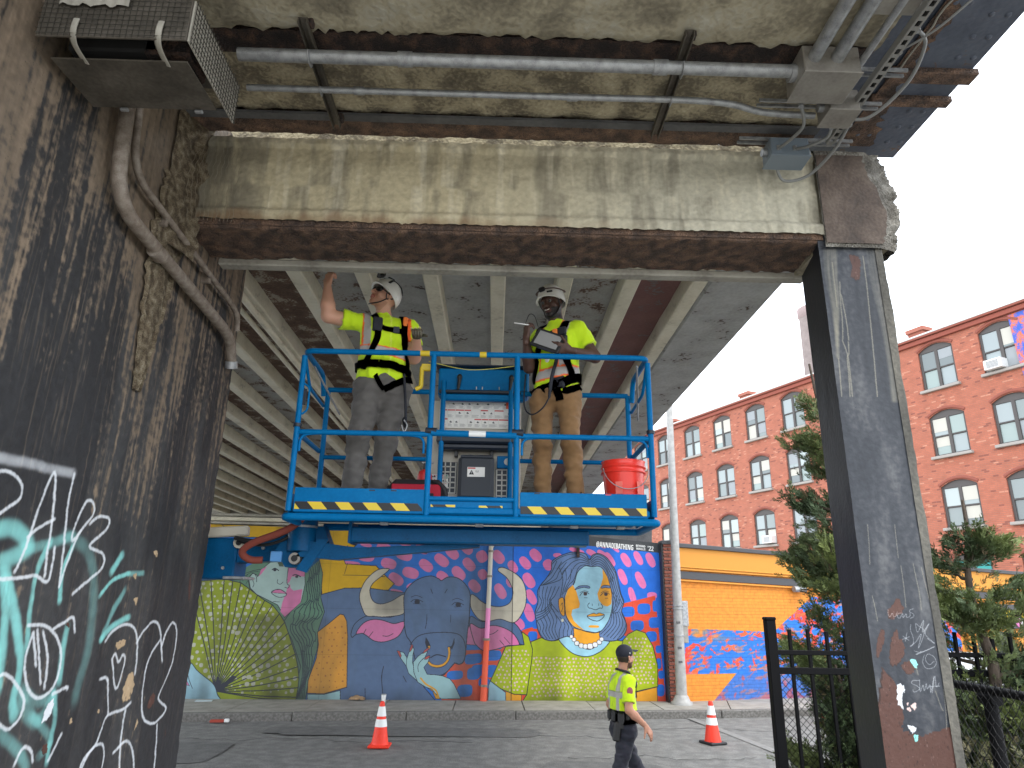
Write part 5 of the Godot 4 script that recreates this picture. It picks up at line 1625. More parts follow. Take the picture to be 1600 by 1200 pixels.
	put("mortar_core", Geo.new().box(Vector3(px + 0.20, 3.74, -17.46), Vector3(0.44, 0.09, 0.40), 0.01), M.slate, pi)

func orange_shop() -> void:
	var b := thing("orange_shop", "low orange painted brick shop with a blue and red swirl panel and a dark stripe", "shop")
	var w := 1536
	var h := 352
	var len := 14.0
	var hgt := 3.2
	var o := PackedByteArray()
	o.resize(w * h * 3)
	var hm := PackedByteArray()
	hm.resize(w * h)
	var wx := noise_bytes(w, h, 111, 0.006, 4)
	var wy := noise_bytes(w, h, 112, 0.006, 4)
	var nn := noise_bytes(w, h, 113, 0.011, 5, Vector2(2.2, 1))
	var fine := noise_bytes(w, h, 114, 0.06, 3)
	var base := Color8(212, 132, 46)
	var blue := Color8(36, 110, 200)
	var slate := Color8(84, 104, 165)
	var red := Color8(224, 66, 52)
	var mauve := Color8(150, 98, 140)
	for y in h:
		var hy := hgt * (1.0 - float(y) / h)
		var crs := fposmod(hy, 0.0762) < 0.012
		var row := int(hy / 0.0762)
		for x in w:
			var j := y * w + x
			var s := len * x / w
			var jt := crs or fposmod(s + (row % 2) * 0.11, 0.22) < 0.010
			var col: Color = base
			var swirl := false
			if hy < 1.66 - 0.03 * s and s < 9.0: swirl = s > 1.50 - (0.64 - hy) * 1.17 or hy > 0.64
			if hy >= 1.62 - 0.03 * s and hy < 2.45 and s > 2.75 + (hy - 1.62) * 1.5 and s < 9.0: swirl = true
			if swirl:
				var a := clampi(x + (wx[j] - 128) * 2, 0, w - 1)
				var e := clampi(y + (wy[j] - 128), 0, h - 1)
				var v := nn[e * w + a] + int(14.0 * sin(s * 1.6 + hy * 2.0)) - int(maxf(0.0, 0.45 - hy * 0.5) * 40.0)
				var str := nn[((y * 5 + x) % h) * w + (x * 3 + y * 2) % w]
				var vv := v + (str - 128) * 0.35
				col = blue.lerp(slate, smoothstep(104, 126, vv)).lerp(mauve, smoothstep(124, 140, vv)).lerp(red, smoothstep(136, 152, vv))
				if str > 158: col = col.lerp(Color8(236, 120, 60), 0.55)
				if hy < 0.66 - 0.03 * s: col = col.lerp(slate, 0.5)
				col = col.lerp(base, smoothstep(1.30, 1.66, hy + 0.03 * s) * (1.0 - smoothstep(0.6, 2.0, s)) * smoothstep(100, 150, float(wx[j])) if hy < 1.67 else 0.0)
			var k := (0.94 + 0.16 * fine[j] / 255.0) * (0.88 if jt else 1.0)
			o[3 * j] = int(minf(255, 255 * col.r * k)); o[3 * j + 1] = int(minf(255, 255 * col.g * k)); o[3 * j + 2] = int(minf(255, 255 * col.b * k))
			hm[j] = (60 if jt else 160) + (fine[j] >> 3)
	var m := plain(Color.WHITE, 0.8)
	m.albedo_texture = ImageTexture.create_from_image(Image.create_from_data(w, h, false, Image.FORMAT_RGB8, o))
	m.heightmap_enabled = true; m.heightmap_scale = 0.6
	m.heightmap_texture = ImageTexture.create_from_image(Image.create_from_data(w, h, false, Image.FORMAT_L8, hm))
	var bs := Basis(YD, Vector3.UP, YN)
	var slope := Basis(YD, Vector3.UP, YN) * Basis(Vector3.BACK, -0.030)
	var at := func(s: float, y: float, out := 0.0) -> Vector3: return Y0 - Vector3.UP * 0.15 + YD * s + Vector3.UP * y + YN * out
	var f := Geo.new()
	f.quad(at.call(0, 0.1), at.call(9.0, 0.1), at.call(9.0, 3.3), at.call(0, 3.3), [Vector2(0, 1), Vector2(9.0 / len, 1), Vector2(9.0 / len, 0), Vector2(0, 0)])
	put("painted_front", f, m, b)
	var core := Geo.new()
	core.prism(PackedVector2Array([Vector2(0, 0), Vector2(15.5, 0), Vector2(15.5, 3.2), Vector2(0, 3.64)]), 0.5, Transform3D(bs, at.call(0, 0, -0.505)))
	put("core", core, M.amber_paint, b)
	var par := Geo.new()
	par.prism(PackedVector2Array([Vector2(0, 3.12), Vector2(15.5, 2.66), Vector2(15.5, 3.2), Vector2(0, 3.64)]), 0.06, Transform3D(bs, at.call(0, 0, 0.003)))
	put("parapet", par, M.amber_paint, b)
	put("roof_edge", Geo.new().box(at.call(7.7, 3.46, -0.02), Vector3(15.8, 0.10, 0.30), 0.01, slope), M.trim_dark, b)
	put("stripe", Geo.new().box(at.call(7.7, 2.76, 0.02), Vector3(15.5, 0.18, 0.05), 0.004, slope), M.trim_dark, b)
	for q in [[2.90, 0.05, 0.10], [2.95, 0.03, 0.14], [2.63, 0.04, 0.09]]: put("moulding", Geo.new().box(at.call(7.7, q[0], 0.03), Vector3(15.5, q[1], q[2]), 0.008, slope), M.amber_paint, b)
	var la := thing("wall_lamp", "grey cylinder lamp under the dark stripe of the orange shop", "lamp", at.call(3.5, 2.72, 0.16))
	put("shade", Geo.new().cyl(-YD * 0.18, YD * 0.18, 0.075, -1, 14), M.galv, la)
	put("arm", Geo.new().box(-YN * 0.08, Vector3(0.04, 0.04, 0.14), 0.004, bs), M.black, la)
	# shop front on the right
	put("sign_panel", Geo.new().box(at.call(11.9, 2.12, 0.10), Vector3(5.6, 0.66, 0.10), 0.01, bs), M.trim_dark, b)
	for q in [["e", 10.52], ["n", 10.80], ["c", 11.42]]:
		var g := put("sign_letter", letters(q[0], 0.30, 0.03, "Droid Serif"), M.yellow_paint, b)
		g.transform = Transform3D(bs, at.call(q[1], 2.20, 0.165))
	put("sign_ball", Geo.new().ball(at.call(11.13, 1.97, 0.17), Vector3(0.11, 0.14, 0.03), bs), plain(lin(0.62, 0.20, 0.42), 0.6), b)
	for q in [10.92, 11.30]: put("sign_ball", Geo.new().ball(at.call(q, 1.95, 0.165), Vector3(0.07, 0.09, 0.02), bs), M.white, b)
	put("shop_window", Geo.new().box(at.call(12.0, 0.95, 0.005), Vector3(5.2, 1.5, 0.03), 0.0, bs), plain(lin(0.03, 0.035, 0.04), 0.08), b)
	for s in [9.3, 10.0, 11.15, 13.2]: put("shop_pier", Geo.new().box(at.call(s, 0.85, 0.05), Vector3(0.32, 1.75, 0.14), 0.01, bs), M.amber_paint, b)
	for y in [0.35, 1.05]: put("window_bar", Geo.new().box(at.call(12.0, y, 0.03), Vector3(5.2, 0.06, 0.05), 0.004, bs), M.amber_paint if y < 1 else M.trim_dark, b)
	var bo := thing("steel_bollard", "grey steel post in front of the shop window", "bollard", at.call(10.45, 0.0, 0.9))
	put("post", Geo.new().cyl(Vector3.ZERO, Vector3(0, 1.55, 0), 0.07, -1, 14), M.lamp_pole, bo)
	put("cap", Geo.new().ball(Vector3(0, 1.55, 0), Vector3(0.072, 0.05, 0.072)), M.lamp_pole, bo)

# the brick mill
const MA := 22.7
func brick_mill() -> void:
	var d := Vector3(-sin(deg_to_rad(MA)), 0, -cos(deg_to_rad(MA)))
	var n := Vector3(-cos(deg_to_rad(MA)), 0, sin(deg_to_rad(MA)))
	var p0 := Vector3(27.676, 0, -11.577)
	var bs := Basis(-d, Vector3.UP, n)    # x to the right along the front, z out of it
	var b := thing("brick_mill", "four storey red brick mill with rows of arched windows behind the orange shop", "building")
	# masonry
	var w := 1024
	var h := 1024
	var o := PackedByteArray()
	o.resize(w * h * 3)
	var hm := PackedByteArray()
	hm.resize(w * h)
	var big := noise_bytes(w, h, 121, 0.008, 4)
	var fine := noise_bytes(w, h, 122, 0.09, 3)
	var rows := 54
	var tone := PackedFloat32Array()
	for k in 1200: tone.append(rng.randf())
	for y in h:
		var r := int(y * rows / float(h))
		var fy := fposmod(y * rows / float(h), 1.0)
		for x in w:
			var j := y * w + x
			var bx := x * 20.0 / w + (0.5 if r % 2 else 0.0)
			var v := tone[(int(bx) % 20) + r * 20]
			var jt := fy < 0.17 or fposmod(bx, 1.0) < 0.05
			var k := 0.86 + 0.18 * v + 0.22 * (big[j] / 255.0 - 0.5) + 0.16 * (fine[j] / 255.0 - 0.5)
			var q := Vector3(0.42, 0.132, 0.076) * k
			if v > 0.96: q = Vector3(0.48, 0.20, 0.125) * k
			if v < 0.05: q = Vector3(0.28, 0.085, 0.055) * k
			if jt: q = Vector3(0.30, 0.14, 0.10) * (0.7 + 0.4 * fine[j] / 255.0)
			o[3 * j] = int(255 * pow(clampf(q.x, 0, 1), 0.4545)); o[3 * j + 1] = int(255 * pow(clampf(q.y, 0, 1), 0.4545)); o[3 * j + 2] = int(255 * pow(clampf(q.z, 0, 1), 0.4545))
			hm[j] = (70 if jt else 150) + (fine[j] >> 2)
	var m := plain(Color.WHITE, 0.9)
	m.albedo_texture = ImageTexture.create_from_image(Image.create_from_data(w, h, false, Image.FORMAT_RGB8, o))
	m.heightmap_enabled = true; m.heightmap_scale = 1.0
	m.heightmap_texture = ImageTexture.create_from_image(Image.create_from_data(w, h, false, Image.FORMAT_L8, hm))
	m.uv1_scale = Vector3(1.0 / 4.4, 1.0 / 4.1, 1)
	var at := func(s: float, y: float, out := 0.0) -> Vector3: return p0 + d * s + Vector3.UP * y + n * out
	# front wall with real openings: strips between the windows
	var cols := [44.3, 41.29, 38.2, 35.17, 32.17, 29.22, 26.3, 23.4, 20.5, 17.66, 14.75]
	var ww := 1.66
	var floors := [[2.62, 4.62], [5.70, 7.72], [8.85, 10.88], [11.94, 14.04]]   # sill, crown of the arch
	var g := Geo.new()
	var span_ := func(s0: float, s1: float, y0: float, y1: float) -> void:   # s0 > s1
		g.quad(at.call(s0, y0), at.call(s1, y0), at.call(s1, y1), at.call(s0, y1), [Vector2(-s0, -y0), Vector2(-s1, -y0), Vector2(-s1, -y1), Vector2(-s0, -y1)])
	var left := 46.0
	var right := 13.6
	var y := 0.0
	for fl in floors:
		span_.call(left, right, y, fl[0])
		var s: float = left
		for c in cols:
			span_.call(s, c, fl[0], fl[1]); s = c - ww
			# masonry over the arch
			var rise := 0.27
			var last := Vector2(c, fl[1] - rise)
			for e in range(1, 11):
				var u := e / 10.0
				var nx := Vector2(c - ww * u, fl[1] - rise + rise * (1.0 - pow(2 * u - 1, 2)))
				g.quad(at.call(last.x, last.y), at.call(nx.x, nx.y), at.call(nx.x, fl[1]), at.call(last.x, fl[1]), [Vector2(-last.x, -last.y), Vector2(-nx.x, -nx.y), Vector2(-nx.x, -fl[1]), Vector2(-last.x, -fl[1])])
				g.quad(at.call(last.x, last.y), at.call(last.x, last.y, -0.2), at.call(nx.x, nx.y, -0.2), at.call(nx.x, nx.y))
				last = nx
			for sx in [c, c - ww]: g.quad(at.call(sx, fl[0]), at.call(sx, fl[0], -0.2), at.call(sx, fl[1] - rise, -0.2), at.call(sx, fl[1] - rise))
		span_.call(s, right, fl[0], fl[1]); y = fl[1]
	span_.call(left, right, y, 14.45)
	g.quad(at.call(right, 0), at.call(right, 0, -9), at.call(right, 14.4, -9), at.call(right, 14.4))
	g.quad(at.call(left, 0, -9), at.call(left, 0), at.call(left, 14.4), at.call(left, 14.4, -9))
	put("brick_wall", g, m, b)
	put("inner_core", Geo.new().box(at.call((left + right) / 2, 7.0, -4.9), Vector3(left - right - 0.4, 14.0, 9.0), 0.0, bs), M.void_dark, b)
	var mid := (left + right) / 2
	put("cornice", Geo.new().box(at.call(mid, 14.30, 0.06), Vector3(left - right, 0.22, 0.14), 0.02, bs), plain(lin(0.27, 0.075, 0.05), 0.9), b)
	put("cornice", Geo.new().box(at.call(mid, 14.47, 0.10), Vector3(left - right, 0.10, 0.24), 0.02, bs), plain(lin(0.26, 0.08, 0.055), 0.9), b)
	put("roof_edge", Geo.new().box(at.call(mid, 14.56, 0.06), Vector3(left - right, 0.08, 0.34), 0.01, bs), M.white_trim, b)
	put("roof", Geo.new().box(at.call(mid, 14.50, -4.5), Vector3(left - right, 0.1, 9.0), 0.0, bs), M.slate, b)
	# painted right corner: blue and orange brush marks on the brick
	var art := worn(123, [[0.0, lin(0.03, 0.10, 0.45)], [0.42, lin(0.05, 0.12, 0.5)], [0.46, lin(0.22, 0.14, 0.35)], [0.52, lin(0.65, 0.12, 0.03)], [0.6, lin(0.75, 0.2, 0.03)], [0.68, lin(0.16, 0.15, 0.42)], [1.0, lin(0.05, 0.10, 0.45)]], 3.2, 0.85, 0.4, 0.014, Vector2(1, 2))
	put("painted_corner", Geo.new().prism(PackedVector2Array([Vector2(0, 5.4), Vector2(2.3, 5.4), Vector2(2.3, 14.15), Vector2(-0.28, 14.15), Vector2(-0.22, 12.2), Vector2(-0.05, 10.6), Vector2(0.05, 8.0)]), 0.012, Transform3D(bs, at.call(16.02, 0, 0.004))), art, b)
	# windows
	var panes := []
	for q in [[0.20, 0.235, 0.23], [0.28, 0.32, 0.32], [0.36, 0.41, 0.40], [0.15, 0.175, 0.175], [0.26, 0.32, 0.30]]:
		var pm := plain(lin(q[0], q[1], q[2]), 0.12); pm.metallic_specular = 0.5
		panes.append(pm)
	var drapes := [plain(lin(0.50, 0.48, 0.42), 0.9), plain(lin(0.42, 0.30, 0.10), 0.9), plain(lin(0.05, 0.30, 0.28), 0.9), plain(lin(0.30, 0.32, 0.33), 0.9)]
	for fi in 4:
		var fl: Array = floors[fi]
		var hh: float = fl[1] - fl[0]
		for ci in cols.size():
			if fi == 0 and cols[ci] > 35.0: continue
			var base: Vector3 = at.call(cols[ci] - ww / 2, fl[0], -0.12)
			var win := put("window", _window_frame(ww, hh), M.window_frame, b)
			win.transform = Transform3D(bs, base)
			var k := 0
			for sx in [-1, 1]:
				for up in [0, 1]:
					var ph := (hh - 0.40) / 2
					var e := Geo.new().box(Vector3(sx * 0.405, 0.06 + ph / 2 + up * (ph + 0.03), -0.015 + 0.03 * up), Vector3(0.66, ph - 0.05, 0.012))
					put("pane", e, panes[rng.randi() % 5], win)
					if rng.randf() < 0.42 or fi == 0:
						var dm: StandardMaterial3D = drapes[2] if fi == 0 else (drapes[1] if fi == 1 and ci == cols.size() - 2 else drapes[[0, 0, 3][rng.randi() % 3]])
						var hgt := ph * rng.randf_range(0.45, 0.95)
						put("blind", Geo.new().box(Vector3(sx * 0.405, 0.06 + ph + up * (ph + 0.03) - hgt / 2 - 0.03, -0.015 + 0.03 * up + 0.010), Vector3(0.64, hgt, 0.008)), dm, win)
					k += 1
			var sl := put("sill", Geo.new().box(Vector3(0, -0.07, 0.12), Vector3(ww + 0.22, 0.13, 0.30), 0.02), M.sill, win)
			var hoo := Geo.new()
			var arc := []
			for e in 13:
				var u := e / 12.0
				arc.append(Vector3(-ww / 2 - 0.05 + (ww + 0.1) * u, hh - 0.27 + 0.27 * (1.0 - pow(2 * u - 1, 2)) + 0.09, 0.125))
			hoo.tube(arc, 0.075, 6, true, 0.4, Vector3.BACK)
			put("brick_arch", hoo, plain(lin(0.25, 0.075, 0.05), 0.9), win)
	k_units(at, bs)
	# chimneys and stack
	for q in [[41.0, 0.95, "small brick chimney on the mill roof, the far one near the lamp post"], [33.3, 1.0, "small brick chimney on the mill roof above the middle windows"], [21.2, 1.05, "small brick chimney on the mill roof just right of the bridge column"]]:
		var c := thing("roof_chimney", q[2], "chimney", at.call(q[0], 14.5, -1.4), "brick chimneys on the mill roof")
		put("stack", Geo.new().box(Vector3(0, q[1] / 2, 0), Vector3(0.8, q[1], 0.6), 0.01, bs), plain(lin(0.30, 0.10, 0.065), 0.9), c)
		put("cap", Geo.new().box(Vector3(0, q[1] - 0.12, 0), Vector3(0.96, 0.22, 0.74), 0.02, bs), plain(lin(0.36, 0.13, 0.09), 0.9), c)
		put("flashing", Geo.new().box(Vector3(0, 0.16, 0), Vector3(0.86, 0.3, 0.66), 0.0, bs), M.white_trim, c)
	var st := thing("factory_chimney", "tall grey brown factory chimney rising behind the mill roof beside the column", "chimney", Vector3(29.25, 0, -60))
	put("shaft", Geo.new().tube([Vector3(0, 0, 0), Vector3(0, 28.6, 0)], [1.35, 1.02], 20), worn(124, [[0.0, lin(0.20, 0.16, 0.15)], [1.0, lin(0.34, 0.28, 0.26)]], 4.0, 0.9, 0.5, 0.02, Vector2.ONE, 256), st)
	put("crown", Geo.new().lathe([Vector2(1.0, 28.2), Vector2(1.14, 28.5), Vector2(1.14, 29.2), Vector2(0.9, 29.4), Vector2(0.0, 29.4)], Vector3.ZERO, Basis(), 20), plain(lin(0.33, 0.25, 0.24), 0.9), st)

func _window_frame(ww: float, hh: float) -> ArrayMesh:
	var g := Geo.new()
	for s in [-1, 1]: g.box(Vector3(s * (ww / 2 - 0.055), (hh - 0.27) / 2, 0), Vector3(0.11, hh - 0.27, 0.10), 0.008)
	g.box(Vector3(0, (hh - 0.30) / 2, 0.01), Vector3(0.15, hh - 0.30, 0.10), 0.008)
	g.box(Vector3(0, 0.035, 0), Vector3(ww, 0.07, 0.12), 0.008)
	for s in [-1, 1]: g.box(Vector3(s * 0.405, 0.06 + (hh - 0.40) / 2 + 0.015, 0.0), Vector3(0.68, 0.06, 0.08), 0.008)
	var p := PackedVector2Array([Vector2(-ww / 2, hh - 0.32)])
	p.append(Vector2(ww / 2, hh - 0.32))
	for e in 11:
		var u := 1.0 - e / 10.0
		p.append(Vector2(-ww / 2 + ww * u, hh - 0.27 + 0.27 * (1.0 - pow(2 * u - 1, 2))))
	g.prism(p, 0.07, Transform3D(Basis(), Vector3(0, 0, -0.02)))
	return g.mesh()

func k_units(at: Callable, bs: Basis) -> void:
	for q in [[31.45, 5.72, "white window air conditioner in the second floor of the mill, left of the column"], [17.60, 11.96, "white window air conditioner in the top right window of the mill"]]:
		var c := thing("air_conditioner", q[2], "air conditioner", at.call(q[0] - 0.5, q[1] + 0.24, 0.10), "air conditioners in the mill windows")
		put("case", Geo.new().box(Vector3.ZERO, Vector3(0.72, 0.42, 0.5), 0.02, bs), M.white, c)
		put("grille", Geo.new().box(bs * Vector3(0.0, 0, 0.252), Vector3(0.5, 0.30, 0.01), 0.0, bs), plain(lin(0.25, 0.25, 0.25), 0.7), c)
		for y in spans(-0.12, 0.13, 0.05): put("slat", Geo.new().box(bs * Vector3(0, y, 0.260), Vector3(0.5, 0.012, 0.01), 0.0, bs), M.white, c)

# ---------------------------------------------------------------- street furniture
func street() -> void:
	var lp := thing("lamp_post", "pale grey steel lamp post on the pavement between the mural and the orange shop", "lamp post", Vector3(4.30, 0.15, -17.05))
	put("pole", Geo.new().tube([Vector3(0, 0, 0), Vector3(0.02, 2.2, 0), Vector3(0.10, 8.6, 0)], [0.125, 0.105, 0.07], 18), M.lamp_pole, lp)
	put("base", Geo.new().lathe([Vector2(0.24, -0.02), Vector2(0.24, 0.05), Vector2(0.19, 0.08), Vector2(0.16, 0.16), Vector2(0.13, 0.2)], Vector3.ZERO, Basis(), 16), M.lamp_pole, lp)
	for q in [[2.05, 0.13], [2.11, 0.13], [1.45, 0.125]]: put("band", Geo.new().cyl(Vector3(0.02, q[0], 0), Vector3(0.02, q[0] + 0.025, 0), q[1], -1, 18), M.galv, lp)
	put("arm", Geo.new().tube(bend([Vector3(0.10, 8.5, 0), Vector3(0.1, 8.9, 0.5), Vector3(0.1, 9.1, 1.6)]), 0.04, 10), M.lamp_pole, lp)
	put("lamp_head", Geo.new().ball(Vector3(0.1, 9.08, 1.9), Vector3(0.14, 0.08, 0.36)), M.galv, lp)
	put("control_box", Geo.new().box(Vector3(0.18, 1.95, -0.05), Vector3(0.14, 0.56, 0.2), 0.01), M.galv, lp, "flat grey box on the side of the post")
	put("control_box", Geo.new().box(Vector3(0.17, 1.50, -0.05), Vector3(0.12, 0.40, 0.16), 0.01), M.steel_box, lp)
	for y in [0.9, 1.2, 1.75]: put("old_sticker", Geo.new().box(Vector3(-0.01, y, 0.112), Vector3(0.09, 0.05, 0.012), 0.003), M.slate, lp)
	# cones
	var cone := thing("traffic_cone", "orange traffic cone with two white bands in the road below the lift basket", "traffic cone", Vector3(-1.79, 0.012, -12.6), "traffic cones around the work zone")
	cone.scale = Vector3(0.93, 0.94, 0.93)
	put("base", Geo.new().box(Vector3(0, 0.022, 0), Vector3(0.37, 0.044, 0.37), 0.016), M.orange, cone)
	put("body", Geo.new().lathe([Vector2(0.155, 0.04), Vector2(0.145, 0.07), Vector2(0.040, 0.70), Vector2(0.030, 0.72), Vector2(0.0, 0.72)], Vector3.ZERO, Basis(), 24), M.orange, cone)
	put("band", Geo.new().lathe([Vector2(0.110, 0.32), Vector2(0.089, 0.44)], Vector3.ZERO, Basis(), 24), M.white, cone)
	put("band", Geo.new().lathe([Vector2(0.084, 0.485), Vector2(0.056, 0.64)], Vector3.ZERO, Basis(), 24), M.white, cone)
	var c2: Node3D = cone.duplicate()
	c2.name = numbered("traffic_cone"); add_child(c2); c2.position = Vector3(3.83, 0.012, -13.2); c2.rotation.y = 0.4
	c2.set_meta("label", "orange traffic cone with a black base, in the road before the lamp post")
	(c2.get_node("base") as MeshInstance3D).material_override = M.black
	var c3: Node3D = cone.duplicate()
	c3.name = numbered("traffic_cone"); add_child(c3); c3.position = Vector3(6.95, 0.012, -15.6)
	c3.set_meta("label", "orange traffic cone seen through the black pickets, by the far kerb")
	# litter
	var li := thing("litter_packet", "crushed red and white packet in the gutter", "litter", Vector3(-5.15, 0.02, -14.75))
	put("sleeve", Geo.new().box(Vector3(-0.06, 0.02, 0), Vector3(0.26, 0.05, 0.10), 0.012, Basis(Vector3.UP, 0.2)), plain(lin(0.35, 0.05, 0.03), 0.6), li)
	put("end", Geo.new().box(Vector3(0.11, 0.025, -0.03), Vector3(0.09, 0.06, 0.09), 0.012, Basis(Vector3.UP, 0.2)), M.white, li)
	var pq := fn(7, 9.0)
	one("crumpled_paper", Geo.new().sheet(10, 10, func(u, w): return Vector3(-2.98 + (u - 0.5) * 0.34, 0.17 + 0.09 * absf(pq.get_noise_2d(u, w)) + 0.06 * sin(u * PI) * sin(w * PI), -17.0 - (w - 0.5) * 0.2)), plain(lin(0.34, 0.22, 0.12), 0.9), "crumpled brown paper at the foot of the painted fan", "litter")
	var cu := thing("paper_cup", "white paper cup on the pavement behind the near cone", "cup", Vector3(-2.36, 0.155, -16.75))
	put("cup", Geo.new().lathe([Vector2(0.0, 0.0), Vector2(0.04, 0.0), Vector2(0.055, 0.15), Vector2(0.048, 0.15)], Vector3.ZERO, Basis(), 14), M.white, cu)
	put("lid", Geo.new().cyl(Vector3(0, 0.15, 0), Vector3(0, 0.165, 0), 0.058, -1, 14), M.galv, cu)
	one("flat_paper", Geo.new().box(Vector3(-6.2, 0.158, -16.6), Vector3(0.34, 0.012, 0.2), 0.004, Basis(Vector3.UP, 0.2)), plain(lin(0.5, 0.58, 0.6), 0.8), "pale sheet of paper on the pavement at the painted hand", "litter")
	# parked car behind the fence
	var car := thing("parked_car", "white parked car half hidden behind the chain link fence", "car", Vector3(10.6, 0.0, -14.6))
	var prof := PackedVector2Array([Vector2(-2.1, 0.35), Vector2(2.2, 0.35), Vector2(2.25, 0.7), Vector2(2.0, 0.86), Vector2(1.1, 0.95), Vector2(0.5, 1.40), Vector2(-1.0, 1.44), Vector2(-1.8, 1.02), Vector2(-2.15, 0.95), Vector2(-2.2, 0.6)])
	put("body", Geo.new().prism(prof, 1.72, Transform3D(Basis(), Vector3(0, 0, -0.86))), plain(lin(0.7, 0.7, 0.7), 0.25), car)
	for s in [-0.87, 0.862]: put("side_window", Geo.new().prism(PackedVector2Array([Vector2(-1.35, 1.0), Vector2(0.85, 0.98), Vector2(0.42, 1.33), Vector2(-0.95, 1.36)]), 0.008, Transform3D(Basis(), Vector3(0, 0, s))), M.lens_dark, car)
	for x in [-1.35, 1.4]:
		for z in [-0.8, 0.8]:
			var wh := put("wheel", Geo.new().cyl(Vector3(x, 0.33, z - 0.1), Vector3(x, 0.33, z + 0.1), 0.33, -1, 20), M.black, car)
			put("rim", Geo.new().cyl(Vector3(x, 0.33, z - 0.11), Vector3(x, 0.33, z + 0.11), 0.2, -1, 14), M.galv, wh)
	for z in [-0.62, 0.62]: put("tail_light", Geo.new().box(Vector3(-2.17, 0.78, z), Vector3(0.08, 0.2, 0.34), 0.02), plain(lin(0.7, 0.1, 0.02), 0.3), car)

# ---------------------------------------------------------------- fences and greenery
func chain(g: Geo, a: Vector3, b: Vector3, h: float, cell: float) -> void:   # diamonds of wire between two points
	var d := (b - a)
	var l := d.length()
	d /= l
	var nrm := d.cross(Vector3.UP)
	var k := int((l + h) / cell)
	for s in [-1.0, 1.0]:
		for j in range(-int(h / cell) if s > 0 else 0, k if s < 0 else int(l / cell)):
			var x0 := j * cell
			var p := []
			var steps := int(h / cell * 2)
			for e in steps + 1:
				var y := h * e / steps
				var x: float = x0 + s * y
				if x < 0 or x > l: continue
				p.append(a + d * x + Vector3.UP * y + nrm * 0.003 * (1.0 if e % 2 == 0 else -1.0) * s)
			if p.size() > 1: g.tube(p, 0.0024, 4, false)

func fences() -> void:
	var gate := thing("picket_gate", "black iron picket fence with a taller square end post, left of the column", "fence", Vector3(2.46, 0.05, -6.5))
	put("end_post", Geo.new().box(Vector3(0, 1.04, 0), Vector3(0.085, 2.12, 0.085), 0.006), M.fence_black, gate)
	put("post_cap", Geo.new().box(Vector3(0, 2.11, 0), Vector3(0.095, 0.03, 0.095), 0.008), M.fence_black, gate)
	for y in [1.83, 1.68, 0.15]: put("rail", Geo.new().box(Vector3(1.5, y, 0), Vector3(2.95, 0.04 if y > 1.8 else 0.055, 0.04), 0.004), M.fence_black, gate)
	for j in 16:
		var x := 0.17 + j * 0.165
		put("picket", Geo.new().box(Vector3(x, 1.02, 0), Vector3(0.028, 2.0 + 0.02 * sin(j * 2.1), 0.028), 0.003), M.fence_black, gate)
	put("end_post", Geo.new().box(Vector3(2.98, 1.0, 0), Vector3(0.085, 2.04, 0.085), 0.006), M.fence_black, gate)
	var gm := Geo.new()
	chain(gm, Vector3(0.05, 0.05, -0.04), Vector3(2.95, 0.05, -0.04), 1.62, 0.06)
	put("wire_mesh", gm, M.fence_black, gate, "", "stuff")
	var cf := thing("chain_link_fence", "black chain link fence with a round top rail, right of the column", "fence", Vector3(2.80, 0.05, -4.9))
	var a := Vector3(0.02, 0, -0.6)
	var b := Vector3(-0.08, 0, 3.4)
	put("top_rail", Geo.new().cyl(a + Vector3.UP * 1.78, b + Vector3.UP * 1.78, 0.024, -1, 12), M.fence_black, cf)
	for q in [0.33, 0.90]:
		var p := a.lerp(b, q)
		put("post", Geo.new().cyl(p, p + Vector3.UP * 1.75, 0.036, -1, 14), M.fence_black, cf)
		put("post_top", Geo.new().cyl(p + Vector3.UP * 1.735 + Vector3(0, 0, -0.06), p + Vector3.UP * 1.735 + Vector3(0, 0, 0.06), 0.035, -1, 12), M.fence_black, cf)
	var g := Geo.new()
	chain(g, a + Vector3(-0.04, 0.05, 0), b + Vector3(-0.04, 0.05, 0), 1.77, 0.062)
	put("wire_mesh", g, plain(lin(0.02, 0.02, 0.022), 0.5), cf, "", "stuff")
	var bits := Geo.new()
	for j in 64:
		var p := a.lerp(b, j / 64.0) + Vector3(-0.04, 1.80, 0)
		bits.tube([p + Vector3(0, -0.03, 0), p + Vector3(0.0, 0.03, 0.012 * (1 if j % 2 else -1))], 0.0024, 4, false)
	put("wire_twist", bits, M.fence_black, cf, "", "stuff")

func sprig(sd: int) -> ArrayMesh:   # a flat feathery spray of scale leaves
	var r := RandomNumberGenerator.new()
	r.seed = sd
	var g := Geo.new()
	for k in 9:
		var t := k / 8.0
		var base := Vector3(0, t * 0.10, 0)
		var n := 2 if k < 8 else 1
		for s in n:
			var ang := (0.75 - 0.25 * t) * (1.0 if s == 0 else -1.0) if k < 8 else 0.0
			var l := lerpf(0.06, 0.028, t) * r.randf_range(0.7, 1.25)
			var dir := Vector3(sin(ang), cos(ang), r.randf_range(-0.45, 0.45)).normalized()
			var side := dir.cross(Vector3(r.randf_range(-0.6, 0.6), 0, 1)).normalized() * 0.0055
			var tip := base + dir * l
			var m := base + dir * l * 0.5
			g.col = Color.WHITE * (0.7 + 0.5 * t); g.col.a = 1
			g.quad(base - side * 0.4, m - side, tip, m + side)
	return g.mesh()

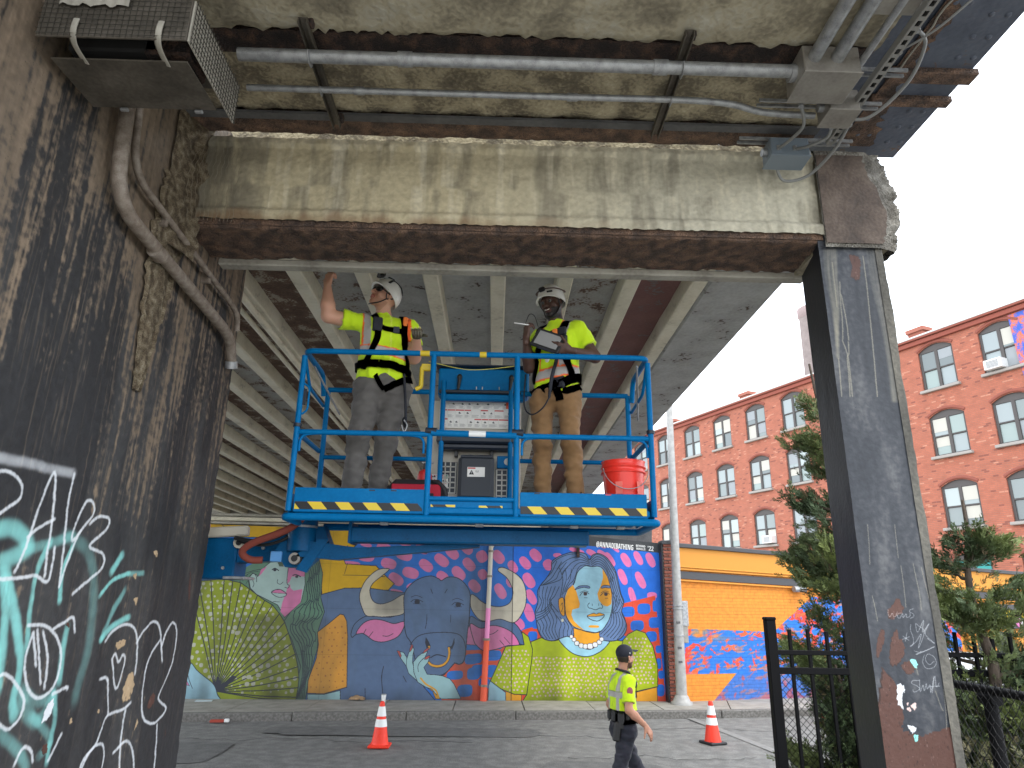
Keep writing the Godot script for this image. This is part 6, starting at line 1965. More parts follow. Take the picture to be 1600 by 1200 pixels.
func juniper(called: String, label: String, at: Vector3, height: float, spread: float, sd: int, count: int, lean := Vector3.ZERO, low := 0.08) -> void:
	var t := thing(called, label, "tree", at, "junipers behind the fences")
	var r := RandomNumberGenerator.new()
	r.seed = sd
	var k := fn(sd, 0.5)
	var trunk := []
	var rad := []
	for j in 12:
		var u := j / 11.0
		trunk.append(Vector3(0.10 * k.get_noise_1d(u * 4.0), u * height * 0.9, 0.10 * k.get_noise_1d(u * 4.0 + 50)) + lean * u)
		rad.append(lerpf(0.085, 0.012, u))
	put("trunk", Geo.new().tube(trunk, rad, 8), worn(sd + 130, [[0.0, lin(0.03, 0.022, 0.016)], [1.0, lin(0.16, 0.12, 0.09)]], 0.3, 0.9, 1.0, 0.02, Vector2(1, 3), 256), t)
	var limbs := Geo.new()
	var spots := []
	for j in int(46 * height / 4.0):
		var u := lerpf(low, 0.97, pow(r.randf(), 0.85))
		var a := r.randf() * TAU
		var p0: Vector3 = (trunk[int(u * 10)] as Vector3).lerp(trunk[int(u * 10) + 1], fposmod(u * 10, 1.0))
		var env := spread * pow(1.0 - u, 0.62) * (0.55 + 0.75 * r.randf()) + 0.12
		var dir := Vector3(cos(a), r.randf_range(0.15, 0.75), sin(a)).normalized()
		var run := []
		var rr := []
		for e in 6:
			var v := e / 5.0
			run.append(p0 + dir * env * v + Vector3(0, -0.10 * env * sin(v * PI), 0) + Vector3(k.get_noise_2d(j * 3.0, v * 3), k.get_noise_2d(j * 3.0 + 40, v * 3), k.get_noise_2d(j * 3.0 + 80, v * 3)) * 0.12 * v)
			rr.append(lerpf(0.020, 0.004, v) * (0.6 + env))
		limbs.tube(run, rr, 5, false)
		var n := int(count * env / (spread * 40.0 * height / 4.0))
		for e in n:
			var v := pow(r.randf(), 0.55)
			var q: Vector3 = (run[mini(4, int(v * 5))] as Vector3).lerp(run[mini(5, int(v * 5) + 1)], fposmod(v * 5, 1.0))
			var w := 0.04 + 0.13 * env * (1.05 - v * 0.7)
			spots.append([q + Vector3(r.randfn(0, w), r.randfn(0, w * 0.7) + 0.02, r.randfn(0, w)), dir, v])
	put("limb", limbs, plain(lin(0.09, 0.07, 0.05), 0.9), t)
	var leaf := tinted(0.75)
	leaf.backlight_enabled = true; leaf.backlight = Color(0.10, 0.14, 0.05)
	for part in 3:
		var mm := MultiMesh.new()
		mm.transform_format = MultiMesh.TRANSFORM_3D
		mm.use_colors = true
		mm.mesh = sprig(sd * 7 + part)
		var mine := []
		for j in spots.size():
			if j % 3 == part: mine.append(spots[j])
		mm.instance_count = mine.size()
		for j in mine.size():
			var q: Array = mine[j]
			var up: Vector3 = ((q[1] as Vector3) + Vector3(r.randf_range(-0.8, 0.8), r.randf_range(-0.2, 1.0), r.randf_range(-0.8, 0.8))).normalized()
			var side := up.cross(Vector3(r.randf_range(-1, 1), r.randf_range(-1, 1), r.randf_range(-1, 1))).normalized()
			mm.set_instance_transform(j, Transform3D(Basis(side, up, side.cross(up)).scaled_local(Vector3.ONE * r.randf_range(0.65, 1.25)), q[0]))
			var warm := k.get_noise_3dv((q[0] as Vector3) * 2.5)
			var c := Color(0.065, 0.10, 0.042).lerp(Color(0.22, 0.265, 0.075), clampf(0.25 + warm * 1.1 + (q[2] - 0.5) * 0.35, 0, 1))
			if r.randf() < 0.03: c = Color(0.16, 0.12, 0.06)
			mm.set_instance_color(j, c)
		var mi := MultiMeshInstance3D.new()
		mi.multimesh = mm; mi.material_override = leaf
		mi.name = "foliage" if part == 0 else "foliage_%03d" % part
		t.add_child(mi, true); tag(mi, "", "", "", "stuff")

func greenery() -> void:
	juniper("juniper_tree", "tall dark juniper behind the picket fence, left of the bridge column", Vector3(3.82, 0.1, -7.3), 5.3, 0.72, 5, 9000, Vector3(-0.30, 0, 0))
	juniper("juniper_tree", "broad bright juniper behind the chain link fence, right of the bridge column", Vector3(4.35, 0.1, -6.5), 3.5, 0.85, 9, 6200, Vector3(0.05, 0, 0))
	juniper("juniper_tree", "low spreading juniper at the fence by the right edge", Vector3(5.0, 0.1, -6.4), 2.5, 0.75, 14, 5000, Vector3(0.15, 0, 0))
	juniper("juniper_tree", "small dark juniper low behind the black pickets", Vector3(3.2, 0.05, -6.85), 1.9, 0.55, 17, 3600)
	# scrub along the fence foot
	var mm := MultiMesh.new()
	mm.transform_format = MultiMesh.TRANSFORM_3D
	mm.use_colors = true
	mm.mesh = sprig(99)
	mm.instance_count = 5200
	var r := RandomNumberGenerator.new()
	r.seed = 12
	for j in 5200:
		var p := Vector3(r.randf_range(2.95, 4.6), 0.1, r.randf_range(-6.3, -3.2))
		p.y += pow(r.randf(), 1.4) * 1.15 * clampf((p.x - 2.7) * 1.2, 0.15, 1.0)
		mm.set_instance_transform(j, Transform3D(Basis.from_euler(Vector3(r.randf_range(-0.9, 0.9), r.randf() * TAU, r.randf_range(-0.9, 0.9))).scaled_local(Vector3.ONE * r.randf_range(0.5, 1.2)), p))
		mm.set_instance_color(j, Color(0.10, 0.11, 0.045).lerp(Color(0.20, 0.17, 0.09), r.randf()))
	var mi := MultiMeshInstance3D.new()
	mi.multimesh = mm; mi.material_override = tinted(0.8); mi.name = "undergrowth"; add_child(mi)
	tag(mi, "thin scrub growing behind the chain link fence", "scrub", "", "stuff")

# ---------------------------------------------------------------- the lift
func decal_sheet(w: int, h: int, sd: int) -> ImageTexture:   # safety placard: rows of small pictograms with red heads and lines of fine print
	var c := Canvas.new(w, h, Color8(226, 224, 216), paints())
	var r := RandomNumberGenerator.new()
	r.seed = sd
	var red := Color8(196, 44, 40)
	var ink := Color8(40, 42, 46)
	var y := 4
	while y < h - 20:
		var x := 4
		var rh := int(h * 0.30)
		while x < w - 16:
			var bw := int(w * r.randf_range(0.07, 0.14))
			bw = mini(bw, w - x - 4)
			c.im.fill_rect(Rect2i(x, y, bw, rh), Color8(206, 204, 198))
			c.im.fill_rect(Rect2i(x + 1, y + 1, bw - 2, rh - 2), Color8(230, 228, 222))
			if r.randf() < 0.6: c.im.fill_rect(Rect2i(x + 1, y + 1, bw - 2, int(rh * 0.14)), red)
			if r.randf() < 0.7:
				var cx := x + bw / 2.0
				var cy := y + rh * 0.38
				c.span(PackedVector2Array([Vector2(cx - 7, cy + 7), Vector2(cx + 7, cy + 7), Vector2(cx + r.randf_range(-4, 4), cy - 7)]), ink)
				c.stroke(PackedVector2Array([Vector2(cx - 9, cy + 2), Vector2(cx, cy - r.randf() * 6), Vector2(cx + 9, cy + 5)]), 2.0, ink)
			var ty := y + int(rh * 0.62)
			while ty < y + rh - 3:
				c.im.fill_rect(Rect2i(x + 3, ty, int((bw - 6) * r.randf_range(0.5, 1.0)), 1), Color8(120, 120, 118))
				ty += 3
			x += bw + 2
		y += rh + 4
	c.im.fill_rect(Rect2i(w - 60, 4, 26, int(h * 0.27)), Color8(226, 90, 50))
	c.im.fill_rect(Rect2i(w - 30, 4, 26, int(h * 0.27)), Color8(30, 120, 90))
	return c.texture()

func printed(t: Texture2D, rough := 0.5) -> StandardMaterial3D:
	var m := plain(Color.WHITE, rough)
	m.albedo_texture = t
	return m

func placard(at: Vector3, size: Vector2, x := Basis()) -> Geo:   # a thin printed plate, print on its front
	var g := Geo.new()
	var a := at + x * Vector3(-size.x / 2, -size.y / 2, 0.003)
	g.quad(a, a + x.x * size.x, a + x.x * size.x + x.y * size.y, a + x.y * size.y, [Vector2(0, 1), Vector2(1, 1), Vector2(1, 0), Vector2(0, 0)])
	g.box(at, Vector3(size.x, size.y, 0.004), 0.0, x)
	return g

func hazard(g: Geo, dark: Geo, x0: float, x1: float, y: float, h: float, z: float) -> void:   # slanted yellow and black stripes
	var p := 0.095
	var k := floori(x0 / p) - 2
	while k * p < x1 + 0.1:
		for s in 2:
			var a := k * p * 2.0 + s * p
			var q := PackedVector2Array([Vector2(a, y + h), Vector2(a + p, y + h), Vector2(a + p + h * 0.9, y), Vector2(a + h * 0.9, y)])
			var cut := Geometry2D.intersect_polygons(q, PackedVector2Array([Vector2(x0, y), Vector2(x1, y), Vector2(x1, y + h), Vector2(x0, y + h)]))
			for c in cut: (g if s == 0 else dark).prism(c, 0.0025, Transform3D(Basis(), Vector3(0, 0, z)))
		k += 1

func lift() -> void:
	var t := thing("boom_lift", "blue boom lift basket with yellow and black hazard stripes under the bridge deck", "boom lift", Vector3(-0.16, 2.80, -5.22))
	var r := 0.021
	var x0 := -1.27
	var x1 := 1.27
	var zf := 0.33
	var zb := -0.33
	var top := 1.215
	# rails
	put("top_rail", Geo.new().tube(elbow([Vector3(x0, top - 0.16, zb + 0.02), Vector3(x0, top, zb + 0.1), Vector3(x0, top, zf), Vector3(x1, top, zf), Vector3(x1, top, zb + 0.1), Vector3(x1, top - 0.16, zb + 0.02)], 0.07), r, 12), M.lift_blue, t)
	put("mid_rail", Geo.new().tube(elbow([Vector3(x0, 0.60, zf - 0.1), Vector3(x0, 0.60, zf), Vector3(-0.30, 0.60, zf)], 0.05), r * 0.95, 12), M.lift_blue, t)
	put("mid_rail", Geo.new().tube(elbow([Vector3(0.29, 0.60, zf), Vector3(x1, 0.60, zf), Vector3(x1, 0.60, zf - 0.1)], 0.05), r * 0.95, 12), M.lift_blue, t)
	put("gate_bar", Geo.new().tube([Vector3(-0.31, 0.61, zf + 0.01), Vector3(0.30, 0.60, zf + 0.01)], 0.024, 12), M.lift_blue, t)
	put("gate_bar_label", Geo.new().cyl(Vector3(-0.04, 0.607, zf + 0.01), Vector3(0.08, 0.605, zf + 0.01), 0.0252, -1, 12), M.white, t)
	for x in [-0.32, 0.30]:
		put("gate_post", Geo.new().tube([Vector3(x, 0.0, zf), Vector3(x, top, zf)], r, 12), M.lift_blue, t)
		put("gate_hinge", Geo.new().cyl(Vector3(x - 0.03, 0.625, zf), Vector3(x + 0.05, 0.62, zf + 0.01), 0.027, -1, 10), M.lift_dark, t)
		put("gate_post_back", Geo.new().tube([Vector3(x + 0.03 * signf(-x), 0.12, zb), Vector3(x + 0.03 * signf(-x), top, zb)], r, 10), M.lift_blue, t)
	for q in [[x0, zf], [x1, zf]]: put("corner_post", Geo.new().tube([Vector3(q[0], 0.04, q[1]), Vector3(q[0], top - 0.04, q[1])], r, 12), M.lift_blue, t)
	for q in [[x0 + 0.03, zb], [x1 - 0.03, zb]]: put("corner_post", Geo.new().tube([Vector3(q[0], 0.12, q[1]), Vector3(q[0], top - 0.10, q[1])], r, 12), M.lift_blue, t)
	for q in [[-1.24, -0.40], [0.35, 1.24]]:
		put("rear_rail", Geo.new().tube([Vector3(q[0], top - 0.10, zb), Vector3(q[1], top - 0.10, zb)], r, 12), M.lift_blue, t)
		put("rear_rail", Geo.new().tube([Vector3(q[0], 0.55, zb), Vector3(q[1], 0.55, zb)], r * 0.85, 12), M.lift_blue, t)
	for x in [x0, x1]:
		put("side_rail", Geo.new().tube([Vector3(x, 0.60, zf), Vector3(x, 0.60, zb)], r * 0.9, 10), M.lift_blue, t)
		put("side_brace", Geo.new().tube(elbow([Vector3(x, top - 0.05, zf - 0.03), Vector3(x, top - 0.22, 0.12), Vector3(x, top - 0.24, zb)], 0.06), 0.013, 8), M.lift_blue, t)
		put("clamp_ring", Geo.new().cyl(Vector3(x, 0.635, zf), Vector3(x, 0.66, zf), 0.03, -1, 10), M.lift_dark, t)
	put("latch_handle", Geo.new().tube(elbow([Vector3(x0 + 0.02, 0.96, zf), Vector3(x0 + 0.06, 0.93, zf), Vector3(x0 + 0.06, 0.76, zf), Vector3(x0 + 0.02, 0.73, zf)], 0.03), 0.008, 6), M.lift_blue, t)
	put("latch_plate", Geo.new().box(Vector3(x0 + 0.028, 0.86, zf), Vector3(0.03, 0.12, 0.012), 0.003), M.lift_dark, t)
	for q in [[x0 + 0.045, 0.88, 0.99, -0.1], [x1 - 0.09, 0.88, 1.05, -0.05]]: put("stay_rod", Geo.new().cyl(Vector3(q[0] + 0.02, q[2] + 0.12, zf - 0.05), Vector3(q[0] + 0.12, q[1], zb + 0.1), 0.008, -1, 6), M.galv, t)
	for q in [[x0 + 0.03, 0.48], [-0.36, 0.48], [0.34, 0.48], [x1 - 0.03, 0.48]]: put("rail_gusset", Geo.new().tube(elbow([Vector3(q[0], q[1] - 0.02, zf), Vector3(q[0], q[1] + 0.10, zf), Vector3(q[0] + (0.12 if q[0] < -1 or (q[0] > 0 and q[0] < 1) else -0.12), q[1] + 0.11, zf)], 0.08), 0.010, 6), M.lift_blue, t)
	for q in [[-0.42, 0.07], [0.02, 0.05]]: put("tape_wrap", Geo.new().cyl(Vector3(q[0], top, zf), Vector3(q[0] + q[1], top, zf), 0.0225, -1, 12), M.yellow_paint, t)
	# floor and toe boards
	put("floor", Geo.new().box(Vector3(0, 0.06, 0), Vector3(2.48, 0.05, 0.68), 0.01), M.lift_blue, t)
	put("bottom_frame", Geo.new().tube(elbow([Vector3(x0 - 0.02, 0.0, zb), Vector3(x0 - 0.02, 0.0, zf + 0.02), Vector3(x1 + 0.02, 0.0, zf + 0.02), Vector3(x1 + 0.02, 0.0, zb), Vector3(x0 + 0.1, 0.0, zb)], 0.05), 0.026, 12), M.lift_blue, t)
	put("toe_board", Geo.new().box(Vector3(-0.785, 0.118, zf + 0.005), Vector3(0.90, 0.17, 0.012), 0.004), M.lift_blue, t)
	put("toe_board", Geo.new().box(Vector3(0.775, 0.112, zf + 0.005), Vector3(0.89, 0.17, 0.012), 0.004), M.lift_blue, t)
	put("gate_sill", Geo.new().box(Vector3(-0.01, 0.085, zf - 0.012), Vector3(0.60, 0.09, 0.014), 0.004), M.lift_blue, t)
	put("gate_sill", Geo.new().box(Vector3(-0.01, 0.143, zf - 0.004), Vector3(0.60, 0.03, 0.04), 0.008), M.lift_blue, t)
	for x in [x0, x1]: put("toe_board", Geo.new().box(Vector3(x, 0.10, 0), Vector3(0.012, 0.14, 0.64), 0.004), M.lift_blue, t)
	put("toe_board", Geo.new().box(Vector3(0, 0.10, zb), Vector3(2.46, 0.12, 0.012), 0.004), M.lift_blue, t)
	var ye := Geo.new()
	var bl := Geo.new()
	for q in [[-1.225, -0.345, 0.052], [-0.29, -0.12, 0.050], [0.045, 0.21, 0.048], [0.335, 1.215, 0.046]]: hazard(ye, bl, q[0], q[1], q[2], 0.052, zf + (0.0125 if absf(q[0]) > 0.3 else -0.004))
	put("hazard_tape", ye, plain(lin(0.72, 0.52, 0.02), 0.4), t, "yellow stripes of the hazard tape")
	put("hazard_tape", bl, M.black, t, "black stripes of the hazard tape")
	for x in [-0.55, -0.7, 0.45, 0.95]: put("scuff", Geo.new().box(Vector3(x, 0.19, zf + 0.0115), Vector3(0.04, 0.008, 0.002)), M.lift_dark if x < 0.9 else M.red, t)
	# console at the back
	put("console_box", Geo.new().box(Vector3(0.04, 1.22, zb - 0.10), Vector3(0.76, 0.24, 0.16), 0.015), M.lift_blue, t)
	put("console_lid", Geo.new().box(Vector3(0.04, 1.345, zb - 0.08), Vector3(0.80, 0.012, 0.24), 0.004), M.lift_dark, t)
	put("console_ledge", Geo.new().box(Vector3(0.04, 1.125, zb - 0.04), Vector3(0.74, 0.03, 0.10), 0.008), M.lift_dark, t)
	put("console_lip", Geo.new().box(Vector3(0.04, 1.08, zb - 0.03), Vector3(0.70, 0.055, 0.06), 0.01), M.lift_blue, t)
	for x in [-0.17, 0.26]:
		var js := put("joystick", Geo.new().cyl(Vector3(x, 1.14, zb + 0.01), Vector3(x + 0.01, 1.235, zb + 0.02), 0.012, 0.018, 10), M.black, t)
		put("knob", Geo.new().ball(Vector3(x + 0.01, 1.245, zb + 0.02), Vector3(0.022, 0.026, 0.022)), M.black, js)
	for x in [-0.02, 0.03, 0.17]: put("switch", Geo.new().cyl(Vector3(x, 1.14, zb + 0.015), Vector3(x, 1.165, zb + 0.018), 0.005, -1, 6), M.galv, t)
	put("back_plate", Geo.new().box(Vector3(-0.01, 0.62, zb - 0.14), Vector3(0.74, 0.92, 0.012), 0.004), M.cream_steel, t)
	put("placard", placard(Vector3(-0.01, 0.965, zb - 0.125), Vector2(0.63, 0.245)), printed(decal_sheet(512, 200, 3)), t, "white sheet of safety pictograms with red headings")
	put("placard", placard(Vector3(-0.30, 0.40, zb - 0.125), Vector2(0.14, 0.10)), printed(decal_sheet(120, 86, 8)), t)
	put("tool_tray", Geo.new().box(Vector3(-0.01, 0.73, zb - 0.05), Vector3(0.64, 0.085, 0.14), 0.015), M.lift_dark, t)
	put("tool_tray", Geo.new().box(Vector3(-0.01, 0.665, zb - 0.06), Vector3(0.58, 0.05, 0.12), 0.015), M.lift_dark, t)
	for x in [-0.17, 0.12]: put("tray_bracket", Geo.new().box(Vector3(x, 0.615, zb - 0.09), Vector3(0.03, 0.05, 0.06), 0.004), M.black, t)
	put("manual_box", Geo.new().box(Vector3(0.0, 0.41, zb - 0.04), Vector3(0.29, 0.36, 0.12), 0.03), plain(lin(0.022, 0.028, 0.038), 0.55), t, "dark box for the manual")
	put("manual_box_lid", Geo.new().box(Vector3(0.0, 0.575, zb - 0.035), Vector3(0.26, 0.03, 0.13), 0.012), plain(lin(0.022, 0.028, 0.038), 0.55), t)
	var pd := Canvas.new(140, 78, Color8(232, 230, 224), paints())
	pd.im.fill_rect(Rect2i(4, 4, 60, 10), Color8(196, 44, 40))
	pd.span(PackedVector2Array([Vector2(14, 60), Vector2(54, 60), Vector2(34, 22)]), Color8(20, 20, 22))
	pd.im.fill_rect(Rect2i(33, 34, 3, 14), Color8(232, 230, 224)); pd.im.fill_rect(Rect2i(33, 52, 3, 4), Color8(232, 230, 224))
	pd.stroke(PackedVector2Array([Vector2(68, 28), Vector2(78, 34), Vector2(88, 28), Vector2(88, 40), Vector2(68, 40), Vector2(68, 28)]), 2.0, Color8(60, 60, 60))
	put("placard", placard(Vector3(0.0, 0.45, zb + 0.024), Vector2(0.14, 0.078)), printed(pd.texture()), t, "small white warning plate with a black triangle")
	for side in [[-0.30, -0.17, 0.30, 0.55], [0.165, 0.335, 0.24, 0.50]]:
		var gr := Geo.new()
		for x in spans(side[0], side[1], 0.043): gr.box(Vector3(x, (side[2] + side[3]) / 2, zb - 0.118), Vector3(0.010, side[3] - side[2], 0.010))
		for y in spans(side[2], side[3], 0.043): gr.box(Vector3((side[0] + side[1]) / 2, y, zb - 0.118), Vector3(side[1] - side[0], 0.010, 0.010))
		put("grid_guard", gr, M.off_white, t)
	put("grid_back", Geo.new().box(Vector3(-0.235, 0.425, zb - 0.130), Vector3(0.15, 0.26, 0.006)), M.lift_dark, t)
	put("grid_back", Geo.new().box(Vector3(0.25, 0.37, zb - 0.130), Vector3(0.19, 0.27, 0.006)), M.lift_dark, t)
	put("socket_plate", Geo.new().box(Vector3(0.25, 0.555, zb - 0.10), Vector3(0.17, 0.10, 0.05), 0.006), M.lift_blue, t)
	put("socket", Geo.new().cyl(Vector3(0.25, 0.555, zb - 0.075), Vector3(0.25, 0.555, zb - 0.06), 0.028, -1, 12), M.off_white, t)
	put("pull_cord", Geo.new().tube(bend([Vector3(-0.36, 1.16, zf - 0.02), Vector3(-0.05, 1.105, zf - 0.03), Vector3(0.30, 1.14, zf - 0.02)], 8), 0.003, 5), plain(lin(0.55, 0.5, 0.1), 0.7), t)
	var yl := put("swing_latch", Geo.new().tube(elbow([Vector3(-0.41, 1.13, zf - 0.06), Vector3(-0.41, 0.97, zf - 0.06), Vector3(-0.45, 0.955, zf - 0.06)], 0.02), 0.017, 8), M.yellow_paint, t, "yellow latch handle by the gate")
	put("latch_head", Geo.new().box(Vector3(-0.37, 1.125, zf - 0.06), Vector3(0.09, 0.055, 0.03), 0.006), M.yellow_paint, yl)
	# support under the floor and the jib that carries it
	put("support_beam", Geo.new().box(Vector3(-0.02, -0.085, -0.05), Vector3(1.74, 0.105, 0.20), 0.01), M.lift_blue_shaded, t)
	put("support_plate", Geo.new().box(Vector3(-0.885, -0.075, -0.05), Vector3(0.02, 0.15, 0.26), 0.004), M.lift_blue_shaded, t)
	put("floor_rib", Geo.new().box(Vector3(0, 0.022, 0.18), Vector3(2.42, 0.03, 0.05), 0.004), M.lift_blue, t)
	for x in [-0.62, 0.05, 0.72, 1.05]: put("floor_clip", Geo.new().box(Vector3(x, -0.025, 0.22), Vector3(0.06, 0.02, 0.05), 0.004), M.galv, t)
	put("rotator", Geo.new().cyl(Vector3(-1.28, -0.20, -0.15), Vector3(-1.28, 0.03, -0.15), 0.105, -1, 20), M.lift_blue_shaded, t)
	put("rotator_ring", Geo.new().cyl(Vector3(-1.28, -0.03, -0.15), Vector3(-1.28, -0.015, -0.15), 0.112, -1, 20), M.galv, t)
	put("link_arm", Geo.new().prism(PackedVector2Array([Vector2(-1.30, -0.24), Vector2(-1.0, -0.26), Vector2(0.05, -0.15), Vector2(0.05, -0.12), Vector2(-0.85, -0.17), Vector2(-1.20, -0.13)]), 0.12, Transform3D(Basis(), Vector3(0, 0, -0.20))), M.lift_blue_shaded, t)
	put("jib_head", Geo.new().prism(PackedVector2Array([Vector2(-1.42, -0.14), Vector2(-1.16, -0.12), Vector2(-1.10, -0.26), Vector2(-1.28, -0.42), Vector2(-1.42, -0.42), Vector2(-1.50, -0.30)]), 0.16, Transform3D(Basis(), Vector3(0, 0, -0.30))), M.lift_blue_shaded, t)
	put("jib_head", Geo.new().prism(PackedVector2Array([Vector2(-1.18, -0.22), Vector2(-1.10, -0.22), Vector2(-1.24, -0.46), Vector2(-1.32, -0.44)]), 0.03, Transform3D(Basis(), Vector3(0, 0, -0.10))), M.lift_blue_shaded, t)
	var pin := put("pivot_pin", Geo.new().cyl(Vector3(-1.34, -0.36, -0.31), Vector3(-1.34, -0.36, -0.08), 0.042, -1, 16), M.steel_box, t)
	put("pin_hole", Geo.new().cyl(Vector3(-1.34, -0.36, -0.10), Vector3(-1.34, -0.36, -0.077), 0.024, -1, 12), M.black, pin)
	put("jib", Geo.new().prism(PackedVector2Array([Vector2(-2.0, -0.40), Vector2(-1.40, -0.36), Vector2(-1.30, -0.20), Vector2(-1.44, -0.16), Vector2(-1.75, -0.26), Vector2(-2.0, -0.27)]), 0.16, Transform3D(Basis(), Vector3(0, 0, -0.42))), M.lift_blue_shaded, t)
	put("boom_section", Geo.new().box(Vector3(-2.75, -0.37, -0.36), Vector3(1.75, 0.24, 0.24), 0.012, Basis(Vector3.BACK, 0.02)), M.lift_blue_shaded, t)
	put("boom_collar", Geo.new().box(Vector3(-2.02, -0.36, -0.36), Vector3(0.40, 0.30, 0.27), 0.012), M.lift_blue_shaded, t)
	put("boom_wear_pad", Geo.new().box(Vector3(-1.80, -0.50, -0.30), Vector3(0.16, 0.02, 0.24), 0.004), M.galv, t)
	put("light_bracket", Geo.new().box(Vector3(-1.49, -0.345, -0.17), Vector3(0.085, 0.075, 0.09), 0.006), plain(lin(0.10, 0.30, 0.62), 0.4), t, "small light blue block on the boom")
	var cyl_ := put("slave_cylinder", Geo.new().box(Vector3(-1.93, -0.165, -0.24), Vector3(0.36, 0.075, 0.07), 0.01, Basis(Vector3.BACK, 0.07)), M.cream_steel, t, "cream steel cylinder on top of the boom")
	put("eye", Geo.new().cyl(Vector3(-1.80, -0.245, -0.27), Vector3(-1.80, -0.245, -0.2), 0.042, -1, 16), M.cream_steel, cyl_)
	put("eye_hole", Geo.new().cyl(Vector3(-1.80, -0.245, -0.21), Vector3(-1.80, -0.245, -0.197), 0.022, -1, 12), M.black, cyl_)
	put("cylinder_end", Geo.new().box(Vector3(-2.14, -0.185, -0.24), Vector3(0.08, 0.13, 0.08), 0.008), M.black, t)
	put("hose_bundle", Geo.new().tube(bend([Vector3(-1.27, 0.03, -0.05), Vector3(-1.33, -0.04, 0.0), Vector3(-1.42, -0.09, 0.02), Vector3(-1.58, -0.15, 0.0), Vector3(-1.66, -0.20, -0.02), Vector3(-1.665, -0.24, -0.04), Vector3(-1.62, -0.27, -0.08), Vector3(-1.54, -0.27, -0.1)], 8), 0.026, 10), plain(lin(0.20, 0.04, 0.025), 0.8), t, "rust red sleeve around the hydraulic hoses")
	put("hose", Geo.new().tube(bend([Vector3(-1.30, 0.04, -0.12), Vector3(-1.40, -0.07, -0.1), Vector3(-1.58, -0.135, -0.1), Vector3(-1.78, -0.11, -0.15)], 8), 0.016, 8), M.black, t)
	put("hose", Geo.new().tube(bend([Vector3(-1.30, 0.03, -0.14), Vector3(-1.38, -0.10, -0.12), Vector3(-1.56, -0.16, -0.13), Vector3(-1.76, -0.13, -0.17)], 8), 0.012, 8), M.black, t)
	for q in [[-2.3, -0.30], [-2.2, -0.42], [-2.1, -0.43], [-1.9, -0.43], [-1.62, -0.28], [-1.40, -0.22]]: put("bolt", Geo.new().cyl(Vector3(q[0], q[1], -0.235), Vector3(q[0], q[1], -0.212), 0.012, -1, 8), M.galv, t)
	for o in t.get_children():
		if o.name.begins_with("jib") or o.name.begins_with("boom_") or o.name.begins_with("pivot") or o.name.begins_with("light_br") or o.name.begins_with("slave") or o.name.begins_with("cylinder_end") or o.name.begins_with("bolt"): (o as Node3D).position += Vector3(0.035, 0.105, 0)
	# the rest of the boom and the machine, behind the pier
	put("boom_section", Geo.new().box(Vector3(-5.1, -1.2, -0.4), Vector3(3.6, 0.32, 0.32), 0.012, Basis(Vector3.BACK, 0.46)), M.lift_blue_shaded, t)
	put("turntable", Geo.new().box(Vector3(-7.2, -1.7, -0.4), Vector3(2.4, 1.0, 1.5), 0.08), M.lift_blue, t)
	put("chassis", Geo.new().box(Vector3(-7.2, -2.35, -0.4), Vector3(2.6, 0.3, 1.4), 0.05), M.lift_dark, t)
	for x in [-8.2, -6.2]:
		for z in [-1.2, 0.4]: put("wheel", Geo.new().cyl(Vector3(x, -2.4, z - 0.14), Vector3(x, -2.4, z + 0.14), 0.39, -1, 22), M.black, t)
	# things lying in the basket
	var bu := thing("red_bucket", "red plastic bucket with a wire handle at the right end of the basket", "bucket", Vector3(0.945, 2.889, -5.12))
	put("body", Geo.new().lathe([Vector2(0.0, 0.0), Vector2(0.132, 0.0), Vector2(0.136, 0.01), Vector2(0.152, 0.285), Vector2(0.166, 0.287), Vector2(0.166, 0.30), Vector2(0.155, 0.302), Vector2(0.156, 0.325), Vector2(0.167, 0.327), Vector2(0.167, 0.338), Vector2(0.157, 0.34), Vector2(0.158, 0.372), Vector2(0.164, 0.378), Vector2(0.155, 0.38), Vector2(0.15, 0.36), Vector2(0.13, 0.02), Vector2(0, 0.02)], Vector3.ZERO, Basis(), 28), M.bucket_red, bu)
	var hd := []
	for s in 15:
		var a := PI * s / 14.0
		hd.append(Vector3(0.165 * cos(a), 0.315 - 0.16 * sin(a), 0.10 + 0.08 * sin(a)))
	put("wire_handle", Geo.new().tube(hd, 0.0035, 6), M.galv, bu)
	for x in [-0.06, 0.09]: put("print", Geo.new().box(Vector3(x, 0.17, 0.138), Vector3(0.05, 0.09, 0.002), 0.0, Basis(Vector3.UP, x * 6.5) * Basis(Vector3.RIGHT, -0.055)), plain(lin(0.85, 0.16, 0.12), 0.5), bu)
	var rag := thing("pale_rag", "pale rag sticking up out of the red bucket", "rag", Vector3(0.99, 3.22, -5.12))
	put("cloth", Geo.new().ball(Vector3(0, 0.03, 0), Vector3(0.03, 0.06, 0.025), Basis(Vector3.BACK, 0.4)), plain(lin(0.6, 0.42, 0.36), 0.9), rag)
	var bag := thing("tool_bag", "black and red tool bag on the basket floor beside the gate", "bag", Vector3(-0.58, 2.888, -5.22))
	put("body", Geo.new().box(Vector3(0, 0.115, 0), Vector3(0.44, 0.23, 0.26), 0.06), plain(lin(0.016, 0.012, 0.014), 0.85), bag)
	put("front_panel", Geo.new().box(Vector3(0.0, 0.10, 0.128), Vector3(0.36, 0.17, 0.02), 0.01), plain(lin(0.42, 0.01, 0.03), 0.8), bag)
	put("pocket", Geo.new().box(Vector3(0.09, 0.07, 0.142), Vector3(0.08, 0.10, 0.02), 0.008), plain(lin(0.016, 0.012, 0.014), 0.85), bag)
	put("handle", Geo.new().tube(bend([Vector3(0.1, 0.22, 0.08), Vector3(0.19, 0.17, 0.14), Vector3(0.22, 0.08, 0.12)], 8), 0.012, 6), plain(lin(0.02, 0.02, 0.022), 0.8), bag)
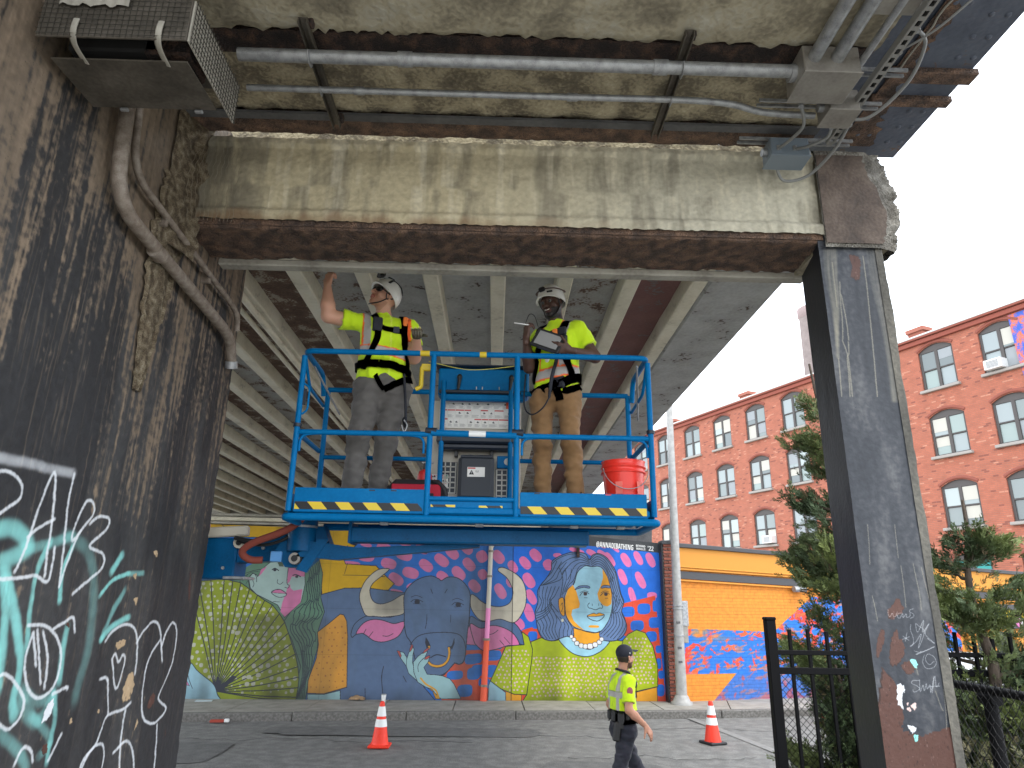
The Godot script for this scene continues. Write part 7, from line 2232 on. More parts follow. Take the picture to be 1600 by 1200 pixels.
	var ex := thing("fire_extinguisher", "small red fire extinguisher standing behind the tool bag", "fire extinguisher", Vector3(-0.56, 2.888, -5.46))
	put("cylinder", Geo.new().lathe([Vector2(0, 0), Vector2(0.055, 0.0), Vector2(0.058, 0.02), Vector2(0.058, 0.31), Vector2(0.045, 0.345), Vector2(0.02, 0.36), Vector2(0, 0.36)], Vector3.ZERO, Basis(), 18), M.red, ex)
	put("label", Geo.new().cyl(Vector3(0, 0.12, 0), Vector3(0, 0.22, 0), 0.0588, -1, 18), M.white, ex)
	put("valve", Geo.new().box(Vector3(0, 0.385, 0), Vector3(0.03, 0.05, 0.03), 0.005), M.black, ex)
	put("lever", Geo.new().box(Vector3(0.02, 0.415, 0), Vector3(0.10, 0.012, 0.02), 0.004), M.galv, ex)

# ---------------------------------------------------------------- people
func ribbon(pts: Array, wide: float, body: Field, off := 0.008, thick := 0.005) -> Geo:   # webbing laid over the clothes
	var g := Geo.new()
	var run := bend(pts, 6)
	var p := []
	var nn := []
	for q in run:
		var e := body.onto(q, off)
		p.append(e); nn.append(body.slope(e))
	var k := 0
	for j in p.size():
		var tg: Vector3 = (p[mini(j + 1, p.size() - 1)] - p[maxi(j - 1, 0)]).normalized()
		var sd: Vector3 = tg.cross(nn[j]).normalized() * wide / 2
		var up: Vector3 = nn[j] * thick
		for q in [[-1, 0], [-1, 1], [1, 1], [1, 0]]: g.vert(p[j] + sd * q[0] + up * q[1], ((nn[j] as Vector3) * (1.0 if q[1] else -0.3) + sd.normalized() * q[0] * 0.6).normalized())
		if j > 0:
			for s in 4:
				var a := k + s
				var b := k + (s + 1) % 4
				g.tri(a - 4, a, b); g.tri(a - 4, b, b - 4)
		k += 4
	return g

func add_hand(g: Geo, wrist: Vector3, dir: Vector3, palm: Vector3, thumb_side: float, curls: Array, thumb_curl: float, tint: Callable) -> void:   # palm, four fingers of their own lengths and a thumb
	dir = dir.normalized()
	var side := palm.cross(dir).normalized() * thumb_side    # towards the thumb
	palm = dir.cross(side).normalized() * thumb_side
	var f := Field.new(wrist - Vector3.ONE * 0.16, wrist + Vector3.ONE * 0.16 + dir * 0.05, 0.0042)
	f.cone(wrist - dir * 0.03, wrist + dir * 0.02, 0.027, 0.026, 0.01)
	var lens := [0.074, 0.082, 0.077, 0.060]
	for j in 4:
		var off := (1.5 - j) * 0.0205
		var kn := wrist + dir * (0.098 - 0.004 * absf(j - 1.2) * 1.5) + side * off
		f.cone(wrist + dir * 0.012 + side * off * 0.65, kn, 0.0155, 0.0125, 0.014)
		var at := kn
		var a := 0.0
		var l: float = lens[j]
		for s in 3:
			a += curls[j] * [0.9, 1.1, 0.7][s]
			var dd := (dir * cos(a) + palm * sin(a)).rotated(palm, -off * 1.5 * thumb_side)
			var to: Vector3 = at + dd * l * [0.45, 0.32, 0.25][s]
			f.cone(at, to, [0.0098, 0.0090, 0.0082][s], [0.0090, 0.0082, 0.0070][s], 0.004)
			at = to
	var tb := wrist + dir * 0.022 + side * 0.024
	var td := (dir * 0.62 + side * 0.75 + palm * 0.25).normalized()
	var t1 := tb + td * 0.042
	f.cone(tb, t1, 0.0150, 0.0115, 0.014)
	var td2 := (td * cos(thumb_curl) + (dir * 0.6 + palm * 0.8).normalized() * sin(thumb_curl)).normalized()
	f.cone(t1, t1 + td2 * 0.030, 0.0108, 0.0098, 0.004)
	f.cone(t1 + td2 * 0.030, t1 + td2 * 0.054, 0.0098, 0.0078, 0.004)
	f.net(g, tint)

func add_head(g: Geo, c: Vector3, b: Basis, neck: Vector3, smile: float, tint: Callable, wide := 1.0) -> Field:   # b: x to the person's left, y up, z out of the face
	var f := Field.new(c - Vector3.ONE * 0.19, c + Vector3.ONE * 0.17, 0.0050)
	var P := func(x: float, y: float, z: float) -> Vector3: return c + b * Vector3(x * wide, y, z)
	f.ball(P.call(0, 0.03, -0.012), Vector3(0.078 * wide, 0.100, 0.097), b, 0.02)
	f.cone(P.call(0, -0.045, 0.025), P.call(0, -0.093, 0.058), 0.056 * wide, 0.027, 0.03)
	f.cone(P.call(-0.045, -0.035, 0.0), P.call(-0.018, -0.09, 0.052), 0.024, 0.017, 0.03)
	f.cone(P.call(0.045, -0.035, 0.0), P.call(0.018, -0.09, 0.052), 0.024, 0.017, 0.03)
	for s in [-1, 1]: f.ball(P.call(s * 0.038, -0.028 + 0.008 * smile, 0.058), Vector3(0.026, 0.022 + 0.003 * smile, 0.024), b, 0.02)
	f.cone(P.call(-0.040, 0.027, 0.080), P.call(0.040, 0.027, 0.080), 0.011, 0.011, 0.016)
	for s in [-1, 1]: f.ball(P.call(s * 0.031, 0.008, 0.097), Vector3(0.017, 0.010, 0.014), b, 0.0, true)
	f.cone(P.call(0, 0.014, 0.090), P.call(0, -0.030, 0.110), 0.0085, 0.0125, 0.010)
	for s in [-1, 1]: f.ball(P.call(s * 0.0125, -0.034, 0.099), Vector3(0.0095, 0.008, 0.010), b, 0.006)
	f.cone(P.call(-0.022, -0.056 + 0.006 * smile, 0.086), P.call(0, -0.056, 0.095), 0.0055, 0.0075, 0.008)
	f.cone(P.call(0.022, -0.056 + 0.006 * smile, 0.086), P.call(0, -0.056, 0.095), 0.0055, 0.0075, 0.008)
	f.cone(P.call(-0.018, -0.069 + 0.003 * smile, 0.085), P.call(0.018, -0.069 + 0.003 * smile, 0.085), 0.0075, 0.0075, 0.008)
	for s in [-1, 1]:
		f.ball(P.call(s * 0.080, -0.002, -0.008), Vector3(0.011, 0.032, 0.019), b * Basis(Vector3.UP, s * 0.35), 0.006)
		f.ball(P.call(s * 0.090, 0.0, -0.004), Vector3(0.006, 0.018, 0.010), b, 0.0, true)
	f.cone(P.call(0, -0.055, -0.022), neck, 0.056, 0.060, 0.03)
	f.net(g, tint)
	return f

func shell(open_front: float) -> Geo:   # helmet shell around the origin, x left, y up, z front
	var g := Geo.new()
	for layer in [1.0, 0.95]:
		g.sheet(36, 14, func(u, w):
			var a: float = TAU * u * (1.0 if layer == 1.0 else -1.0) + PI
			var low := -0.035 - 0.03 * cos(a) * -1.0 if cos(a) < 0 else lerpf(-0.035, open_front, cos(a))
			var e := lerpf(asin(clampf(low / 0.13, -0.9, 0.9)), PI / 2, w)
			var flare := 1.0 + (0.07 * pow(1.0 - w, 8.0) if w < 0.4 else 0.0)
			return Vector3(0.103 * cos(e) * sin(a) * flare, 0.130 * sin(e), 0.128 * cos(e) * cos(a) * flare) * layer)
	return g

func person(label: String, base: Vector3, J: Dictionary, L: Dictionary) -> void:
	# J: joints from the base; a = the arm and leg on the left of the picture, b = on the right
	var t := thing("person", label, "person", base)
	t.scale = Vector3.ONE * float(L.get("size", 1.0))
	var skin_c: Color = L.skin
	var nz := fn(L.seed, 7.0, 3)
	var tint := func(_p: Vector3) -> Color: return skin_c
	var g := Geo.new()
	var lo := Vector3(9, 9, 9)
	var hi := -lo
	for k in J:
		if J[k] is Vector3: lo = lo.min(J[k]); hi = hi.max(J[k])
	var f := Field.new(lo - Vector3.ONE * 0.14, Vector3(hi.x, J.neck.y, hi.z).max(J.wa).max(J.wb) + Vector3.ONE * 0.12, 0.012)
	f.cone(J.pelvis, J.chest, 0.085, 0.09, 0.05)
	f.cone(J.sa, J.sb, 0.055, 0.055, 0.05)
	f.cone(J.chest, J.neck, 0.07, 0.056, 0.04)
	for s in ["a", "b"]:
		var am: float = L.get("arm", 1.0)
		f.cone(J["s" + s], J["e" + s], 0.054 * am, 0.044 * am, 0.02)
		f.cone(J["e" + s], (J["e" + s] as Vector3).lerp(J["w" + s], 0.35), 0.044 * am, 0.045 * am, 0.02)
		f.cone((J["e" + s] as Vector3).lerp(J["w" + s], 0.35), J["w" + s], 0.045 * am, 0.027 * sqrt(am), 0.02)
		f.cone(J["h" + s], J["k" + s], 0.075, 0.05, 0.03)
		f.cone(J["k" + s], J["f" + s], 0.05, 0.036, 0.02)
	f.net(g, tint)
	var hb: Basis = J.head_basis
	var hc: Vector3 = J.head
	var beard: Color = L.get("beard", skin_c)
	var ht := func(p: Vector3) -> Color:
		var q := hb.inverse() * (p - hc)
		var c := skin_c
		if L.has("beard") and q.y < -0.045 + 0.012 * nz.get_noise_3dv(p * 3) and q.z > -0.02 and q.y > -0.125 and not (absf(q.x) < 0.026 and q.y > -0.080 and q.z > 0.07): c = beard
		if q.z > 0.078 and absf(q.x) < 0.027 and q.y < -0.050 and q.y > -0.079: c = L.lips
		if L.has("hair") and (q.y > 0.03 or q.z < -0.02) and q.y > -0.055 - q.z * 0.2 and q.z < 0.055: c = L.hair
		return c
	var hf := add_head(g, hc, hb, J.neck, L.get("smile", 0.0), ht, L.get("wide", 1.0))
	for s in ["a", "b"]:
		var hd: Array = J["hand_" + s]     # direction, palm normal, thumb side, curls, thumb curl
		add_hand(g, J["w" + s], hd[0], hd[1], hd[2], hd[3], hd[4], func(_p): return L.glove if s == L.get("gloved", "") else skin_c)
	put("body", g, M.skin, t)
	# trousers
	var pf := Field.new(lo - Vector3.ONE * 0.17, Vector3(hi.x + 0.17, J.pelvis.y + 0.17, hi.z + 0.17), 0.0105)
	pf.cone((J.ha as Vector3) + Vector3(0, 0.02, 0), (J.hb as Vector3) + Vector3(0, 0.02, 0), L.hip, L.hip, 0.05)
	pf.cone(J.pelvis, (J.pelvis as Vector3) + Vector3(0, 0.07, 0), L.hip * 1.02, L.hip, 0.04)
	for s in ["a", "b"]:
		pf.cone(J["h" + s], J["k" + s], L.thigh, L.thigh * 0.73, 0.035)
		pf.cone(J["k" + s], J["f" + s], L.thigh * 0.73, L.cuff, 0.03)
	pf.rough(nz, 0.020, Vector3(0.7, 1.5, 0.7))
	pf.rough(fn(L.seed + 7, 9.0, 2), 0.005, Vector3(0.8, 1.6, 0.8))
	for s in ["a", "b"]: pf.clip((J["f" + s] as Vector3) + Vector3(0, -0.045, 0), Vector3.DOWN, 0.15)
	pf.clip((J.pelvis as Vector3) + Vector3(0, 0.15, 0), Vector3.UP, 0.4)
	var tg := Geo.new()
	pf.net(tg, func(p): return (L.trousers as Color) * (1.0 + 0.16 * nz.get_noise_3dv(p * 2.0)))
	put("trousers", tg, M.cloth, t)
	# shirt
	var sf := Field.new(Vector3(lo.x, J.pelvis.y, lo.z) - Vector3.ONE * 0.22, Vector3(hi.x, J.neck.y, hi.z) + Vector3.ONE * 0.14, 0.0085)
	var tb: Basis = J.torso_basis      # x to the person's left, z out of the chest
	for sx in [-1, 1]:
		sf.cone((J.pelvis as Vector3) + tb.x * sx * L.waist * 0.42 + Vector3(0, 0.0, 0), (J.chest as Vector3) + tb.x * sx * 0.085, L.waist * 0.66, 0.112, 0.06)
		if L.belly > 0.0: sf.cone((J.pelvis as Vector3) + tb.z * L.belly + tb.x * sx * 0.05 + Vector3(0, 0.10, 0), (J.chest as Vector3) + tb.z * 0.02 + tb.x * sx * 0.05, 0.115, 0.10, 0.06)
	sf.cone(J.sa, J.sb, 0.068, 0.068, 0.05)
	sf.cone(J.chest, (J.neck as Vector3) - Vector3(0, 0.02, 0), 0.10, 0.066, 0.05)
	for s in ["a", "b"]:
		var e: Vector3 = (J["s" + s] as Vector3).lerp(J["e" + s], L.sleeve)
		sf.cone(J["s" + s], e, 0.070, 0.072 + 0.05 * (float(L.get("arm", 1.0)) - 1.0), 0.03)
		sf.rough(nz, 0.0, Vector3.ONE)
		var along: Vector3 = ((J["e" + s] as Vector3) - J["s" + s]).normalized()
		sf.clip(e + along * 0.005, along, 0.085)
	sf.rough(nz, 0.014, Vector3(1.0, 0.8, 1.0))
	sf.rough(fn(L.seed + 8, 12.0, 2), 0.006, Vector3(1.3, 0.6, 1.3))
	sf.clip(J.hem, J.hem_normal, 0.5)
	sf.clip((J.neck as Vector3) + Vector3(0, 0.012, 0) , (hb.y * 0.4 + Vector3.UP).normalized(), 0.11)
	var sg := Geo.new()
	sf.net(sg, L.shirt)
	put("shirt", sg, M.cloth, t, L.get("shirt_label", ""))
	for s in ["a", "b"]:
		var ft: Vector3 = J["f" + s]
		var toe: Vector3 = J["toe_" + s]
		var bg := Geo.new()
		var bf := Field.new(ft - Vector3(0.24, 0.16, 0.24), ft + Vector3(0.24, 0.10, 0.24), 0.012)
		bf.cone(ft + Vector3(0, 0.03, 0), ft - Vector3(0, 0.045, 0), 0.048, 0.05, 0.03)
		bf.cone(ft - Vector3(0, 0.05, 0) - toe * 0.05, ft - Vector3(0, 0.055, 0) + toe * 0.17, 0.047, 0.042, 0.03)
		bf.clip(ft - Vector3(0, 0.10, 0), Vector3.DOWN)
		bf.net(bg, func(_p): return L.boots)
		put("boot", bg, M.cloth, t)
	var ctx := {"t": t, "g": g, "head": hf, "pants": pf, "shirt": sf, "hb": hb, "hc": hc}
	L.extras.call(ctx, J)

func near_bone(p: Vector3, a: Vector3, b: Vector3) -> float:
	return (p - Geometry3D.get_closest_point_to_segment(p, a, b)).length()

func put_eyes(x: Dictionary, look: Vector3, white := 0.75) -> void:
	for s in [-1, 1]:
		var at: Vector3 = x.hc + x.hb * Vector3(s * 0.031, 0.008, 0.080)
		var e := put("eye", Geo.new().ball(at, Vector3.ONE * 0.0125, Basis(), 8, 10), plain(lin(white, white, white), 0.2), x.t)
		put("iris", Geo.new().ball(at + (x.hb * look).normalized() * 0.0075, Vector3.ONE * 0.0074, Basis(), 6, 8), M.black, e)

func hard_hat(x: Dictionary, up := 0.035, front := 0.03) -> MeshInstance3D:
	var tr := Transform3D(x.hb, x.hc + x.hb * Vector3(0, up, -0.005))
	var h := put("helmet", shell(front), M.helmet, x.t, "white climbing style helmet")
	h.transform = tr
	var br := []
	for s in 25:
		var a := lerpf(-1.25, 1.25, s / 24.0)
		br.append(Vector3(0.110 * sin(a), front - 0.002 - 0.045 * (1.0 - cos(a)), 0.137 * cos(a)))
	put("brim", Geo.new().tube(br, 0.012, 6, true, 0.35), M.helmet, h)
	return h

func strap_chin(x: Dictionary, h: Node, m: Material) -> void:
	for s in [-1, 1]:
		for z in [0.045, -0.045]:
			var p := []
			for e in [[0.092, 0.0, z], [0.086, -0.035, z * 0.7 + 0.005], [0.080, -0.066, 0.012]]: p.append((x.hc as Vector3) + x.hb * Vector3(s * e[0], e[1] + 0.03, e[2]))
			put("chin_strap", Geo.new().tube(bend(p, 4), 0.0105, 6, true, 0.4), m, x.t)
		var q := []
		for e in [[0.078, -0.036, 0.012], [0.060, -0.085, 0.035], [0.030, -0.118, 0.060], [0.0, -0.124, 0.066]]: q.append((x.hc as Vector3) + x.hb * Vector3(s * e[0], e[1], e[2]))
		put("chin_strap", Geo.new().tube(bend(q, 5), 0.0105, 6, true, 0.4), m, x.t)

func frame_of(forward: Vector3, up: Vector3) -> Basis:
	var z := forward.normalized()
	var x := up.cross(z).normalized()
	return Basis(x, z.cross(x), z)

func people() -> void:
	var lime := Color(0.60, 0.86, 0.012)
	var silver := Color(0.44, 0.42, 0.40)
	var hot := Color(0.95, 0.16, 0.03)
	# the one who points at the beam
	var tb := frame_of(Vector3(0.30, 0.0, 0.95), Vector3.UP)
	var hb := frame_of(Vector3(-0.60, 0.42, 0.70), Vector3(0.18, 1, 0.1))
	var J := {"pelvis": Vector3(0.03, 1.03, 0.0), "chest": Vector3(0.03, 1.38, -0.01), "neck": Vector3(0.0, 1.565, -0.02), "head": Vector3(-0.005, 1.705, 0.02), "head_basis": hb, "torso_basis": tb,
		"sa": Vector3(-0.165, 1.485, 0.0), "ea": Vector3(-0.415, 1.50, 0.10), "wa": Vector3(-0.435, 1.745, 0.14), "sb": Vector3(0.205, 1.465, -0.03), "eb": Vector3(0.265, 1.20, 0.02), "wb": Vector3(0.305, 1.285, 0.235),
		"ha": Vector3(-0.065, 0.93, 0.02), "ka": Vector3(-0.10, 0.54, 0.075), "fa": Vector3(-0.145, 0.10, 0.02), "hb": Vector3(0.135, 0.93, -0.02), "kb": Vector3(0.085, 0.54, -0.03), "fb": Vector3(0.02, 0.10, -0.13),
		"toe_a": Vector3(-0.2, 0, 1).normalized(), "toe_b": Vector3(0.45, 0, 0.9).normalized(),
		"hand_a": [Vector3(0.10, 1.0, 0.02), Vector3(0.5, 0.0, -0.8), -1.0, [0.55, 0.95, 1.0, 1.05], 0.5], "hand_b": [Vector3(0.10, 0.25, 0.95), Vector3(0.05, -0.97, 0.25), -1.0, [0.95, 1.0, 1.05, 1.05], 0.9],
		"hem": Vector3(0.03, 0.985, 0.0), "hem_normal": Vector3(-0.10, -1.0, -0.05).normalized()}
	var shirt_a := func(p: Vector3) -> Color:
		var q: Vector3 = tb.inverse() * (p - J.chest)
		var h := p.y + (p.x - 0.03) * 0.12
		if (p - J.sa).dot(J.ea - J.sa) > 0.018: return lime
		if h < 1.245 and h > 1.165: return hot if h > 1.235 or h < 1.177 else silver
		if q.z > -0.03 and q.x < -0.135 and q.x > -0.195 and h > 1.2: return hot if q.x < -0.183 else silver
		if q.x > 0.12 and q.x < 0.175 and h > 1.2: return hot
		if absf(q.x - 0.02) < 0.006 and q.z > 0.05: return Color(0.72, 0.92, 0.10)
		return lime
	var dress := func(x: Dictionary, j: Dictionary) -> void:
		var h := hard_hat(x, 0.04, 0.004)
		put("vent", Geo.new().tube([Vector3(-0.03, 0.125, 0.03), Vector3(-0.032, 0.105, 0.085)], 0.009, 6, true, 0.5), M.black, h)
		put("vent", Geo.new().tube([Vector3(0.03, 0.125, 0.03), Vector3(0.032, 0.105, 0.085)], 0.009, 6, true, 0.5), M.black, h)
		put("stripe", Geo.new().tube(bend([Vector3(0.085, 0.045, 0.075), Vector3(0.060, 0.10, 0.04), Vector3(0.065, 0.10, -0.04), Vector3(0.085, 0.05, -0.08)], 5), 0.012, 6, true, 0.4), M.black, h)
		var lampm := put("headlamp", Geo.new().box(Vector3(0.0, 0.085, 0.135), Vector3(0.06, 0.04, 0.045), 0.01), M.black, h, "black head lamp on the helmet's front")
		for s in [-1, 1]: put("wing", Geo.new().box(Vector3(s * 0.034, 0.092, 0.132), Vector3(0.028, 0.05, 0.026), 0.008, Basis(Vector3.BACK, s * 0.5)), M.black, lampm)
		strap_chin(x, h, M.black)
		var gl := Geo.new()
		for s in [-1, 1]:
			gl.ball((x.hc as Vector3) + x.hb * Vector3(s * 0.034, 0.012, 0.090), Vector3(0.039, 0.027, 0.018), x.hb * Basis(Vector3.UP, s * 0.30))
			gl.tube([(x.hc as Vector3) + x.hb * Vector3(s * 0.064, 0.016, 0.080), (x.hc as Vector3) + x.hb * Vector3(s * 0.086, 0.012, 0.0)], 0.005, 6)
		put("sunglasses", gl, M.lens_dark, x.t, "dark wraparound sunglasses")
		var sf: Field = x.shirt
		var P := func(u: float, v: float, w: float) -> Vector3: return (j.chest as Vector3) + tb * Vector3(u, v, w)
		for q in [[[P.call(-0.10, 0.165, -0.12), P.call(-0.105, 0.17, 0.0), P.call(-0.10, 0.08, 0.13), P.call(-0.085, -0.05, 0.16), P.call(-0.12, -0.20, 0.15), P.call(-0.15, -0.33, 0.10)], 0.05], [[P.call(0.11, 0.165, -0.12), P.call(0.115, 0.16, 0.0), P.call(0.12, 0.08, 0.13), P.call(0.125, -0.05, 0.15), P.call(0.14, -0.20, 0.13), P.call(0.15, -0.33, 0.10)], 0.05], [[P.call(-0.09, 0.035, 0.14), P.call(0.0, 0.02, 0.17), P.call(0.12, 0.0, 0.14)], 0.042], [[P.call(-0.10, 0.16, -0.08), P.call(0.05, 0.05, -0.2), P.call(0.14, -0.3, -0.1)], 0.05]]:
			put("harness_strap", ribbon(q[0], q[1], sf), M.strap, x.t)
		put("harness_pad", Geo.new().box(sf.onto(P.call(-0.092, 0.045, 0.15), 0.016), Vector3(0.075, 0.12, 0.03), 0.012, tb), M.strap, x.t)
		put("buckle", Geo.new().box(sf.onto(P.call(0.055, 0.012, 0.16), 0.014), Vector3(0.05, 0.055, 0.012), 0.004, tb), M.lift_dark, x.t)
		put("strap_keeper", Geo.new().box(sf.onto(P.call(0.125, 0.095, 0.13), 0.02), Vector3(0.035, 0.08, 0.02), 0.006, tb), plain(lin(0.85, 0.2, 0.03), 0.7), x.t)
		var pf: Field = x.pants
		var wb := []
		for s in 17:
			var a := TAU * s / 16.0
			wb.append((j.pelvis as Vector3) + Vector3(0.26 * sin(a), 0.045 + 0.04 * cos(a) * 0.0 - 0.02 * sin(a), 0.24 * cos(a)))
		put("harness_belt", ribbon(wb, 0.06, sf, 0.012), M.strap, x.t)
		var pv: Vector3 = j.pelvis
		put("leg_strap", ribbon([pv + Vector3(-0.05, 0.04, 0.2), pv + Vector3(0.0, -0.06, 0.2), pv + Vector3(0.05, -0.15, 0.18)], 0.035, pf, 0.010), M.strap, x.t)
		put("leg_strap", ribbon([pv + Vector3(0.05, -0.15, 0.18), pv + Vector3(0.12, -0.09, 0.18), pv + Vector3(0.20, -0.03, 0.1), pv + Vector3(0.26, 0.0, 0.0)], 0.05, pf, 0.010), M.strap, x.t)
		put("lanyard", Geo.new().tube(bend([(j.pelvis as Vector3) + Vector3(0.17, 0.05, 0.08), (j.pelvis as Vector3) + Vector3(0.20, -0.2, 0.10), (j.pelvis as Vector3) + Vector3(0.21, -0.40, 0.06), (j.pelvis as Vector3) + Vector3(0.17, -0.30, -0.06)], 8), 0.011, 6), M.strap, x.t)
		put("carabiner", Geo.new().tube(bend([(j.pelvis as Vector3) + Vector3(0.20, -0.36, 0.10), (j.pelvis as Vector3) + Vector3(0.225, -0.40, 0.10), (j.pelvis as Vector3) + Vector3(0.205, -0.45, 0.10), (j.pelvis as Vector3) + Vector3(0.185, -0.40, 0.10)], 6), 0.006, 6), M.galv, x.t)
		var gv := Geo.new()
		for s in 3: gv.box((j.wb as Vector3) + Vector3(-0.03 + 0.03 * s, 0.036, 0.075 + 0.01 * s), Vector3(0.018, 0.008, 0.05), 0.003)
		put("glove_stripe", gv, plain(lin(0.7, 0.62, 0.25), 0.8), x.t)
	person("person in lime vest and grey trousers pointing up at the beam", Vector3(-0.93, 2.885, -5.2), J, {"seed": 201, "skin": Color(0.66, 0.36, 0.25), "lips": Color(0.40, 0.14, 0.10), "beard": Color(0.52, 0.27, 0.18), "arm": 1.22, "hip": 0.122, "thigh": 0.112, "cuff": 0.074, "waist": 0.19, "belly": 0.055, "sleeve": 0.56, "trousers": Color(0.105, 0.098, 0.092), "boots": Color(0.03, 0.025, 0.02), "shirt": shirt_a, "shirt_label": "lime high visibility vest with silver and orange bands", "glove": Color(0.10, 0.09, 0.06), "gloved": "b", "extras": dress, "wide": 1.04})
	# the one with the tablet
	var tb2 := frame_of(Vector3(-0.50, 0.0, 0.86), Vector3.UP)
	var hb2 := frame_of(Vector3(-0.58, -0.20, 0.80), Vector3(-0.12, 1, 0.05))
	var K := {"pelvis": Vector3(0.0, 0.985, 0.0), "chest": Vector3(0.0, 1.35, 0.0), "neck": Vector3(0.0, 1.535, 0.0), "head": Vector3(-0.035, 1.675, 0.035), "head_basis": hb2, "torso_basis": tb2,
		"sa": Vector3(-0.135, 1.425, -0.09), "ea": Vector3(-0.215, 1.135, 0.02), "wa": Vector3(-0.245, 1.315, 0.175), "sb": Vector3(0.165, 1.445, 0.07), "eb": Vector3(0.295, 1.20, 0.115), "wb": Vector3(0.085, 1.215, 0.225),
		"ha": Vector3(-0.095, 0.87, -0.04), "ka": Vector3(-0.115, 0.52, 0.02), "fa": Vector3(-0.095, 0.10, -0.03), "hb": Vector3(0.085, 0.88, 0.03), "kb": Vector3(0.105, 0.52, 0.06), "fb": Vector3(0.145, 0.10, 0.02),
		"toe_a": Vector3(-0.7, 0, 0.7).normalized(), "toe_b": Vector3(-0.2, 0, 1).normalized(),
		"hand_a": [Vector3(0.03, 0.95, 0.25), Vector3(0.85, 0.0, -0.4), -1.0, [0.75, 0.85, 0.95, 1.0], 0.6], "hand_b": [Vector3(-0.90, 0.15, 0.10), Vector3(-0.1, 0.45, -0.85), 1.0, [0.35, 0.4, 0.45, 0.5], 0.4],
		"hem": Vector3(0.0, 0.90, 0.0), "hem_normal": Vector3(-0.30, -1.0, 0.0).normalized()}
	var shirt_b := func(p: Vector3) -> Color:
		var q: Vector3 = tb2.inverse() * (p - K.chest)
		var h := p.y - (p.x) * 0.10
		if near_bone(p, K.sb, K.eb) < 0.095 and p.y < 1.42 and p.x > 0.15 or near_bone(p, K.sa, K.ea) < 0.095 and p.y < 1.40 and p.x < -0.12: return lime
		if q.z > -0.05 and h < 1.115 and h > 1.025: return hot if h > 1.102 or h < 1.038 else silver
		if q.z > 0.0 and absf(absf(q.x) - 0.105) < 0.034 and h > 1.1: return hot if absf(q.x) < 0.083 else silver
		return lime
	var dress2 := func(x: Dictionary, j: Dictionary) -> void:
		put_eyes(x, Vector3(0.1, -0.25, 1.0), 0.22)
		var h := hard_hat(x, 0.04, 0.008)
		put("lamp_band", Geo.new().tube(bend([Vector3(-0.108, 0.05, -0.02), Vector3(-0.085, 0.06, 0.075), Vector3(0.0, 0.066, 0.118), Vector3(0.085, 0.06, 0.075), Vector3(0.108, 0.05, -0.02), Vector3(0.09, 0.05, -0.08)], 6), 0.009, 6, true, 0.4), plain(lin(0.09, 0.05, 0.04), 0.7), h)
		put("headlamp", Geo.new().box(Vector3(0.0, 0.064, 0.130), Vector3(0.055, 0.036, 0.03), 0.01), M.black, h, "black head lamp on the helmet's front")
		put("print", Geo.new().box(Vector3(0.055, 0.035, 0.110), Vector3(0.045, 0.014, 0.004), 0.0, Basis(Vector3.UP, 0.5)), M.black, h)
		strap_chin(x, h, M.black)
		put("teeth", Geo.new().tube(bend([(x.hc as Vector3) + x.hb * Vector3(-0.021, -0.058, 0.0905), (x.hc as Vector3) + x.hb * Vector3(0, -0.063, 0.0985), (x.hc as Vector3) + x.hb * Vector3(0.021, -0.058, 0.0905)], 5), 0.0052, 6, true, 0.5), plain(lin(0.72, 0.70, 0.66), 0.3), x.t)
		var sf: Field = x.shirt
		var P := func(u: float, v: float, w: float) -> Vector3: return (j.chest as Vector3) + tb2 * Vector3(u, v, w)
		for q in [[[P.call(-0.09, 0.16, -0.12), P.call(-0.095, 0.16, 0.0), P.call(-0.10, 0.07, 0.13), P.call(-0.09, -0.06, 0.16), P.call(-0.12, -0.2, 0.14), P.call(-0.14, -0.35, 0.10)], 0.05], [[P.call(0.10, 0.165, -0.12), P.call(0.105, 0.165, 0.0), P.call(0.115, 0.07, 0.13), P.call(0.12, -0.06, 0.15), P.call(0.15, -0.2, 0.12), P.call(0.16, -0.35, 0.05)], 0.058], [[P.call(-0.10, 0.06, 0.14), P.call(0.0, 0.05, 0.16), P.call(0.12, 0.07, 0.13)], 0.045]]:
			put("harness_strap", ribbon(q[0], q[1], sf), M.strap, x.t)
		for q in [P.call(0.118, 0.045, 0.14), P.call(0.125, -0.03, 0.14)]: put("harness_pad", Geo.new().box(sf.onto(q, 0.014), Vector3(0.07, 0.07, 0.028), 0.01, tb2), M.strap, x.t)
		put("strap_keeper", Geo.new().box(sf.onto(P.call(0.06, 0.03, 0.15), 0.02), Vector3(0.04, 0.07, 0.018), 0.006, tb2), plain(lin(0.9, 0.25, 0.05), 0.7), x.t)
		var pf: Field = x.pants
		var wb := []
		for s in 17:
			var a := TAU * s / 16.0
			wb.append((j.pelvis as Vector3) + Vector3(0.25 * sin(a), -0.03 + 0.085 * sin(a), 0.24 * cos(a)))
		put("harness_belt", ribbon(wb, 0.07, sf, 0.012), M.strap, x.t)
		var pv: Vector3 = j.pelvis
		put("leg_strap", ribbon([pv + Vector3(0.02, -0.05, 0.2), pv + Vector3(0.10, -0.06, 0.17), pv + Vector3(0.20, 0.0, 0.1), pv + Vector3(0.24, 0.04, 0.0)], 0.05, pf, 0.010), M.strap, x.t)
		put("crotch_strap", ribbon([pv + Vector3(-0.04, 0.0, 0.2), pv + Vector3(-0.02, -0.08, 0.19), pv + Vector3(0.0, -0.15, 0.16)], 0.06, pf, 0.010), M.strap, x.t)
		put("hip_pouch", Geo.new().box(pf.onto((j.pelvis as Vector3) + Vector3(0.0, 0.01, 0.17), 0.02), Vector3(0.11, 0.10, 0.04), 0.015, tb2), M.strap, x.t)
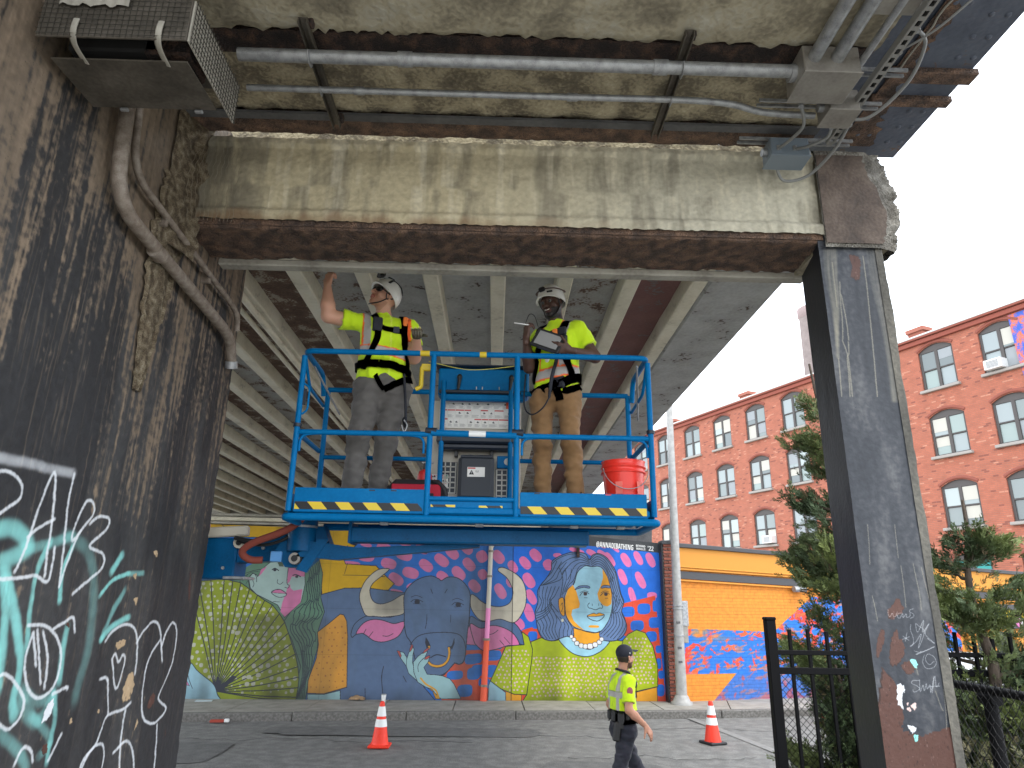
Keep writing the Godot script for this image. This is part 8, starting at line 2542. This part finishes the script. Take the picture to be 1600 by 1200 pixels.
		put("tool_lanyard", Geo.new().tube(bend([(j.wb as Vector3) + Vector3(-0.10, 0.06, 0.02), (j.pelvis as Vector3) + Vector3(-0.01, 0.18, 0.19), (j.pelvis as Vector3) + Vector3(-0.05, 0.02, 0.20), (j.pelvis as Vector3) + Vector3(-0.07, -0.14, 0.18)], 8), [0.014 if true else 0.0, 0.014, 0.014, 0.014, 0.014, 0.014, 0.014, 0.014, 0.014, 0.014, 0.014, 0.014, 0.014, 0.014, 0.014, 0.014, 0.014, 0.014, 0.014, 0.014, 0.013, 0.012, 0.011, 0.010, 0.009], 6, true, 0.4), M.strap, x.t)
		put("rope_loop", Geo.new().tube(bend([(j.pelvis as Vector3) + Vector3(-0.06, -0.12, 0.18), (j.pelvis as Vector3) + Vector3(-0.12, -0.22, 0.17), (j.pelvis as Vector3) + Vector3(-0.20, -0.25, 0.10), (j.pelvis as Vector3) + Vector3(-0.25, -0.15, 0.02), (j.pelvis as Vector3) + Vector3(-0.24, 0.1, 0.0)], 8), 0.006, 6), M.strap, x.t)
		put("badge", Geo.new().ball(sf.onto(P.call(-0.02, -0.17, 0.17), 0.004), Vector3(0.02, 0.026, 0.006), tb2), M.white, x.t)
	person("person in lime vest, brown trousers and white helmet smiling over a tablet", Vector3(0.455, 2.885, -5.2), K, {"seed": 202, "skin": Color(0.085, 0.042, 0.028), "lips": Color(0.09, 0.035, 0.03), "beard": Color(0.012, 0.009, 0.008), "smile": 1.0, "hip": 0.108, "thigh": 0.098, "cuff": 0.068, "waist": 0.165, "belly": 0.01, "sleeve": 0.60, "trousers": Color(0.215, 0.118, 0.048), "boots": Color(0.05, 0.03, 0.02), "shirt": shirt_b, "shirt_label": "lime high visibility vest with silver and orange bands", "glove": Color.BLACK, "extras": dress2})
	var tabx := Basis(Vector3(0.86, -0.36, 0.10).normalized(), 0.0)
	var tn := Vector3(-0.12, 0.30, 0.94).normalized()
	var tx := (Vector3(0.90, -0.40, 0.25) - tn * Vector3(0.90, -0.40, 0.25).dot(tn)).normalized()
	tabx = Basis(tx, tn.cross(tx), tn)
	var tab := thing("tablet", "grey tablet in a black case held by the person in brown trousers", "tablet", Vector3(0.375, 4.175, -4.985))
	put("case", Geo.new().box(Vector3.ZERO, Vector3(0.235, 0.178, 0.018), 0.008, tabx), M.black, tab)
	put("panel", Geo.new().box(tabx * Vector3(0, 0.0, 0.0095), Vector3(0.185, 0.128, 0.004), 0.0, tabx), plain(lin(0.27, 0.27, 0.265), 0.5), tab)
	put("hand_strap", Geo.new().box(tabx * Vector3(0.02, -0.088, 0.004), Vector3(0.13, 0.02, 0.012), 0.004, tabx), M.strap, tab)
	var pen := thing("stylus", "white stylus held in the person's right hand beside the tablet", "pen", Vector3(0.20, 4.31, -4.99))
	put("barrel", Geo.new().cyl(Vector3(0.03, -0.006, 0), Vector3(-0.085, 0.004, 0.01), 0.0055, 0.004, 8), M.white, pen)
	put("tether", Geo.new().tube(bend([Vector3(0.0, 0.0, 0), Vector3(0.03, 0.08, 0.0), Vector3(0.07, 0.07, 0.0), Vector3(0.10, -0.02, 0)], 8), 0.003, 5), M.black, pen)
	# the officer in the road
	var tb3 := frame_of(Vector3(0.94, 0.0, -0.34), Vector3.UP)
	var hb3 := frame_of(Vector3(0.86, 0.05, -0.50), Vector3.UP)
	var C := {"pelvis": Vector3(0.0, 1.07, 0.0), "chest": Vector3(0.0, 1.395, -0.01), "neck": Vector3(0.015, 1.585, -0.01), "head": Vector3(0.055, 1.725, -0.01), "head_basis": hb3, "torso_basis": tb3,
		"sa": Vector3(0.05, 1.485, 0.17), "ea": Vector3(0.03, 1.20, 0.25), "wa": Vector3(0.205, 1.045, 0.27), "sb": Vector3(-0.035, 1.485, -0.18), "eb": Vector3(-0.10, 1.20, -0.26), "wb": Vector3(0.02, 0.98, -0.24),
		"ha": Vector3(0.035, 0.955, 0.085), "ka": Vector3(-0.07, 0.54, 0.09), "fa": Vector3(-0.29, 0.115, 0.10), "hb": Vector3(-0.03, 0.955, -0.085), "kb": Vector3(0.17, 0.53, -0.09), "fb": Vector3(0.28, 0.10, -0.10),
		"toe_a": Vector3(0.95, 0.0, -0.1).normalized(), "toe_b": Vector3(1, 0, -0.1).normalized(),
		"hand_a": [Vector3(0.55, -0.80, 0.02), Vector3(-0.55, -0.35, -0.7), 1.0, [0.30, 0.34, 0.38, 0.42], 0.25], "hand_b": [Vector3(0.3, -0.95, 0.0), Vector3(-0.2, 0.0, 1.0), -1.0, [0.3, 0.35, 0.4, 0.45], 0.2],
		"hem": Vector3(0.0, 1.175, 0.0), "hem_normal": Vector3.DOWN}
	var shirt_c := func(p: Vector3) -> Color:
		var q: Vector3 = tb3.inverse() * (p - C.chest)
		if near_bone(p, C.sa, C.ea) < 0.09 and p.z > 0.175 or near_bone(p, C.sb, C.eb) < 0.09 and p.z < -0.175: return silver if p.y < 1.27 and p.y > 1.25 else lime
		if p.y > 1.59: return Color(0.015, 0.016, 0.02)
		if p.y < 1.375 and p.y > 1.305: return silver if p.y < 1.368 and p.y > 1.312 else Color(0.25, 0.32, 0.10)
		if absf(absf(q.x) - 0.105) < 0.027: return silver
		return lime
	var dress3 := func(x: Dictionary, j: Dictionary) -> void:
		put_eyes(x, Vector3(0, 0, 1.0), 0.6)
		var cap := put("cap", Geo.new().ball(Vector3(0, 0.035, -0.012), Vector3(0.088, 0.092, 0.108), Basis(), 12, 18), plain(lin(0.012, 0.014, 0.026), 0.8), x.t, "dark navy baseball cap")
		cap.transform = Transform3D(x.hb, x.hc + x.hb * Vector3(0, 0.025, 0))
		put("peak", Geo.new().sheet(14, 6, func(u, w):
			var a := lerpf(-1.0, 1.0, u)
			return Vector3(0.078 * sin(a * 1.2), 0.045 + 0.02 * cos(a * 1.5) - 0.012 * w, 0.075 * cos(a * 0.9) + 0.105 * w * cos(a * 1.1) + 0.01)), plain(lin(0.012, 0.014, 0.026), 0.8), cap)
		put("patch", Geo.new().ball(Vector3(-0.086, 0.03, 0.0), Vector3(0.004, 0.01, 0.012)), M.galv, cap)
		put("collar", Geo.new().tube(bend([Vector3(-0.055, 1.605, 0.0), Vector3(-0.01, 1.595, 0.075), Vector3(0.075, 1.575, 0.05), Vector3(0.085, 1.56, -0.02), Vector3(0.02, 1.595, -0.08), Vector3(-0.055, 1.605, 0.0)], 5), 0.022, 6, true, 0.6), plain(lin(0.012, 0.013, 0.018), 0.8), x.t)
		var pf: Field = x.pants
		var wb := []
		for s in 17:
			var a := TAU * s / 16.0
			wb.append((j.pelvis as Vector3) + Vector3(0.24 * sin(a), 0.095, 0.24 * cos(a)))
		put("duty_belt", ribbon(wb, 0.055, pf, 0.016, 0.010), M.black, x.t)
		for q in [[Vector3(0.12, 0.03, 0.16), Vector3(0.06, 0.09, 0.04)], [Vector3(0.03, 0.02, 0.18), Vector3(0.05, 0.10, 0.05)], [Vector3(-0.06, -0.03, 0.18), Vector3(0.07, 0.17, 0.06)], [Vector3(-0.15, 0.0, 0.10), Vector3(0.05, 0.12, 0.06)], [Vector3(-0.17, 0.0, -0.02), Vector3(0.05, 0.10, 0.08)]]:
			put("belt_pouch", Geo.new().box(pf.onto((j.pelvis as Vector3) + q[0] + Vector3(0, 0.05, 0), 0.03), q[1], 0.012), M.black, x.t)
		put("holster", Geo.new().box(pf.onto((j.pelvis as Vector3) + Vector3(-0.08, -0.10, 0.16), 0.035), Vector3(0.085, 0.20, 0.05), 0.015, Basis(Vector3.BACK, -0.15)), M.black, x.t)
		var sf: Field = x.shirt
		put("radio_mic", Geo.new().box(sf.onto((j.chest as Vector3) + Vector3(0.15, 0.05, 0.06), 0.018), Vector3(0.03, 0.075, 0.045), 0.01), M.black, x.t)
		put("radio_cord", ribbon([(j.chest as Vector3) + Vector3(0.14, 0.02, 0.06), (j.chest as Vector3) + Vector3(0.13, -0.08, 0.12), (j.chest as Vector3) + Vector3(0.06, 0.10, 0.16)], 0.008, sf), M.black, x.t)
		put("shoulder_patch", Geo.new().ball(sf.onto((j.sa as Vector3).lerp(j.ea, 0.3) + Vector3(0, 0, 0.09), 0.002), Vector3(0.034, 0.042, 0.006)), plain(lin(0.35, 0.10, 0.13), 0.8), x.t)
	person("person in lime vest, navy cap and dark trousers walking along the road", Vector3(1.46, 0.012, -8.45), C, {"seed": 203, "skin": Color(0.50, 0.25, 0.165), "lips": Color(0.33, 0.12, 0.09), "beard": Color(0.10, 0.05, 0.03), "hair": Color(0.035, 0.022, 0.015), "hip": 0.115, "thigh": 0.105, "cuff": 0.075, "waist": 0.165, "belly": 0.02, "sleeve": 0.74, "trousers": Color(0.020, 0.022, 0.034), "boots": Color(0.012, 0.012, 0.014), "shirt": shirt_c, "shirt_label": "lime vest with grey reflective bands", "glove": Color.BLACK, "extras": dress3, "size": 0.97})
